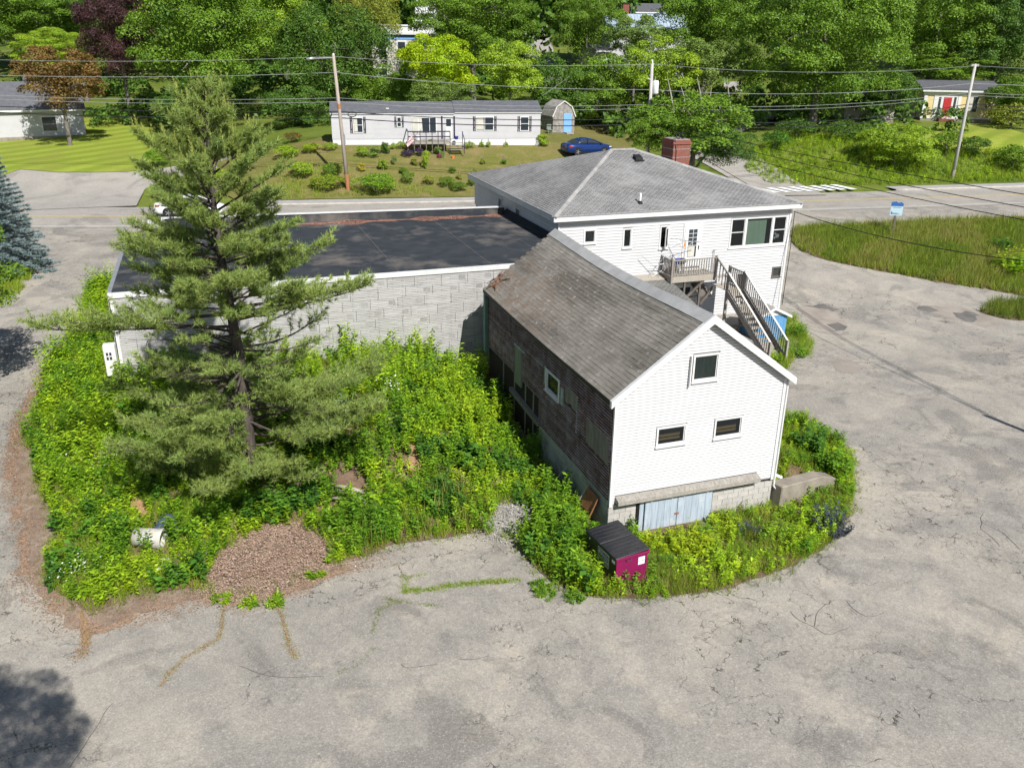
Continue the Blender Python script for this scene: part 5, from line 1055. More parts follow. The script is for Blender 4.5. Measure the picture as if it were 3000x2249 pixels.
Ga = scatter(ISL, 25); x, y = Ga[:, 0], Ga[:, 1]; na, nb, nc = nz(x, y, .9), nz(x, y, 1.3, 2), nz(x, y, 2.1, 4)
front = (y < .3) & (x > -1.2); rgt = x > 6; left = x < -12.5; near_edge = np.zeros(len(Ga), bool)
cen = ~front & ~rgt & ~left
lush = cen & (y > 4)
mixr = rg.random(len(Ga)); sc1 = na+.35*(mixr-.5); D1 = Ga[((cen | left) & (sc1 > .45) & (nb > .3)) | (left & (sc1 > .35) & (sc1 <= .45))]; D2 = Ga[(cen & (sc1 <= .45)) | (left & (sc1 <= .35))]; D3 = Ga[((cen | left) & (sc1 > .45) & (nb <= .3))]
hf = lambda g: np.interp(g[:, 1], [-1, 3, 8, 14], [.45, .6, 1.0, 1.05])
def bands(G, f, mats, name, label, base_h, k, leaf, **kw):
    V, F = herbs(G, f, base_h, k, leaf, **kw); return tag(arr(name, V, F, mats), label, 'weeds', kind='stuff')
sp = D1[:, 1] > 5.5
bands(D1[sp], H, 'weed_bright', 'weeds', 'tall bright green weeds between pine and barn wall', 1.2, 28, .165)
bands(D1[~sp], H, 'weed_bright', 'weeds', 'knee-high bright green weeds along the asphalt edge', .6, 22, .14)
bands(D2, H, 'weed_mid', 'weeds', 'mid green goldenrod weeds in drifts on the bank', .85, 26, .15)
bands(D3, H, 'weed_dark', 'weeds', 'darker broad-leaved weeds in drifts on the bank', .7, 18, .20, asp=.6)
G = scatter(ISL, 60); G = G[(G[:, 0] < -11.5) | ((G[:, 1] < 3.5) & (G[:, 0] < -1)) | (nz(G[:, 0], G[:, 1], 1.1, 7) > .72)]; G = G[(G[:, 1] > .5) | (G[:, 0] < -1)]
V, F = grass(G, H, .5, 7, .008, .4); tag(arr('grass', V, F, 'grass_green'), 'long green grass on the bank beside the drive', 'grass', kind='stuff')
G = np.array([np.array(ISL)[i] for i in range(60) if i < len(ISL)-5]); E2 = []
for i in range(len(G)-1):
    k = int(np.linalg.norm(G[i+1]-G[i])*16); E2.append(G[i]+(G[i+1]-G[i])*rg.uniform(0, 1, (k, 1))+rg.normal(0, .16, (k, 2)))
E2 = np.concatenate(E2); V, F = grass(E2, Z, .24, 6, .008, .7); tag(arr('grass', V, F, 'grass_olive'), 'ragged short grass fringing the asphalt edge', 'grass', kind='stuff')
# front strip by the dumpster and right of the barn
Gf = scatter(ISL, 70); Gf = Gf[((Gf[:, 1] < .0) & (Gf[:, 0] > -2.2)) | (Gf[:, 0] > 6.1)]; Gf = Gf[~((Gf[:, 0] > .9) & (Gf[:, 0] < 4.) & (Gf[:, 1] > -.85))]
V, F = grass(Gf, H, .42, 8, .008, .4); tag(arr('grass', V, F, 'grass_green'), 'green tall grass in front of the barn and around the dumpster', 'grass', kind='stuff')
Gt = Gf[nz(Gf[:, 0], Gf[:, 1], 1.2, 3) > .72]; V, F = grass(Gt, H, .6, 4, .008, .3); tag(arr('grass', V, F, 'grass_tan'), 'tan seed heads in the grass around the barn front', 'grass', kind='stuff')
Gh = Gf[::3]; hs = nz(Gh[:, 0], Gh[:, 1], 1.5, 5) > .5; bands(Gh[hs], H, 'weed_mid', 'weeds', 'small green weeds mixed in the grass before the barn', .5, 22, .13); bands(Gh[~hs], H, 'weed_bright', 'weeds', 'light green weeds mixed in the grass before the barn', .5, 22, .12)
hx = scatter(ISL, 26); hx = hx[(hx[:, 0] > -1.3) & (hx[:, 0] < .0) & (hx[:, 1] > -.3) & (hx[:, 1] < 7)]; bands(hx, H, 'weed_mid', 'weeds', 'weeds crowding the barn foundation', .6, 22, .14)
def pg(px, k, s): return np.array([at(*p, H)[:2] for p in px])
# pale yellow-green bush and other single plants
LATE = []
def plant(name, label, px, py, h, rad, mat_, n=40, k=18, leaf=.13, asp=.45, cat='shrub', group=None, f=H, stems=True, seed=None, up=.15):
    b = at(px, py, f); t = thing(name, label, cat, b, 0, group); rr = np.random.default_rng(int(px*7+py)); a = rr.uniform(0, 6.28, n); q = rad*np.sqrt(rr.uniform(0, 1, n)); G = b[:2]+np.c_[np.cos(a)*q, np.sin(a)*q]*.55; hh = h*(1-.45*(q/rad)**2)
    Vs = []
    for i in range(n):
        l = np.array([[math.cos(a[i]), math.sin(a[i])]])*q[i]*.5
        V, F = herbs(G[i:i+1], lambda x, y: np.full(len(x), b[2]), hh[i], k, leaf, asp, .1, up, r=rr); z = (V[:, 2]-b[2])/h; V[:, :2] += l*z[:, None]; Vs.append((V, F))
    V, F = join(Vs); arr('leaves', V, F, mat_, t)
    mb = MB(); [mb.tube([(g[0], g[1], b[2]-.03), (g[0]+math.cos(a[i])*q[i]*.4, g[1]+math.sin(a[i])*q[i]*.4, b[2]+hh[i]*.9)], [.012, .005], 3, False) for i, g in enumerate(G[:24])]; ob('stems', mb, 'stem_green', t, fix=False); return t
GP = 'bushes and single plants among the weeds'
for i_, (px, py, h_, r_, m_, l_) in enumerate(((1290, 1010, 1.5, .8, 'weed_mid', 'tall green shrub against the stone-panel wall nearest the sapling'), (1480, 1090, 1.3, .8, 'weed_dark', 'dark shrub against the far end of the barn side wall'), (1530, 1210, 1.2, .7, 'weed_mid', 'leafy shrub below the boarded barn window'), (1440, 1180, 1.3, .9, 'weed_dark', 'dark green thicket on the bank beside the barn undercroft'), (1250, 1130, 1.3, 1.0, 'weed_dark', 'dark thicket in the middle of the bright weeds'), (1120, 1090, 1.2, .9, 'weed_mid', 'green thicket between pine and stone-panel wall'), (1330, 1120, 1.2, .9, 'weed_bright', 'light green thicket on top of the bank'), (1580, 1330, 1.0, .6, 'weed_mid', 'bush crowding the barn foundation'), (250, 1150, 1.2, 1.0, 'weed_mid', 'tall weeds left of the pine beside the drive'), (200, 1330, 1.0, .9, 'weed_mid', 'darker weed clump on the drive side'), (880, 1480, .8, .8, 'weed_dark', 'dark leafy clump left of the dead logs'), (1290, 1460, 1.0, .7, 'weed_dark', 'dark upright weeds above the gravel heap'), (1130, 1560, .9, .7, 'weed_mid', 'tall mid green weeds near the asphalt edge'), (760, 1520, .6, .8, 'weed_dark', 'dark low thicket above the mulch heap'))): LATE.append((px, py, h_, r_, m_, l_))
for a in [('yellow_bush', 'yellow-green leafy bush in front of the sliding barn doors', 2010, 1615, .55, .95, 'weed_yellow', 70, 18, .17), ('yellow_bush', 'smaller yellow-green bush between dumpster and yellow bush', 1915, 1600, .5, .45, 'weed_yellow', 24, 16, .15), ('yellow_bush', 'yellow-green bush right below the block foundation', 2120, 1540, .6, .7, 'weed_yellow', 36, 16, .16),
          ('leafy_bush', 'dark green bush with a red tip against the right side of the barn', 2370, 1330, 1.15, .75, 'weed_dark', 55, 22, .18), ('leafy_bush', 'mid green bush at the end of the concrete wing wall', 2455, 1400, .95, .7, 'weed_mid', 45, 20, .15),
          ('lupin_clump', 'dark bluish seeding lupin clump at the right end of the grass strip', 2435, 1560, .75, .75, 'lupin_dark', 50, 20, .11), ('lupin_clump', 'pale green lupin clump left of the dark one', 2300, 1590, .65, .8, 'weed_bright', 45, 18, .12), ('lupin_clump', 'dark bluish clump left of the pale lupins', 2195, 1570, .6, .5, 'lupin_dark', 26, 18, .11),
          ('burdock', 'broad-leaved burdock below the bare orange soil', 1165, 1475, .5, .55, 'weed_bright', 22, 8, .36, .7), ('burdock', 'large dark burdock on the bank left of the barn', 1380, 1360, .7, .9, 'weed_dark', 40, 9, .36, .65), ('burdock', 'broad-leaved plant at the left edge of the gravel heap', 1340, 1240, .8, .9, 'weed_mid', 36, 10, .32, .65), ('burdock', 'squash-like plant behind the left corner of the dumpster', 1640, 1545, .45, .55, 'weed_bright', 18, 8, .32, .7),
          ('vine_patch', 'bright green vine leaves left of the dead logs', 650, 1450, .45, .95, 'weed_bright', 60, 9, .20, .8), ('shrub', 'dark green shrub with white blossom at the pine foot', 960, 1330, .95, 1.1, 'weed_dark', 60, 18, .17), ('leafy_bush', 'light green leafy bush beside the concrete pipe', 330, 1560, .8, .8, 'weed_bright', 44, 18, .18), ('milkweed', 'lush green plant right of the white stones', 545, 1690, .55, .55, 'weed_bright', 30, 16, .18), ('milkweed', 'tall leafy plant at the bottom tip of the weedy bank', 280, 1735, .6, .55, 'weed_bright', 28, 18, .17)]: plant(*a, group=GP)
for px, py, h_, r_, m_, l_ in LATE: plant('thicket', l_, px, py, h_, r_, m_, int(46*r_*r_+18), 24, .17, group=GP)
b = at(1405, 985, H); t = thing('sumac_sapling', 'tall drooping-leaved sapling at the joint of flat building and barn', 'sapling', b, 0, GP)
rr = np.random.default_rng(4); Vs = []; mb = MB()
for k in range(16):
    a = rr.uniform(0, 6.28); L = rr.uniform(.5, 1.25); s = b+(0, 0, rr.uniform(.7, 2.2)); e = s+np.array((math.cos(a)*L, math.sin(a)*L, rr.uniform(.1, .6))); mb.tube([s, e], [.015, .005], 4, False); n = 26; f = rr.uniform(.15, 1, n)[:, None]; P = s+(e-s)*f; D = rr.normal(0, .45, (n, 3))+np.array((0, 0, -.75)); Vs.append(leafquads(P, D, rr.normal(size=(n, 3)), rr.uniform(.16, .26, n), .3))
mb.tube([b, b+(0, 0, 2.5)], [.035, .012], 5); V, F = join(Vs); arr('leaves', V, F, 'weed_mid', t); ob('trunk', mb, 'stem_green', t, fix=False)
b = at(1150, 965, H); t = thing('mullein', 'upright mullein spike before the stone-panel wall', 'weed', b, 0, GP); V, F = herbs(np.array([b[:2]]), lambda x, y: np.full(len(x), b[2]), 1.5, 26, .34, .35, .02, .3, .9, rr); arr('leaves', V, F, 'weed_dark', t); ob('stem', MB().tube([b, b+(0, 0, 1.75)], [.03, .015], 5), 'stem_green', t)
b = at(1180, 980, H)
for a in [('elder_shrub', 'dark leafy shrub against the stone-panel wall right of the mullein', 1225, 975, 1.15, .6, 'weed_dark', 30, 18, .17), ('elder_shrub', 'leafy shrub against the stone-panel wall left of the mullein', 1080, 985, 1.0, .55, 'weed_mid', 26, 18, .16)]: plant(*a, group=GP)
# white blossom, daisies, orange leaves
def dots(px, n, s, m, name, label, h=(.5, .9), f=H, sp=None):
    P = np.array([at(*p, f)[:2] for p in px]); G = P[rg.integers(0, len(P), n)]+rg.normal(0, sp or .25, (n, 2)); B = np.c_[G, f(G[:, 0], G[:, 1])+rg.uniform(*h, n)]; V, F = leafquads(B, rg.normal(size=(n, 3))*(1, 1, .3), np.array((0, 0, 1.))+rg.normal(0, .3, (n, 3)), np.full(n, s)*rg.uniform(.7, 1.3, n), .9); return tag(arr(name, V, F, m), label, 'flowers', kind='stuff')
dots([(1010, 1260), (1020, 1290), (985, 1300), (940, 1290), (930, 1320), (1150, 1190), (1000, 1275)], 260, .08, 'petal_white', 'blossom', 'white blossom scattered under the right side of the pine', (.9, 1.35))
dots([(215, 1395), (250, 1300), (325, 1380), (225, 1440), (220, 1715), (240, 1705), (255, 1700), (610, 1560), (160, 1400)], 150, .05, 'petal_white', 'daisies', 'white daisies dotted in the weeds beside the drive', (.5, .75), H, .3)
dots([(650, 1390), (690, 1400), (620, 1480), (600, 1410)], 40, .10, 'leaf_orange', 'orange_leaves', 'a few orange leaves below the pine', (.45, .6))
Gt = scatter(wp([(1030, 1620), (1150, 1560), (1330, 1420), (1420, 1440), (1400, 1560), (1270, 1575), (1150, 1590), (1060, 1625)]), 5); V, F = grass(Gt, H, 1.0, 5, .02, .12); tag(arr('seed_stalks', V, F, 'grass_tan'), 'tan dock seed stalks rising from the weeds near the gravel heap', 'weeds', kind='stuff')
# verges by the road
VG = wp([(2318, 686), (2325, 672), (2375, 665), (2470, 662), (2560, 660), (2620, 654), (2750, 648), (2860, 643), (3060, 645), (3060, 878), (3000, 868), (2930, 855), (2760, 828), (2590, 797), (2430, 765), (2350, 738), (2322, 712)])
G = scatter(VG, 26, []); tn = nz(G[:, 0], G[:, 1], .45, 1) > .42
for sel, m, lb in ((tn, 'grass_tan', 'tan ripe grass on the verge island'), (~tn, 'grass_olive', 'olive green tall grass on the verge island')): V, F = grass(G[sel], Z, .65, 7, .016, .3); tag(arr('grass', V, F, m), lb, 'grass', kind='stuff')
G = scatter(VG, 20, []); V, F = grass(G, Z, .5, 7, .018, .45); tag(arr('grass', V, F, 'grass_green'), 'green undergrass on the verge island', 'grass', kind='stuff')
G = scatter(wp([(2870, 915), (2900, 890), (2960, 885), (3060, 880), (3060, 940), (2990, 940), (2930, 932)]), 40, []); V, F = grass(G, Z, .7, 8, .012, .3); tag(arr('grass', V, F, 'grass_olive'), 'tall grass tuft at the lot edge below the verge island', 'grass', kind='stuff')
for a in [('leafy_bush', 'bright green bush on the right end of the verge island', 2960, 800, 1.3, 1.6, 'weed_bright', 70, 18, .24), ('leafy_bush', 'dark green bush behind the bright one on the verge island', 2930, 735, 1.0, 1.0, 'weed_dark', 40, 16, .22), ('leafy_bush', 'small dark weed at the left tip of the verge island', 2350, 715, .5, .7, 'weed_dark', 26, 14, .16), ('leafy_bush', 'dark weeds at the sign post on the verge island', 2600, 690, .6, .5, 'weed_dark', 20, 14, .16)]: plant(*a, group=GP, f=Z)
for a in [('weed_clump', 'tall weeds growing beside the blue shed by the stair', 2330, 985, .7, .9, 'weed_mid', 50, 18, .14), ('weed_clump', 'weeds at the stair foot beside the lot', 2330, 1040, .45, .8, 'weed_mid', 40, 16, .13), ('weed_clump', 'weeds between stair foot and barn eave', 2275, 1060, .6, .6, 'weed_bright', 34, 16, .15)]: plant(*a, group=GP, f=Z)
G = scatter(wp([(2285, 1000), (2300, 930), (2330, 925), (2360, 980), (2385, 1000), (2375, 1050), (2330, 1030), (2310, 1085), (2280, 1090)]), 45, []); V, F = grass(G, Z, .5, 8, .01, .4); tag(arr('grass', V, F, 'grass_green'), 'grass between the blue shed and the lot', 'grass', kind='stuff')
# grass in the asphalt cracks
def crackgrass(px, dens, h, sp, m, label, n=7):
    P = np.array(wp(px)); G = []
    for a, b in zip(P[:-1], P[1:]): k = max(2, int(np.linalg.norm(b-a)*dens)); G.append(a+(b-a)*rg.uniform(0, 1, (k, 1))+rg.normal(0, sp, (k, 2)))
    V, F = grass(np.concatenate(G), Z, h, n, .006, .8); return tag(arr('crack_grass', V, F, m), label, 'grass', kind='stuff')
crackgrass([(1180, 1732), (1260, 1728), (1330, 1715), (1420, 1706), (1525, 1702)], 60, .12, .06, 'grass_green', 'green grass line growing in the long asphalt crack', 9)
crackgrass([(1180, 1680), (1183, 1720), (1190, 1735), (1195, 1690), (1250, 1682)], 40, .06, .02, 'grass_green', 'thin grass in the forked crack left of the grass line')
crackgrass([(1290, 1775), (1220, 1768), (1160, 1760), (1130, 1752), (1160, 1762), (1110, 1785), (1100, 1820), (1092, 1855)], 40, .05, .025, 'grass_olive', 'olive grass in the curved crack of the front lot')
crackgrass([(1095, 1895), (1070, 1925), (1035, 1955), (970, 1975)], 26, .04, .015, 'grass_olive', 'sparse grass in the lower curved crack')
crackgrass([(678, 1745), (655, 1785), (650, 1835), (640, 1870), (590, 1900), (545, 1925), (505, 1960), (470, 2010)], 34, .05, .05, 'grass_tan', 'dry rust-tinged grass in the left diagonal crack')
crackgrass([(800, 1755), (825, 1800), (838, 1850), (850, 1895), (868, 1930)], 40, .06, .06, 'grass_tan', 'dry grass in the second diagonal crack')
for px, L_ in (((650, 1760), 'on the left diagonal crack'), ((800, 1770), 'at the head of the second diagonal crack'), ((730, 1772), 'alone between the two diagonal cracks'), ((925, 1690), 'at the right foot of the mulch heap')):
    plant('weed_tuft', 'bright low weed tuft '+L_, *px, .22, .34, 'weed_bright', 22, 10, .13, .3, 'weed', 'weed tufts on the asphalt', Z)
for px, L_ in (((1585, 1720), 'nearest the gravel edge left of the dumpster'), ((1600, 1745), 'below the other tuft left of the dumpster'), ((1680, 1755), 'just left of the dumpster foot'), ((1640, 1700), 'in the weeds left of the dumpster')):
    plant('weed_tuft', 'green grass tuft '+L_, *px, .25, .4, 'weed_mid', 26, 12, .12, .25, 'weed', 'weed tufts on the asphalt', Z)
mat('moss_rust', (.34, .20, .11), (.26, .19, .09), 5, rough=.95); mat('needle_chip', (.36, .25, .17), (.26, .165, .11), 7, rough=.95)
def along(px, n, sp):
    P = np.array(wp(px)); L = np.r_[0, np.cumsum(np.linalg.norm(np.diff(P, axis=0), axis=1))]; s_ = rg.uniform(0, L[-1], n); w_ = sp*(.12+.95*nz(s_, s_*.3, 2.6, 3)**1.5); return np.c_[np.interp(s_, L, P[:, 0]), np.interp(s_, L, P[:, 1])]+rg.normal(0, 1, (n, 2))*w_[:, None]
def litter(px, n, sp, size, m, label, name='litter'):
    G = along(px, n, sp) if not callable(px) else px(n); it = iter(np.c_[G, np.maximum(Z(G[:, 0], G[:, 1]), Z(G[:, 0], G[:, 1]))+.012]); return tag(flake(len(G), lambda: next(it), size, 0, m, name, None), label, 'litter', kind='stuff')
litter([(678, 1745), (655, 1785), (650, 1835), (640, 1870), (590, 1900), (545, 1925), (505, 1962), (470, 2010)], 600, .06, .016, 'moss_rust', 'rust coloured moss in the left diagonal crack')
litter([(800, 1765), (825, 1800), (838, 1850), (848, 1890), (868, 1930)], 480, .065, .016, 'moss_rust', 'rust coloured moss in the second diagonal crack')
litter([(235, 1790), (255, 1850), (245, 1905), (230, 1930)], 900, .16, .022, 'moss_rust', 'rust moss at the bottom tip of the weedy bank')
litter([(190, 1000), (115, 1120), (65, 1210), (35, 1300), (25, 1390), (45, 1490), (70, 1600), (70, 1670), (120, 1745), (200, 1805), (300, 1850), (430, 1800), (540, 1762), (650, 1762), (760, 1765), (880, 1722), (1000, 1675), (1120, 1625)], 16000, .42, .024, 'needle_chip', 'loose brown needles strewn over the asphalt edge')
def crackline(px, w=.006):
    P = np.array(wp(px)); Q = []
    for a, b in zip(P[:-1], P[1:]):
        k = max(2, int(np.linalg.norm(b-a)/.12)); Q += [a+(b-a)*i/k+rg.normal(0, .025, 2)*(i > 0) for i in range(k)]
    Q.append(P[-1]); strip('crack', Q, (w, w), 'crack_dark', .010, lot, n=1, step=.07)
mat('crack_dark', (.06, .055, .048), rough=.95)
for q in ([(2480, 1305), (2545, 1335), (2575, 1348), (2605, 1360), (2640, 1356), (2665, 1354)], [(2880, 1505), (2870, 1520), (2878, 1530), (2868, 1545), (2890, 1560), (2930, 1600)], [(2875, 1530), (2935, 1558), (2990, 1610)], [(2315, 1790), (2330, 1812), (2385, 1835), (2425, 1862), (2485, 1840)], [(2385, 1835), (2395, 1790), (2420, 1770)], [(2480, 1760), (2500, 1785), (2540, 1810), (2590, 1795)], [(1175, 1945), (1190, 1960), (1240, 1950), (1280, 1945)], [(1345, 1930), (1390, 1932), (1430, 1920)], [(330, 2060), (260, 2160), (200, 2260)], [(700, 1950), (780, 1980), (860, 1985), (950, 1980)]): crackline(q)

def on_pile(name, n, c, rx, ry, size, m, label):
    o = bpy.data.objects[name]; co = np.empty(len(o.data.vertices)*3, np.float32); o.data.vertices.foreach_get('co', co); co = co.reshape(-1, 3); it = iter(co[rg.integers(0, len(co), n)]+np.c_[rg.normal(0, 1, (n, 2))*rg.choice((.08, .35), (n, 1)), np.zeros(n)]); return tag(flake(n, lambda: next(it), size, 0, m, 'chips', None), label, 'litter', kind='stuff')
mat('mulch_chip', (.48, .35, .27), (.30, .20, .15), 9, rough=.95); mat('pebble_grey', (.52, .49, .44), (.38, .355, .32), 9, rough=.95)
on_pile('mulch_pile', 7000, 0, 0, 0, .032, 'mulch_chip', 'loose wood chips on the mulch heap'); on_pile('gravel_pile', 3500, 0, 0, 0, .026, 'pebble_grey', 'loose pebbles on the gravel heap')
# ------------------------------------------------------------------ dumpster
def glyphs(parent, fr, u0, u1, v0, v1, n, m, rows):
    """rows of worn, unreadable stencil letters"""
    r_ = random.Random(5); h = (v1-v0)/len(rows)
    for i, k in enumerate(rows):
        w = (u1-u0)/k; top = v1-h*i-h*.12; bot = top-h*.74; q = MB()
        for c in range(k):
            a = u0+w*c+w*.1; b = a+w*.78; fr.hexa(q, a, a+w*.24, bot, top, n, n+.002)
            for f_ in r_.sample((0, .4, .8), 2): fr.hexa(q, a+w*.24, b, bot+(top-bot)*f_, bot+(top-bot)*(f_+.2), n, n+.002)
            if r_.random() < .6: fr.hexa(q, b-w*.2, b, bot+h*.02, bot+(top-bot)*.5, n+.0003, n+.0023)
        ob('lettering', q, m, parent)
dp = thing('dumpster', 'small dumpster with black lids and a magenta end panel in the grass', 'dumpster', (-1.0, -2.68, -.40), R(6), local=True)
W_, L_, Hh = 1.05, 1.66, 1.06; fE = Fr((0, 0, 0), (1, 0, 0), (0, -1, 0)); fS_ = Fr((0, L_, 0), (0, -1, 0), (-1, 0, 0))
ob('body', MB().box(.012, W_-.01, .012, L_, .06, Hh-.06), 'bin_black', dp, bev=.01); ob('end_panel', MB().box(0, W_, -.006, .012, .05, Hh-.05), 'bin_magenta', dp)
ob('end_lip', MB().prism([(-.03, -.05, Hh-.10), (W_+.03, -.05, Hh-.10), (W_+.05, -.06, Hh-.01), (-.04, -.05, Hh-.02)], (0, .06, 0)), 'bin_magenta', dp, bev=.008)
ob('side_lip', MB().box(-.05, .0, -.02, L_+.03, Hh-.12, Hh-.03), 'bin_black', dp, bev=.008); ob('side_lip', MB().box(W_, W_+.05, .0, L_+.03, Hh-.09, Hh-.0), 'bin_magenta', dp, bev=.008)
ob('base_skid', MB().box(.06, W_-.06, .05, L_-.05, 0, .06), 'black_iron', dp)
for k in range(2):
    y0, y1 = (-.04, L_*.5-.012) if k == 0 else (L_*.5+.012, L_+.05); ld = ob('lid', MB().hexa([(-.06, y0, Hh-.03), (W_+.04, y0, Hh+.04), (W_+.04, y1, Hh+.04), (-.06, y1, Hh-.03), (-.06, y0, Hh+.0), (W_+.04, y0, Hh+.07), (W_+.04, y1, Hh+.07), (-.06, y1, Hh+.0)]), 'lid_black', dp, bev=.012)
    for j in range(5):
        y = y0+(y1-y0)*(j+.5)/5; ob('lid_rib', MB().hexa([(.0, y-.035, Hh+.002), (W_-.02, y-.035, Hh+.068), (W_-.02, y+.035, Hh+.068), (.0, y+.035, Hh+.002), (.02, y-.02, Hh+.012), (W_-.04, y-.02, Hh+.078), (W_-.04, y+.02, Hh+.078), (.02, y+.02, Hh+.012)]), 'lid_black', ld)
ob('hinge_rod', MB().tube([(W_+.045, -.02, Hh+.02), (W_+.045, L_+.06, Hh+.02)], .014, 6), 'rust', dp)
ob('latch', MB().tube([(.3, -.03, Hh-.14), (.34, -.05, Hh-.17), (.46, -.05, Hh-.15), (.48, -.03, Hh-.12)], .012, 5), 'black_iron', dp)
s = ob('notice', MB().box(.04+.70, .96, -.012, -.0062, Hh-.42, Hh-.17), 'sticker_white', dp); ob('notice_line', MB().box(.75, .95, -.0135, -.0121, Hh-.305, Hh-.290), 'ink_dark', s)
s = ob('decal', MB().add([fS_.P(.62, .42, .004-.012), fS_.P(1.25, .42, .004-.012), fS_.P(1.25, .88, .004-.012), fS_.P(.62, .88, .004-.012)], [(0, 1, 2, 3)]), 'sticker_lilac', dp, fix=False); glyphs(s, fS_, .64, 1.23, .44, .87, -.006, 'ink_dark', (7, 8, 8))
ob('decal', MB().add([fS_.P(1.40, .78, -.008), fS_.P(1.58, .78, -.008), fS_.P(1.58, .9, -.008), fS_.P(1.40, .9, -.008)], [(0, 1, 2, 3)]), 'metal_white', dp, fix=False); ob('decal', MB().add([fS_.P(.08, .80, -.008), fS_.P(.16, .80, -.008), fS_.P(.16, .9, -.008), fS_.P(.08, .9, -.008)], [(0, 1, 2, 3)]), 'metal_white', dp, fix=False)
for x in (.05, W_-.12): ob('caster', MB().tube([(x, .2, .04), (x+.06, .2, .04)], .05, 8), 'black_iron', dp)
# ------------------------------------------------------------------ sign on the verge
b = at(2613, 687); sg = thing('information_sign', 'small pale blue information sign on a wooden post on the verge', 'sign', b, R(-28), local=True)
ob('post', MB().box(-.06, .06, -.06, .06, -.2, 1.75), 'wood_dark', sg); ob('panel', MB().box(-.42, .42, -.09, -.06, 1.40, 2.25), 'sign_pale', sg)
ob('header', MB().prism([(-.42, -.095, 2.07), (.42, -.095, 2.07), (.42, -.095, 2.27), (.25, -.095, 2.37), (.05, -.095, 2.31), (-.1, -.095, 2.41), (-.42, -.095, 2.35)], (0, .03, 0)), 'sign_blue', sg)
for z, x0, x1 in ((1.97, -.3, .3), (1.55, -.32, .1), (1.49, -.32, .25)): ob('text_line', MB().box(x0, x1, -.094, -.091, z, z+.03), 'ink_dark', sg)
ob('blue_mark', MB().box(-.36, -.28, -.0945, -.0905, 1.5, 1.67), 'sign_blue', sg)
# ------------------------------------------------------------------ odds and ends on the bank
b = at(442, 1600, H); t = thing('concrete_pipe', 'pale concrete drain pipe lying at the edge of the weeds', 'pipe', b); d = np.array((.93, -.36, -.05)); c = b+(0, 0, .30); th = np.linspace(0, 2*math.pi, 17)[:-1]; sd_ = unit(np.cross(d, (0, 0, 1.))); up_ = np.cross(sd_, d)
mb = MB(); L2 = .42; rings = []
for x_, rr_ in ((-L2, .30), (L2, .30), (L2, .23), (-L2, .23)): rings.append([c+d*x_+(sd_*math.cos(q)+up_*math.sin(q))*rr_ for q in th])
vs = [p for r_ in rings for p in r_]; n = 16; mb.add(vs, [(i*n+j, i*n+(j+1) % n, ((i+1) % 4)*n+(j+1) % n, ((i+1) % 4)*n+j) for i in range(4) for j in range(n)]); ob('barrel', mb, 'concrete_pale', t, True)
mb = MB(); mb.tube([c+d*(L2-.10), c+d*(L2+.03)], .335, 16, False); ob('collar', mb, 'concrete_pale', t, True)
b = at(490, 1545, H)
def blob(name, label, cat, b, sx, sy, sz, m, seed, sub=3, rough=.25):
    r_ = np.random.default_rng(seed); bm = bmesh.new(); bmesh.ops.create_icosphere(bm, subdivisions=sub, radius=1); ph_ = r_.uniform(0, 6, 6)
    for v in bm.verts:
        p = v.co; k = 1+rough*(math.sin(p.x*3+ph_[0])*math.sin(p.y*3.3+ph_[1])+.5*math.sin(p.z*5+ph_[2]+p.x*4)); v.co = Vector((p.x*sx*k, p.y*sy*k, max(-.15, p.z)*sz*k))
    me = bpy.data.meshes.new(name); bm.to_mesh(me); bm.free(); me.materials.append(M[m]); me.polygons.foreach_set('use_smooth', [True]*len(me.polygons)); o = link(name, me); o.location = tuple(b); return tag(o, label, cat)
blob('tarp_bundle', 'crumpled dark blue tarp bundle half hidden in weeds near the pipe', 'tarp', b+(0, 0, .05), .42, .3, .36, 'tarp_blue', 3, 3, .42)
for i, (px, py, s, l) in enumerate(((475, 1650, .20, 'white stone nearest the concrete pipe'), (460, 1672, .13, 'smaller white stone below the first one'), (608, 1625, .18, 'white stone left of the mulch heap'), (1005, 1510, .12, 'pale stone below the dead logs'))): blob('stone', l, 'stone', at(px, py, H)+(0, 0, .05), s*1.2, s*.8, s*.6, 'stone_white', 20+i, 2, .22)
for i, (p0, p1, w, l) in enumerate((((970, 1440), (1080, 1468), .07, 'long grey dead log uppermost of the three on the bank'), ((985, 1455), (1075, 1490), .10, 'thick grey split log in the middle on the bank'), ((975, 1478), (1050, 1495), .06, 'short grey log lowest of the three on the bank'))):
    a, c = at(*p0, H)+(0, 0, .25), at(*p1, H)+(0, 0, .28); m_ = (a+c)/2+(0, .05, .05); tag(ob('dead_log', MB().tube([a, m_, c], [w*.7, w, w*.85], 7), 'driftwood', None, True), l, 'log')
blob('stump', 'rusty brown stump on the gravel heap', 'stump', at(1553, 1562, H)+(0, 0, .1), .16, .14, .16, 'rust', 33, 2, .3)
tag(ob('manhole_cover', MB().tube([at(2985, 638)+(0, 0, .03), at(2985, 638)+(0, 0, .045)], .55, 16), 'rust'), 'rusty round manhole cover at the right edge of the lot', 'manhole cover')
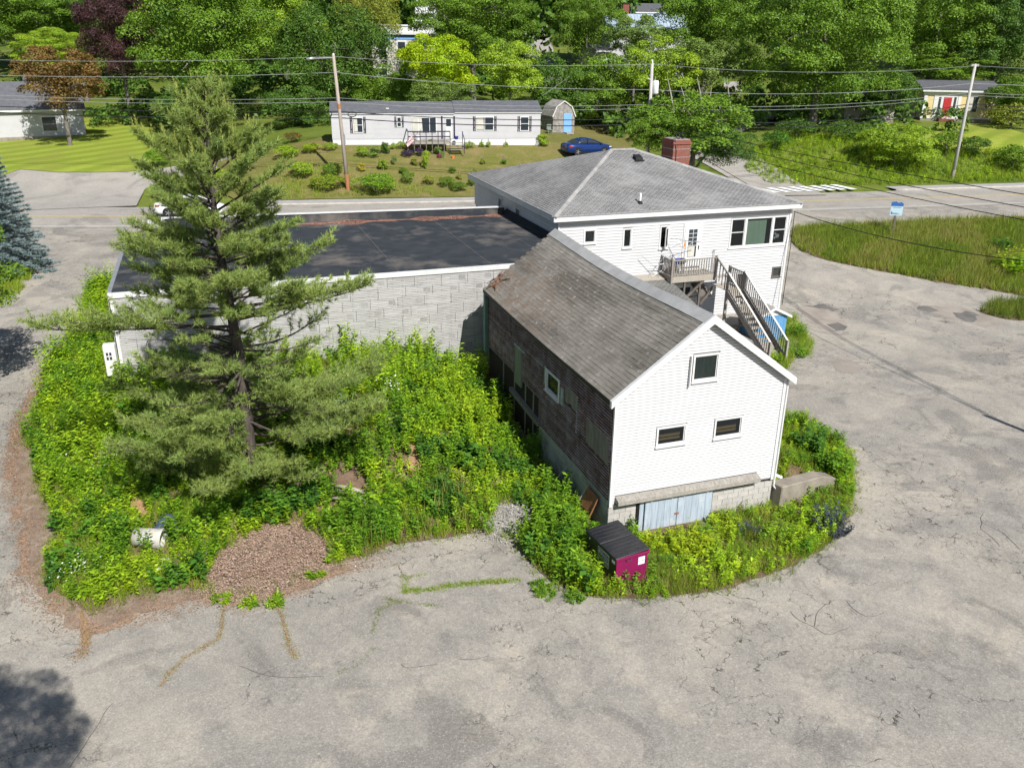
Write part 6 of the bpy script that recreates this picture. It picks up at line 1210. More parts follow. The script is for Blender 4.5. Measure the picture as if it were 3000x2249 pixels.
# ------------------------------------------------------------------ cars
def wheel(t, x, y, r=.33):
    s_ = 1 if y > 0 else -1; th = np.linspace(0, 2*math.pi, 21); w = ob('wheel', MB().tube([(x, y-.1*s_, r), (x, y-.08*s_, r), (x, y+.06*s_, r), (x, y+.08*s_, r)], [r*.9, r, r, r*.9], 20), 'tyre', t, True)
    rm = MB(); rm.tube([(x, y+.07*s_, r), (x, y+.088*s_, r)], [r*.68, r*.66], 16)
    for k in range(5): a = k*2*math.pi/5; rm.bar((x, y+.095*s_, r), (x+math.cos(a)*r*.62, y+.095*s_, r+math.sin(a)*r*.62), .05, .02, (0, 1, 0))
    ob('rim', rm, 'rim_silver', w)
def loft(st, ring):
    mb = MB(); n = len(ring(st[0])); vs = []; [vs.extend(ring(s_)) for s_ in st]; fs = [(i*n+j, i*n+(j+1) % n, (i+1)*n+(j+1) % n, (i+1)*n+j) for i in range(len(st)-1) for j in range(n)]
    fs += [tuple(range(n))[::-1], tuple(range((len(st)-1)*n, len(st)*n))]; return mb.add(vs, fs)
def car(name, label, loc, rz, paint, hatch=False):
    t = thing(name, label, 'car', loc, rz, local=True)
    st = [(-2.42, .70, .42, .80), (-2.36, .80, .30, .97), (-2.1, .88, .24, 1.03), (-1.5, .91, .20, 1.02), (-.6, .915, .20, .97), (.4, .915, .20, .95), (1.1, .91, .20, .94), (1.7, .89, .22, .86), (2.15, .84, .26, .76), (2.36, .74, .32, .66), (2.43, .62, .40, .56)]
    ob('body', loft(st, lambda s_: [(s_[0], -s_[1]*.9, s_[2]), (s_[0], s_[1]*.9, s_[2]), (s_[0], s_[1], s_[2]+.14), (s_[0], s_[1], (s_[2]+s_[3])/2+.08), (s_[0], s_[1]*.93, s_[3]-.02), (s_[0], s_[1]*.7, s_[3]+.035), (s_[0], -s_[1]*.7, s_[3]+.035), (s_[0], -s_[1]*.93, s_[3]-.02), (s_[0], -s_[1], (s_[2]+s_[3])/2+.08), (s_[0], -s_[1], s_[2]+.14)]), paint, t, True)
    rb = -2.05 if hatch else -1.85
    gs = [(rb, .72, 1.0), (rb+.75, .69, 1.36), (-.55, .68, 1.44), (.0, .68, 1.43), (.45, .69, 1.33), (1.25, .74, .97)]
    ob('glasshouse', loft(gs, lambda s_: [(s_[0], -s_[1]-.1, .93), (s_[0], s_[1]+.1, .93), (s_[0], s_[1]+.03-.1*(s_[2]-.95), max(.96, s_[2]-.06)), (s_[0], s_[1]*.8, s_[2]), (s_[0], -s_[1]*.8, s_[2]), (s_[0], -s_[1]-.03+.1*(s_[2]-.95), max(.96, s_[2]-.06))]), 'car_glass', t, True)
    rs = [(rb+.68, .62, 1.345), (-.9, .66, 1.43), (-.3, .67, 1.455), (.15, .66, 1.425), (.42, .62, 1.36)]
    ob('roof_panel', loft(rs, lambda s_: [(s_[0], -s_[1], s_[2]-.05), (s_[0], s_[1], s_[2]-.05), (s_[0], s_[1]*.85, s_[2]+.02), (s_[0], -s_[1]*.85, s_[2]+.02)]), paint, t, True)
    for y in (-1, 1):
        for p, q in (((.42, y*.66, 1.34), (1.28, y*.84, .96)), ((-.35, y*.70, 1.42), (-.32, y*.84, .96)), ((rb+.7, y*.66, 1.34), (rb+.05, y*.80, 1.0))): ob('pillar', MB().bar(p, q, .07, .05), paint, t)
        ob('mirror', MB().box(.95, 1.1, y*.93-.08, y*.93+.08, .98, 1.1), paint, t, bev=.03); ob('headlight', MB().hexa([(2.1, y*.50, .62), (2.34, y*.48, .62), (2.24, y*.80, .62), (1.95, y*.86, .64), (2.1, y*.50, .72), (2.32, y*.48, .70), (2.22, y*.81, .72), (1.95, y*.87, .75)]), 'lamp_clear', t)
        ob('tail_light', MB().hexa([(-2.40, y*.45, .72), (-2.2, y*.45, .72), (-2.0, y*.89, .76), (-2.3, y*.84, .76), (-2.41, y*.45, .88), (-2.2, y*.45, .88), (-2.0, y*.885, .90), (-2.3, y*.83, .90)]), 'lamp_red', t)
        for x in (-1.4, 1.42): wheel(t, x, y*.82); 
        ob('wheel_arch', MB().tube([(-1.4, y*.80, .34), (-1.4, y*.921, .34)], .39, 18), 'tyre', t); ob('wheel_arch', MB().tube([(1.42, y*.80, .34), (1.42, y*.917, .34)], .39, 18), 'tyre', t)
        ob('side_skirt', MB().box(-1.0, 1.02, y*.90-.02, y*.90+.02, .18, .28), 'tyre', t)
    return t
a, b = at(1660, 455), at(1782, 448); car('parked_car', 'blue sedan parked on the grass right of the mobile home', at(1718, 452)+(0, 0, .03), math.atan2(b[1]-a[1], b[0]-a[0]), 'car_blue')
p = at(562, 632); car('white_car', 'white car on the road half hidden behind the pine', (p[0], p[1], 2.03), math.atan2(RY[5]-RY[4], RX[5]-RX[4]), 'car_white', True)
p = at(2285, 356); car('silver_car', 'grey car parked in the shade of the huge maple', p+(0, 0, .12), .1, 'car_silver')
# ------------------------------------------------------------------ houses across the road
def m_lap(name, c, period=.11, dark=.75):
    t = NT(name); sep = t.n('SeparateXYZ'); t.l(t.pos(obj=True), sep.inputs[0]); fr_ = t.math('FRACT', t.math('MULTIPLY', sep.outputs[2], 1/period)); k = t.math('LESS_THAN', fr_, .16)
    col = t.mix(k, t.mix(t.ramp(t.noise(t.pos(), 1.2, 3), .4, .7), c, [x*.94 for x in c]), [x*dark for x in c]); t.bump(t.math('SUBTRACT', 1., fr_), .5, .02); M[name] = t.fin(col, .6, .25)
m_lap('lap_white', (.50, .495, .505)); m_lap('lap_grey', (.45, .45, .46)); m_lap('lap_cream', (.50, .47, .41), .13); m_lap('lap_yellow', (.66, .53, .26), .12, .85)
def lwin(t, fr, u0, u1, v0, v1, bars=(), shut=0., cur=True, frame='paint_white', w=.07):
    f = MB(); fr.hexa(f, u0-w, u0, v0-w, v1+w, -.02, .05); fr.hexa(f, u1, u1+w, v0-w, v1+w, -.02, .05); fr.hexa(f, u0, u1, v1, v1+w, -.02, .05); fr.hexa(f, u0, u1, v0-w, v0, -.02, .05)
    for k, val in bars:
        if k == 'h': fr.hexa(f, u0, u1, val-.025, val+.025, .0, .03)
        else: fr.hexa(f, val-.025, val+.025, v0, v1, .0, .032)
    W = ob('window', f, frame, t); ob('pane', MB().add([fr.P(u0, v0, .012), fr.P(u1, v0, .012), fr.P(u1, v1, .012), fr.P(u0, v1, .012)], [(0, 1, 2, 3)]), 'car_glass', W, fix=False)
    if cur: ob('curtain', MB().add([fr.P(u0+.03, v0+.05, .016), fr.P(u0+(u1-u0)*.45, v0+.05, .016), fr.P(u0+(u1-u0)*.42, v1-.02, .016), fr.P(u0+.03, v1-.02, .016)], [(0, 1, 2, 3)]), 'curtain_pale', W, fix=False)
    if shut:
        for s_ in (-1, 1):
            e = u0-w-.03 if s_ < 0 else u1+w+.03; q = MB()
            for z0 in (0, .52): fr.hexa(q, min(e, e+s_*.07), max(e, e+s_*.07), v0-.1, v1+.1, .0, .03); 
            fr.hexa(q, min(e+s_*.12, e+s_*shut), max(e+s_*.12, e+s_*shut), v0-.1, v1+.1, .001, .031); fr.hexa(q, min(e, e+s_*shut), max(e, e+s_*shut), v0+.2, v0+.28, .002, .029); fr.hexa(q, min(e, e+s_*shut), max(e, e+s_*shut), v1-.28, v1-.2, .002, .029); ob('shutter', q, 'ink_dark', t)
    return W
a, b = at(975, 427), at(1582, 428); TL = np.linalg.norm((b-a)[:2]); tz0 = float(min(a[2], b[2]))
tr = thing('mobile_home', 'long white single-wide mobile home with dark shutters across the road', 'mobile home', (a[0], a[1], tz0), math.atan2(b[1]-a[1], b[0]-a[0]), local=True); k_ = TL/1787.
fT = Fr((0, 0, 0), (1, 0, 0), (0, -1, 0)); UX = lambda z_: (z_-665)*k_
ob('skirt', MB().box(.03, TL-.03, .03, 4.2, -.6, .72), 'paint_white', tr); ob('wall', MB().box(0, TL, 0, 4.23, .72, 2.98), 'lap_white', tr)
xs_ = UX(1700)
for x0, x1, dz in ((-.12, xs_, 0), (xs_, TL+.12, .09)):
    ob('eave_board', MB().box(x0+.02, x1-.02, -.09, 4.3, 2.93+dz, 3.02+dz), 'paint_white', tr)
    for y0, y1 in ((-.12, 2.12), (4.36, 2.12)): ob('roof', MB().hexa([(x0, y0, 3.02+dz), (x1, y0, 3.02+dz), (x1, y1, 3.85+dz), (x0, y1, 3.85+dz), (x0, y0, 3.07+dz), (x1, y0, 3.07+dz), (x1, y1, 3.91+dz), (x0, y1, 3.91+dz)]), 'roof_charcoal', tr)
    for x in (x0+.13, x1-.13): ob('gable_end', MB().prism([(x-.02, 0, 3.0+dz), (x-.02, 4.24, 3.0+dz), (x-.02, 2.12, 3.82+dz)], (.04, 0, 0)), 'lap_white', tr)
lwin(tr, fT, UX(848), UX(920), 1.35, 2.6, (('h', 1.98),), .22); lwin(tr, fT, UX(1215), UX(1243), 1.85, 2.62, (('h', 2.2),), .17, False)
lwin(tr, fT, UX(1335), UX(1540), 1.25, 2.6, (('v', UX(1390)), ('v', UX(1487)))); lwin(tr, fT, UX(1890), UX(2035), 1.5, 2.62, (('v', UX(1962)), ('h', 2.05)), .22); lwin(tr, fT, UX(2212+65), UX(2212+132), 1.45, 2.62, (('h', 2.05),), .2, False)
fTL = Fr((0, 4.2, 0), (0, -1, 0), (-1, 0, 0)); lwin(tr, fTL, 3.2, 3.7, 1.6, 2.5, (), 0, False)
d = board(tr, fT, UX(1622), UX(1676), .72, 2.6, .0, .05, 'paint_white', 'door'); board(d, fT, UX(1628), UX(1670), 1.85, 2.5, .05, .06, 'car_glass', 'pane')
for z_ in (1592, 1698): board(tr, fT, UX(z_)-.07, UX(z_)+.07, .75, 2.75, .0, .03, 'ink_dark', 'shutter')
ob('roof_vent', MB().box(UX(1125), UX(1150), .6, .9, 3.2, 3.42), 'trim_white', tr)
mat('flag_cloth', (.55, .25, .27), (.62, .5, .5), 9, rough=.9)
# its little deck
dk2 = thing('porch_deck', 'small dark-railed porch deck in front of the mobile home', 'deck', (a[0], a[1], tz0), tr.rotation_euler[2], local=True); x0, x1 = UX(1290), UX(1640)
for k in range(12): ob('deck_board', MB().box(x0, x1, -2.3+.18*k, -2.3+.18*k+.16, .66, .7), 'wood_grey', dk2)
ob('rim_joist', MB().box(x0, x1, -2.36, -2.31, .5, .71), 'wood_grey', dk2)
for k in range(8):
    x = x0+(x1-x0)*k/7; ob('post', MB().box(x-.04, x+.04, -2.36, -2.28, -.4, 1.6), 'wood_dark', dk2)
for z_ in (1.6, 1.15): ob('rail', MB().box(x0, x1, -2.37, -2.29, z_-.05, z_+.05), 'ink_dark', dk2)
ob('rail', MB().box(x0-.04, x0+.04, -2.3, -.05, 1.55, 1.65), 'wood_dark', dk2)
for k in range(4): ob('step', MB().box(x1+.02, x1+1.2, -1.9-.26*k, -1.62-.26*k, .50-.17*k, .54-.17*k), 'wood_grey', dk2)
ob('stair_rail', MB().bar((x1+1.2, -1.4, 1.5), (x1+1.3, -2.9, .8), .05, .05), 'ink_dark', dk2)
for y, z_ in ((-1.4, 1.5), (-2.9, .8)): ob('post', MB().bar((x1+1.22, y, -.3), (x1+1.25, y, z_), .06, .06), 'ink_dark', dk2)
def tpt(u, y, z=0): c_, s_ = math.cos(tr.rotation_euler[2]), math.sin(tr.rotation_euler[2]); return np.array((a[0]+u*c_-y*s_, a[1]+u*s_+y*c_, tz0+z))
p0 = tpt(UX(1320), -2.4, 1.3); p1 = tpt(UX(1270), -3.0, .6); t = thing('flag', 'faded red striped flag leaning from the porch rail', 'flag', p0); ob('flag_pole', MB().tube([p0+(.9, 0, .45), p1], .02, 5), 'wood_dark', t); ob('flag_cloth', MB().add([p0, p0+(.2, -.05, -.5), p1+(.1, -.1, -.25), p1], [(0, 1, 2, 3)]), 'flag_cloth', t, fix=False)
for u, y, m, l, s_ in ((1710, -.6, 'plastic_blue', 'blue flower pot on the porch steps', .2), (1655, -3.0, 'plastic_orange', 'orange pot at the foot of the porch steps', .18), (1565, -2.9, 'stem_green', 'green garden hose reel below the porch', .25), (1380, -1.0, 'metal_white', 'white cooler on the porch deck', .3)):
    q = tpt(UX(u), y, .72 if y > -2 else 0); q[2] = q[2] if y > -2 else float(Z(q[0], q[1])); tag(ob('flower_pot', MB().tube([q, q+(0, 0, s_*1.4)], [s_*.7, s_], 10), m), l, 'pot')
# grey gambrel shed
b = at(1650, 392); sh_ = thing('garden_shed', 'old grey shingled gambrel shed with a sky blue door', 'shed', b, R(3), local=True); w, dp_ = 2.5, 2.8; fG = Fr((0, 0, 0), (1, 0, 0), (0, -1, 0))
gp = [(-w/2, 0), (w/2, 0), (w/2, 1.75), (w/2-.38, 2.65), (0, 3.2), (-w/2+.38, 2.65), (-w/2, 1.75)]; ob('wall', MB().prism([(x, 0, z) for x, z in gp], (0, dp_, 0)), 'shake_grey', sh_)
for i in range(14):
    z0 = .1+i*.2; hw_ = w/2 if z0 < 1.75 else (w/2-.42*(z0-1.75) if z0 < 2.6 else max(.12, (3.2-z0)*1.1)); x = -hw_
    while x < hw_-.05: 
        l = min(random.uniform(.14, .3), hw_-x); ob('shake', MB().box(x+.004, x+l-.004, -.03-random.uniform(0, .015), .0, z0, z0+.205), 'shake_grey', sh_); x += l
for s_ in (-1, 1):
    for (xa, za), (xb, zb) in (((w/2+.08, 1.68), (w/2-.38, 2.68)), ((w/2-.38, 2.68), (0, 3.25))): ob('roof', MB().hexa([(s_*xa, -.1, za), (s_*xb, -.1, zb), (s_*xb, dp_+.1, zb), (s_*xa, dp_+.1, za), (s_*xa, -.1, za+.06), (s_*xb, -.1, zb+.06), (s_*xb, dp_+.1, zb+.06), (s_*xa, dp_+.1, za+.06)]), 'shake_grey', sh_)
for s_ in (-1, 1):
    for (xa, za), (xb, zb) in (((w/2+.08, 1.66), (w/2-.38, 2.66)), ((w/2-.38, 2.66), (0, 3.23))): ob('rake_trim', MB().bar((s_*xa, -.12, za+.04), (s_*xb, -.12, zb+.04), .05, .10), 'handrail_pale', sh_)
board(sh_, fG, -.02, .88, .15, 2.05, .03, .08, 'sky_blue_door', 'door'); ob('step', MB().box(.1, .9, -.7, -.1, 0, .15), 'wood_grey', sh_)
tag(ob('garden_chair', MB().box(-.25, .25, -.25, .25, .4, .45).box(-.25, .25, .2, .25, .45, .95).box(-.25, -.2, -.25, -.2, 0, .4).box(.2, .25, -.25, -.2, 0, .4).box(-.25, -.2, .2, .25, 0, .4).box(.2, .25, .2, .25, 0, .4), 'board_green'), 'green plastic chair left of the grey shed', 'chair').location = tuple(at(1610, 393))
def simple_house(name, label, loc, rz, w, d_, h, rise, wm, rm, wins=(), over=.3, chim=None, door=None, base=.4, hip=False):
    t = thing(name, label, 'house', loc, rz, local=True); f = Fr((0, 0, 0), (1, 0, 0), (0, -1, 0)); ob('wall', MB().box(-w/2, w/2, 0, d_, -1.5, h), wm, t); ob('foundation', MB().box(-w/2-.03, w/2+.03, -.03, d_+.03, -1.5, base), 'concrete', t)
    for y0, y1, yy in ((-over, d_/2, -1), (d_+over, d_/2, 1)): ob('roof', MB().hexa([(-w/2-over, y0, h-.02), (w/2+over, y0, h-.02), (w/2+over, y1, h+rise), (-w/2-over, y1, h+rise), (-w/2-over, y0, h+.1), (w/2+over, y0, h+.1), (w/2+over, y1, h+rise+.14), (-w/2-over, y1, h+rise+.14)]), rm, t)
    for s_ in (-1, 1): ob('gable', MB().prism([(s_*w/2-.05*s_, 0, h), (s_*w/2-.05*s_, d_, h), (s_*w/2-.05*s_, d_/2, h+rise)], (.05*s_, 0, 0)), wm, t)
    ob('fascia', MB().box(-w/2-over, w/2+over, -over-.04, -over-.003, h-.12, h+.07), 'paint_white', t)
    for u0, u1, v0, v1 in wins: lwin(t, f, u0, u1, v0, v1, (('h', (v0+v1)/2),), 0, False, w=.1)
    if door: dd = board(t, f, *door, .0, .05, 'red_paint', 'door')
    if chim: ob('chimney', MB().box(chim-.35, chim+.35, d_/2-.35, d_/2+.35, h, h+rise+1.0), 'brick_red', t)
    return t
# far left: grey roofed house behind the rust maple
p = dep(20, 335, 88); p[2] = float(Z(p[0], p[1])); simple_house('grey_roofed_house', 'white house with dark grey roof behind the rusty maple', p, R(10), 14.2, 7, 3.0, 2.6, 'lap_white', 'roof_charcoal', ((3.1, 4.4, .9, 2.3), (-3, -1.5, .9, 2.3)))
# tall white house with steep dormer behind the trees
p = dep(1180, 165, 112); g_ = float(Z(p[0], p[1])); zt = dep(1180, 84, 112)[2]-g_; t = thing('tall_house', 'tall cream and white house with steep white roof among the trees', 'house', (p[0], p[1], g_), R(-16), local=True); w = 8.; f = Fr((0, 0, 0), (1, 0, 0), (0, -1, 0))
ob('wall', MB().box(-w/2, w/2, 0, 8, -1, zt-1.1), 'lap_cream', t); ob('frieze', MB().box(-w/2-.05, w/2+.05, -.06, 8, zt-1.3, zt-.75), 'sky_blue_door', t); ob('cornice', MB().box(-w/2-.35, w/2+.35, -.4, 8.3, zt-.75, zt-.45), 'paint_white', t); ob('parapet', MB().box(-w/2-.1, w/2+.1, -.12, 8, zt-.45, zt+.25), 'paint_white', t); ob('parapet_cap', MB().box(-w/2-.2, w/2+.2, -.22, 8.1, zt+.25, zt+.45), 'paint_white', t)
for u in (-3.1, -.6, 1.9): lwin(t, f, u, u+.95, zt-3.6, zt-1.65, (('h', zt-2.6),), 0, False, w=.22)
for u in (-3.1, -.6, 1.9): lwin(t, f, u, u+.95, zt-6.8, zt-4.9, (('h', zt-5.8),), 0, False, w=.22)
ob('steep_roof', MB().add([(1.3, 2, zt+.3), (4.8, 2, zt+.3), (4.8, 5.5, zt+.3), (1.3, 5.5, zt+.3), (2.9, 3.5, zt+9)], [(0, 1, 4), (1, 2, 4), (2, 3, 4), (3, 0, 4), (3, 2, 1, 0)]), 'metal_white', t)
# blue metal roof house and the one behind it
p = dep(1862, 105, 122); g_ = float(Z(p[0], p[1])); t = thing('metal_roof_house', 'house with pale blue standing-seam metal roof and brick chimney', 'house', (p[0], p[1], g_), R(-14), local=True); ze = dep(1862, 95, 122)[2]-g_; zr = dep(1862, 44, 127)[2]-g_
ob('wall', MB().box(-3.5, 7.5, .3, 8, -1.5, ze), 'lap_white', t)
for i in range(24): x = -4+i*.5; ob('roof_panel', MB().hexa([(x, 0, ze-.05), (x+.46, 0, ze-.05), (x+.46, 4.2, zr), (x, 4.2, zr), (x, 0, ze), (x+.46, 0, ze), (x+.46, 4.2, zr+.05), (x, 4.2, zr+.05)]), 'metal_roof_blue', t); ob('roof_seam', MB().hexa([(x+.455, 0, ze), (x+.505, 0, ze), (x+.505, 4.2, zr), (x+.455, 4.2, zr), (x+.455, 0, ze+.07), (x+.505, 0, ze+.07), (x+.505, 4.2, zr+.11), (x+.455, 4.2, zr+.11)]), 'metal_roof_blue', t)
ob('rear_roof', MB().hexa([(-4, 4.25, zr-.05), (8, 4.25, zr-.05), (8, 8.4, ze), (-4, 8.4, ze), (-4, 4.25, zr), (8, 4.25, zr), (8, 8.4, ze+.05), (-4, 8.4, ze+.05)]), 'metal_roof_blue', t); ob('chimney', MB().box(-1.1, -.2, 4.4, 5.2, zr-1, zr+1.35), 'brick_red', t); ob('chimney_cap', MB().box(-1.15, -.15, 4.35, 5.25, zr+1.35, zr+1.5), 'tar_black', t)
p = dep(1905, 42, 140); g_ = float(Z(p[0], p[1])); hh = dep(1905, 38, 140)[2]-g_; simple_house('back_house', 'grey-roofed white house behind the blue metal roof', (p[0], p[1], g_), R(-10), 11, 7, hh, 1.4, 'lap_grey', 'roof_charcoal')
p = dep(1768, 185, 112); g_ = float(Z(p[0], p[1])); hh = dep(1768, 150, 112)[2]-g_; simple_house('glimpsed_house', 'cream house glimpsed beside the rear utility pole', (p[0], p[1], g_), R(20), 2.6, 3, max(2.5, hh), .7, 'lap_cream', 'roof_charcoal', ((.6, 1.3, max(1., hh-1.6), max(2, hh-.4)),))
# yellow house
p = dep(2790, 362, 107); g_ = float(Z(p[0], p[1])); hh = dep(2790, 268, 107)[2]-g_; px1 = FPX/107.; t = thing('yellow_house', 'pale yellow house with white trim and red front door on the far lawn', 'house', (p[0], p[1], g_), R(-27), local=True); f = Fr((0, 0, 0), (1, 0, 0), (0, -1, 0)); hh = min(4.6, hh)
ob('wall', MB().box(-3.9, 4.6, 0, 7, -1, hh), 'lap_yellow', t); ob('foundation', MB().box(-3.95, 4.65, -.04, 7, -1, .35), 'concrete', t); ob('sill_board', MB().box(-4, 4.7, -.06, -.0, .35, .55), 'paint_white', t)
for u in (-3.9, -2.7, .15, 4.3): board(t, f, u, u+.35, .5, hh, .0, .06, 'paint_white', 'pilaster')
board(t, f, -2.4, .1, .5, 3.5, .0, .05, 'paint_white', 'door_surround'); d = board(t, f, -1.55, -.6, .6, 2.9, .05, .08, 'red_paint', 'door')
for k in range(3):
    for j in range(2): board(d, f, -1.45+j*.42, -1.1+j*.42, .75+k*.72, 1.35+k*.72, .08, .095, 'red_paint', 'door_panel')
for u in (-2.15, -.35): board(t, f, u, u+.28, .8, 2.9, .05, .07, 'car_glass', 'sidelight')
board(t, f, -1.9, .0, 3.4, 3.8, .055, .08, 'car_glass', 'transom'); lwin(t, f, 1.5, 2.5, 1.2, 3.0, (('h', 2.1),)); lwin(t, f, 2.6, 3.8, 3.25, 3.75, (), 0, False)
ob('frieze_board', MB().box(-4.05, 4.75, -.12, .0, hh-.4, hh), 'paint_white', t); ob('cornice', MB().box(-4.3, 5.0, -.45, 7.3, hh, hh+.25), 'paint_white', t); ob('step', MB().box(-1.9, -.2, -.7, -.1, -.3, .35), 'brick_red', t)
for y0, y1 in ((-.5, 3.5), (7.5, 3.5)): ob('roof', MB().hexa([(-4.4, y0, hh+.25), (5.1, y0, hh+.25), (5.1, y1, hh+1.1), (-4.4, y1, hh+1.1), (-4.4, y0, hh+.37), (5.1, y0, hh+.37), (5.1, y1, hh+1.24), (-4.4, y1, hh+1.24)]), 'roof_charcoal', t)
p = dep(2545, 345, 104); g_ = float(Z(p[0], p[1])); simple_house('shaded_house', 'cream house in deep shade left of the yellow house', (p[0], p[1], g_), R(-20), 6, 5, 3.2, 1.8, 'lap_cream', 'roof_charcoal', ((.2, 1.1, 1., 2.3),))
p = at(2143, 298); simple_house('old_shed', 'tiny weathered grey shed between the apple tree and the maple', p, R(-24), 2.2, 2.0, 1.6, .9, 'shake_grey', 'shake_grey', (), .15, base=.05)
# ------------------------------------------------------------------ utility poles and cables
def pole(label, base, top, r0, m, name='utility_pole'):
    t = thing(name, label, 'utility pole', base); b_, t_ = np.array(base, float), np.array(top, float); ob('shaft', MB().tube([b_-(0, 0, .3), b_+(t_-b_)*.5, t_], [r0, r0*.85, r0*.68], 10), m, t, True); ob('pole_cap', MB().tube([t_, t_+(0, 0, .08)], [r0*.7, r0*.5], 10), 'metal_grey', t); return t, lambda z: b_+(t_-b_)*((z-b_[2])/(t_[2]-b_[2]))
bL = at(1020, 556); tL, qL = pole('leaning brown utility pole in front of the mobile home', bL, (bL[0]-.55, bL[1]-.1, 13.15), .17, 'pole_wood')
ob('rust_base', MB().tube([qL(bL[2]-.1), qL(bL[2]+1.3)], [.182, .178], 10, False), 'pole_rust', tL); ob('rust_band', MB().tube([qL(9.0), qL(9.4)], [.148, .146], 10, False), 'pole_rust', tL)
ob('guard_tube', MB().tube([qL(6.2)+(.15, -.1, 0), qL(7.0)+(.15, -.1, 0)], .06, 6), 'metal_grey', tL); ob('insulator', MB().tube([qL(11.85)+(.1, -.05, 0), qL(11.85)+(.35, -.15, .02)], .05, 6), 'metal_grey', tL); ob('cable_coil', MB().tube([qL(8.7)+(1.0+.35*math.cos(q), 0, .2*math.sin(q)-.15) for q in np.linspace(0, 6.28, 13)], .035, 5, False), 'cable_black', tL); ob('cable_coil', MB().tube([qL(8.7)+(-.9+.25*math.cos(q), 0, .25*math.sin(q)-.1) for q in np.linspace(0, 6.28, 13)], .035, 5, False), 'cable_black', tL)
ob('lamp_arm', MB().tube([qL(12.9), qL(12.9)+(-1.5, -.3, -.05)], .03, 6), 'metal_grey', tL); ob('lamp_head', MB().tube([qL(12.9)+(-1.4, -.3, -.05), qL(12.9)+(-1.8, -.35, -.06), qL(12.9)+(-2.2, -.4, -.1)], [.05, .12, .06], 8), 'metal_grey', tL, True)
bM = np.array((24.3, 44.6, 2.)); tM, qM = pole('grey utility pole with a transformer can behind the house roof', bM, (24.0, 44.4, 12.75), .17, 'pole_grey')
ob('transformer', MB().tube([qM(10.4)+(.36, -.1, 0), qM(10.5)+(.36, -.1, 0), qM(11.35)+(.36, -.1, 0), qM(11.45)+(.36, -.1, 0)], [.2, .25, .25, .2], 12), 'metal_white', tM, True); ob('bushing', MB().tube([qM(11.4)+(.3, -.1, 0), qM(11.75)+(.3, -.1, 0)], .04, 6), 'metal_grey', tM); ob('insulator', MB().tube([qM(12.75), qM(12.75)+(0, 0, .3)], [.06, .05], 6), 'metal_white', tM); ob('conduit', MB().tube([qM(5.2)+(0, -.19, 0), qM(10.)+(0, -.17, 0)], .035, 6), 'cable_black', tM); ob('bracket', MB().tube([qM(11.5), qM(11.55)+(-.35, -.05, .05)], .03, 5), 'metal_white', tM)
bR = at(2789, 524); tR, qR = pole('leaning grey utility pole on the grassy bank at right', bR, (bR[0]-.25, bR[1]-.3, 12.75), .18, 'pole_grey'); ob('crossarm', MB().bar(qR(12.7)+(-.45, .05, 0), qR(12.7)+(.35, -.05, 0), .14, .2), 'wood_grey', tR); ob('rust_base', MB().tube([qR(bR[2]-.1), qR(bR[2]+.9)], [.19, .187], 10, False), 'concrete', tR)
b4 = at(1746, 338); t4, q4 = pole('thin brown utility pole beside the side street behind the shed', b4, (b4[0]-.3, b4[1], b4[2]+7.9), .15, 'pole_wood')
bX = np.array((-46., 71.5, float(Z(-46, 71.5)))); tX, qX = pole('utility pole farther left along the road', bX, bX+(0, 0, 10.6), .17, 'pole_wood')
bY = np.array((104., 39.5, float(Z(104, 39.5)))); tY, qY = pole('utility pole farther right along the road', bY, bY+(0, 0, 10.6), .17, 'pole_wood')
bS = dep(3900, 900, 26); bS[2] = -.4; tS, qS = pole('utility pole at the right side of the lot', bS, (bS[0], bS[1], 9.2), .17, 'pole_wood')
def cable(p, q, sagm, label, r=.022, m='cable_black', group='overhead cables along the road'):
    p, q = np.array(p, float), np.array(q, float); pts = [p+(q-p)*f-np.array((0, 0, 4*sagm*f*(1-f))) for f in np.linspace(0, 1, 25)]; return tag(ob('overhead_cable', MB().tube(pts, r, 5, False), m, None, True, fix=False), label, 'cable', group)
lev = [('topmost thin wire', 13.0, 12.7, 12.65, 10.4, .014, 'cable_grey'), ('second wire from the top', 11.8, 10.75, 11.1, 9.2, .018, 'cable_grey'), ('upper of the paired thin wires', 9.85, 9.6, 10.3, 7.9, .016, 'cable_grey'), ('lower of the paired thin wires', 9.55, 9.3, 10.05, 7.6, .016, 'cable_grey'), ('upper thick black cable', 8.8, 8.5, 9.25, 6.9, .034, 'cable_black'), ('lowest thick black cable', 8.3, 8.05, 8.9, 6.4, .040, 'cable_black')]
for n_, zl, zm, zr_, zo, r_, m_ in lev:
    sg_ = .7 if r_ < .03 else .55
    cable(qX(bX[2]+zo), qL(zl), sg_, n_+' left of the leaning brown pole', r_, m_); cable(qL(zl), qM(zm), .35, n_+' between the brown pole and the transformer pole', r_, m_); cable(qM(zm), qR(zr_), .6 if r_ < .03 else .9, n_+' between the transformer pole and the right pole', r_, m_); cable(qR(zr_), qY(bY[2]+zo), .5, n_+' right of the pole on the bank', r_, m_)
for k, (zm, zs_, n_) in enumerate(((8.5, 9.0, 'upper'), (8.2, 8.55, 'middle'), (7.9, 8.1, 'lower'))): cable(qM(zm), qS(zs_), .5+.15*k, n_+' of three black cables slanting across the lot from the transformer pole', .02, 'cable_black', 'cables slanting over the lot')
cable((19.7, 18.4, 5.7), qS(8.0), .9, 'black service cable from the house corner out over the lot', .022, 'cable_black', 'cables slanting over the lot')
cable(qM(8.3), (19.9, 20.5, 6.0), .2, 'service cable from the transformer pole to the house eave', .018)
cable(q4(b4[2]+7.6), dep(1590, 280, 88), .2, 'thin guy wire running left from the pole behind the shed', .016, 'cable_grey')
ob('service_cable', MB().tube([(19.78, 18.52, 5.7), (19.8, 18.5, 3.6), (19.75, 18.5, .3)], .02, 5), 'cable_black', house)
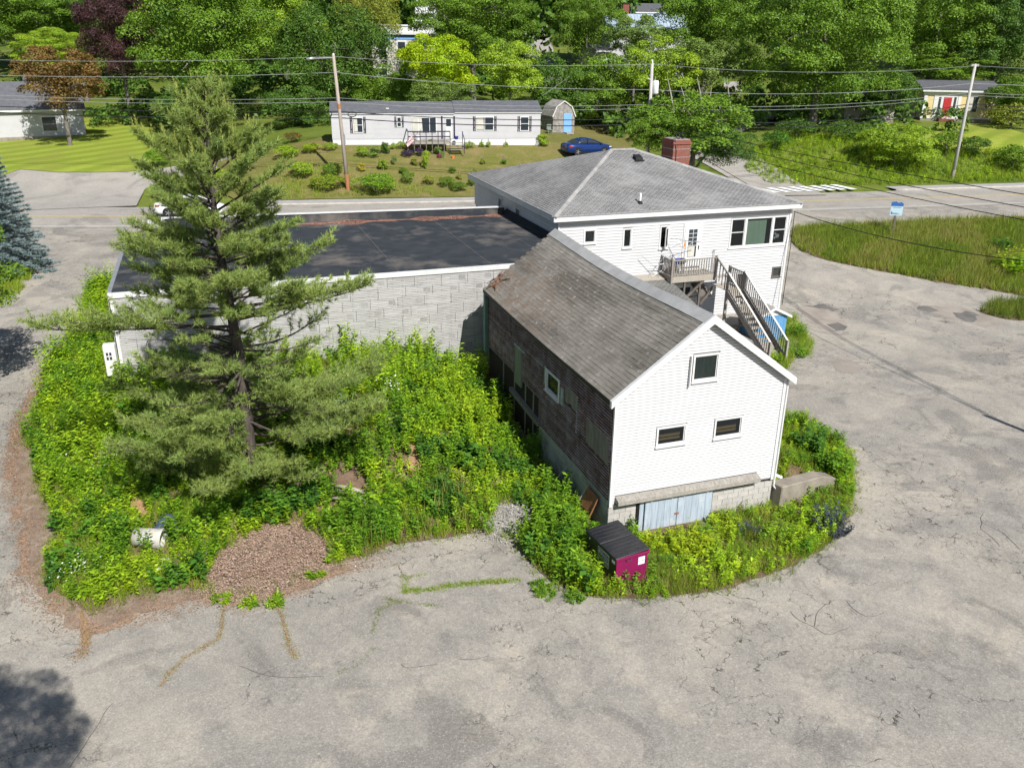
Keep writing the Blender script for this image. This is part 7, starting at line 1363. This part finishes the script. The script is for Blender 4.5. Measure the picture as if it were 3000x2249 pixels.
# ------------------------------------------------------------------ gardens and banks across the road
GG = 'garden plants in front of the mobile home'
for px, py, w, h, kind, m, l in (
 (975, 500, 34, 22, 'low', 'leaf_maple', 'dark clipped bush left of the brown utility pole'), (1060, 448, 22, 18, 'low', 'leaf_fresh', 'green perennial clump below the first shuttered window'), (1095, 445, 24, 18, 'bush', 'leaf_greygreen', 'grey-green perennial clump left of the dark conifer shrub'), (1130, 436, 14, 22, 'bush', 'leaf_deep', 'dark upright shrub under the small window'), (1152, 430, 9, 12, 'bush', 'leaf_fresh', 'little pale shrub left of the porch'), (1175, 428, 18, 13, 'low', 'leaf_fresh', 'rounded yellow-green hosta left of the porch'),
 (1060, 490, 14, 16, 'bush', 'leaf_gold', 'golden yellow dwarf conifer right of the brown pole'), (1123, 484, 16, 20, 'bush', 'leaf_fresh', 'round bright green shrub on the dry bank'), (1247, 470, 13, 34, 'bush', 'leaf_fresh', 'narrow upright green conifer on the bank'), (1155, 470, 8, 18, 'bush', 'leaf_greygreen', 'small wispy shrub beside the round green shrub'), (1215, 475, 12, 14, 'bush', 'leaf_olive', 'olive shrub left of the narrow conifer'),
 (1195, 450, 22, 11, 'low', 'leaf_violet', 'dark plum coloured groundcover below the porch'), (1228, 448, 17, 14, 'low', 'leaf_violet', 'violet flower clump below the porch'), (1231, 437, 12, 9, 'low', 'leaf_pink', 'pink-red flower clump below the porch'), (1285, 443, 15, 15, 'bush', 'leaf_greygreen', 'iris clump at the porch corner'), (1288, 460, 10, 5, 'low', 'leaf_pink', 'low magenta flowers under the iris clump'), (1262, 425, 10, 20, 'bush', 'leaf_fresh', 'tall green plant at the porch front'),
 (1375, 427, 20, 11, 'low', 'leaf_fresh', 'green lilies right of the porch steps'), (1412, 425, 9, 10, 'bush', 'leaf_fresh', 'small bush between lilies and right window'), (1430, 425, 9, 10, 'bush', 'leaf_fresh', 'second small bush under the right window'), (1482, 425, 6, 8, 'bush', 'leaf_fresh', 'tiny shrub near the right end of the mobile home'), (1590, 412, 20, 22, 'bush', 'leaf_fresh', 'leafy bush at the right end of the mobile home'),
 (1415, 475, 9, 11, 'bush', 'leaf_olive', 'small dark shrub high on the right of the bank'), (1475, 475, 10, 9, 'bush', 'leaf_maple', 'small shrub on the bank toward the house roof'), (1325, 500, 12, 10, 'bush', 'leaf_maple', 'dark shrub in the middle of the bank'), (1345, 520, 10, 9, 'bush', 'leaf_olive', 'little shrub right of the mid-bank shrub'), (1195, 522, 24, 20, 'low', 'leaf_maple', 'dark green mound on the lower bank'), (1255, 530, 22, 16, 'low', 'leaf_olive', 'olive mound right of the dark mound on the lower bank'), (1310, 535, 28, 18, 'low', 'leaf_maple', 'dark spreading shrub low on the bank'), (1345, 548, 30, 15, 'low', 'leaf_maple', 'spreading shrub at the foot of the bank by the house eave'), (1180, 500, 14, 12, 'bush', 'leaf_maple', 'small dark shrub above the dark mound'), (1390, 510, 14, 12, 'bush', 'leaf_olive', 'small olive shrub close to the house roof'), (1385, 535, 18, 14, 'low', 'leaf_maple', 'dark shrub beside the house roof corner'),
 (965, 535, 60, 22, 'low', 'grass_green', 'arching daylily patch at the foot of the brown pole'), (1100, 540, 70, 30, 'low', 'weed_mid', 'green weedy growth on the left of the lower bank'), (840, 450, 40, 22, 'low', 'weed_bright', 'bright weeds at the left corner of the mobile home'), (915, 435, 34, 15, 'low', 'leaf_lime', 'yellow-green perennials at the left corner of the mobile home'), (970, 430, 26, 12, 'low', 'leaf_fresh', 'hostas under the left wall of the mobile home'), (880, 500, 45, 25, 'low', 'leaf_fresh', 'shrub behind the right side of the pine'), (860, 405, 30, 16, 'low', 'leaf_rust', 'reddish brush heap left of the mobile home'), (640, 520, 40, 26, 'low', 'leaf_fresh', 'shrub behind the left side of the pine'), (460, 465, 42, 26, 'low', 'weed_mid', 'rough bush at the right edge of the mown lawn')):
    p = at(px, py+h*.8); D = (p-CAM)@_fw; k = D/FPX; r_ = max(.2, .8*w*k); hz = max(.2, .85*h*k/.93); tree(('flowering_clump' if m in ('leaf_pink', 'leaf_violet') else 'shrub'), l, p+(0, 0, hz*.8), r_, hz, kind, m, GG, 'shrub', trunk=True, nl=3)
GB = 'bushes on the grassy bank and far lawns'
for px, py, w, h, kind, m, l in ((2615, 435, 108, 62, 'mid', 'leaf_fresh', 'big bright knotweed bush on the grassy bank'), (2770, 425, 46, 30, 'low', 'leaf_maple', 'dark bush left of the right utility pole'), (2850, 435, 40, 26, 'low', 'leaf_deep', 'dark bush right of the right utility pole'), (2960, 470, 50, 34, 'low', 'leaf_maple', 'bush at the right edge of the bank'), (2270, 420, 40, 26, 'low', 'weed_dark', 'dark weeds at the side street corner of the bank'), (2330, 385, 60, 26, 'low', 'leaf_deep', 'shaded bush below the huge maple'), (2480, 390, 60, 28, 'low', 'leaf_deep', 'shaded bush behind the knotweed'), (2665, 395, 36, 26, 'low', 'leaf_maple', 'bush at the left edge of the far lawn'), (2882, 330, 22, 28, 'bush', 'leaf_olive', 'leafy shrub against the right wall of the yellow house'), (2960, 350, 60, 34, 'low', 'leaf_olive', 'shrub bed right of the yellow house'), (1700, 345, 60, 16, 'low', 'weed_bright', 'bright weeds behind the blue car'), (1850, 260, 60, 30, 'low', 'weed_bright', 'bright weeds beside the side street'), (2110, 290, 50, 30, 'fine', 'leaf_olive', 'pale brush around the tiny old shed')):
    p = at(px, py+h*.8); D = (p-CAM)@_fw; k = D/FPX; tree('bush', l, p+(0, 0, h*k*.8), w*k, h*k/.93, kind, m, GB, 'bush', trunk=True, nl=3)
G = scatter(wp([(2180, 500), (2260, 540), (2330, 545), (2480, 545), (2700, 540), (3060, 530), (3060, 450), (2900, 440), (2700, 440), (2500, 400), (2300, 400), (2200, 440)]), 9, []); V, F = grass(G, Z, .6, 7, .022, .45); tag(arr('grass', V, F, 'grass_green'), 'tall rough grass on the bank right of the side street', 'grass', kind='stuff')
V, F = herbs(G[::4], Z, .7, 14, .22); tag(arr('weeds', V, F, 'weed_bright'), 'bright weeds on the bank right of the side street', 'weeds', kind='stuff')
G = scatter(wp([(760, 560), (900, 470), (1010, 500), (1060, 530), (1250, 545), (1300, 570), (950, 582), (760, 590)]), 8, []); V, F = grass(G, Z, .45, 7, .02, .5); tag(arr('grass', V, F, 'grass_green'), 'green grass on the lower bank below the mobile home', 'grass', kind='stuff')
G = scatter(wp([(1760, 350), (1700, 350), (1600, 330), (1640, 300), (1760, 290), (1860, 290), (1900, 330)]), 6, []); V, F = grass(G, Z, .7, 7, .025, .4); tag(arr('grass', V, F, 'grass_green'), 'long grass beside the side street behind the shed', 'grass', kind='stuff')
G = scatter(wp([(-40, 830), (20, 810), (110, 770), (125, 755), (100, 800), (60, 860), (20, 900), (-40, 900)]), 30, []); V, F = grass(G, Z, .6, 8, .015, .4); tag(arr('grass', V, F, 'grass_green'), 'grass and weeds under the blue spruce', 'grass', kind='stuff')
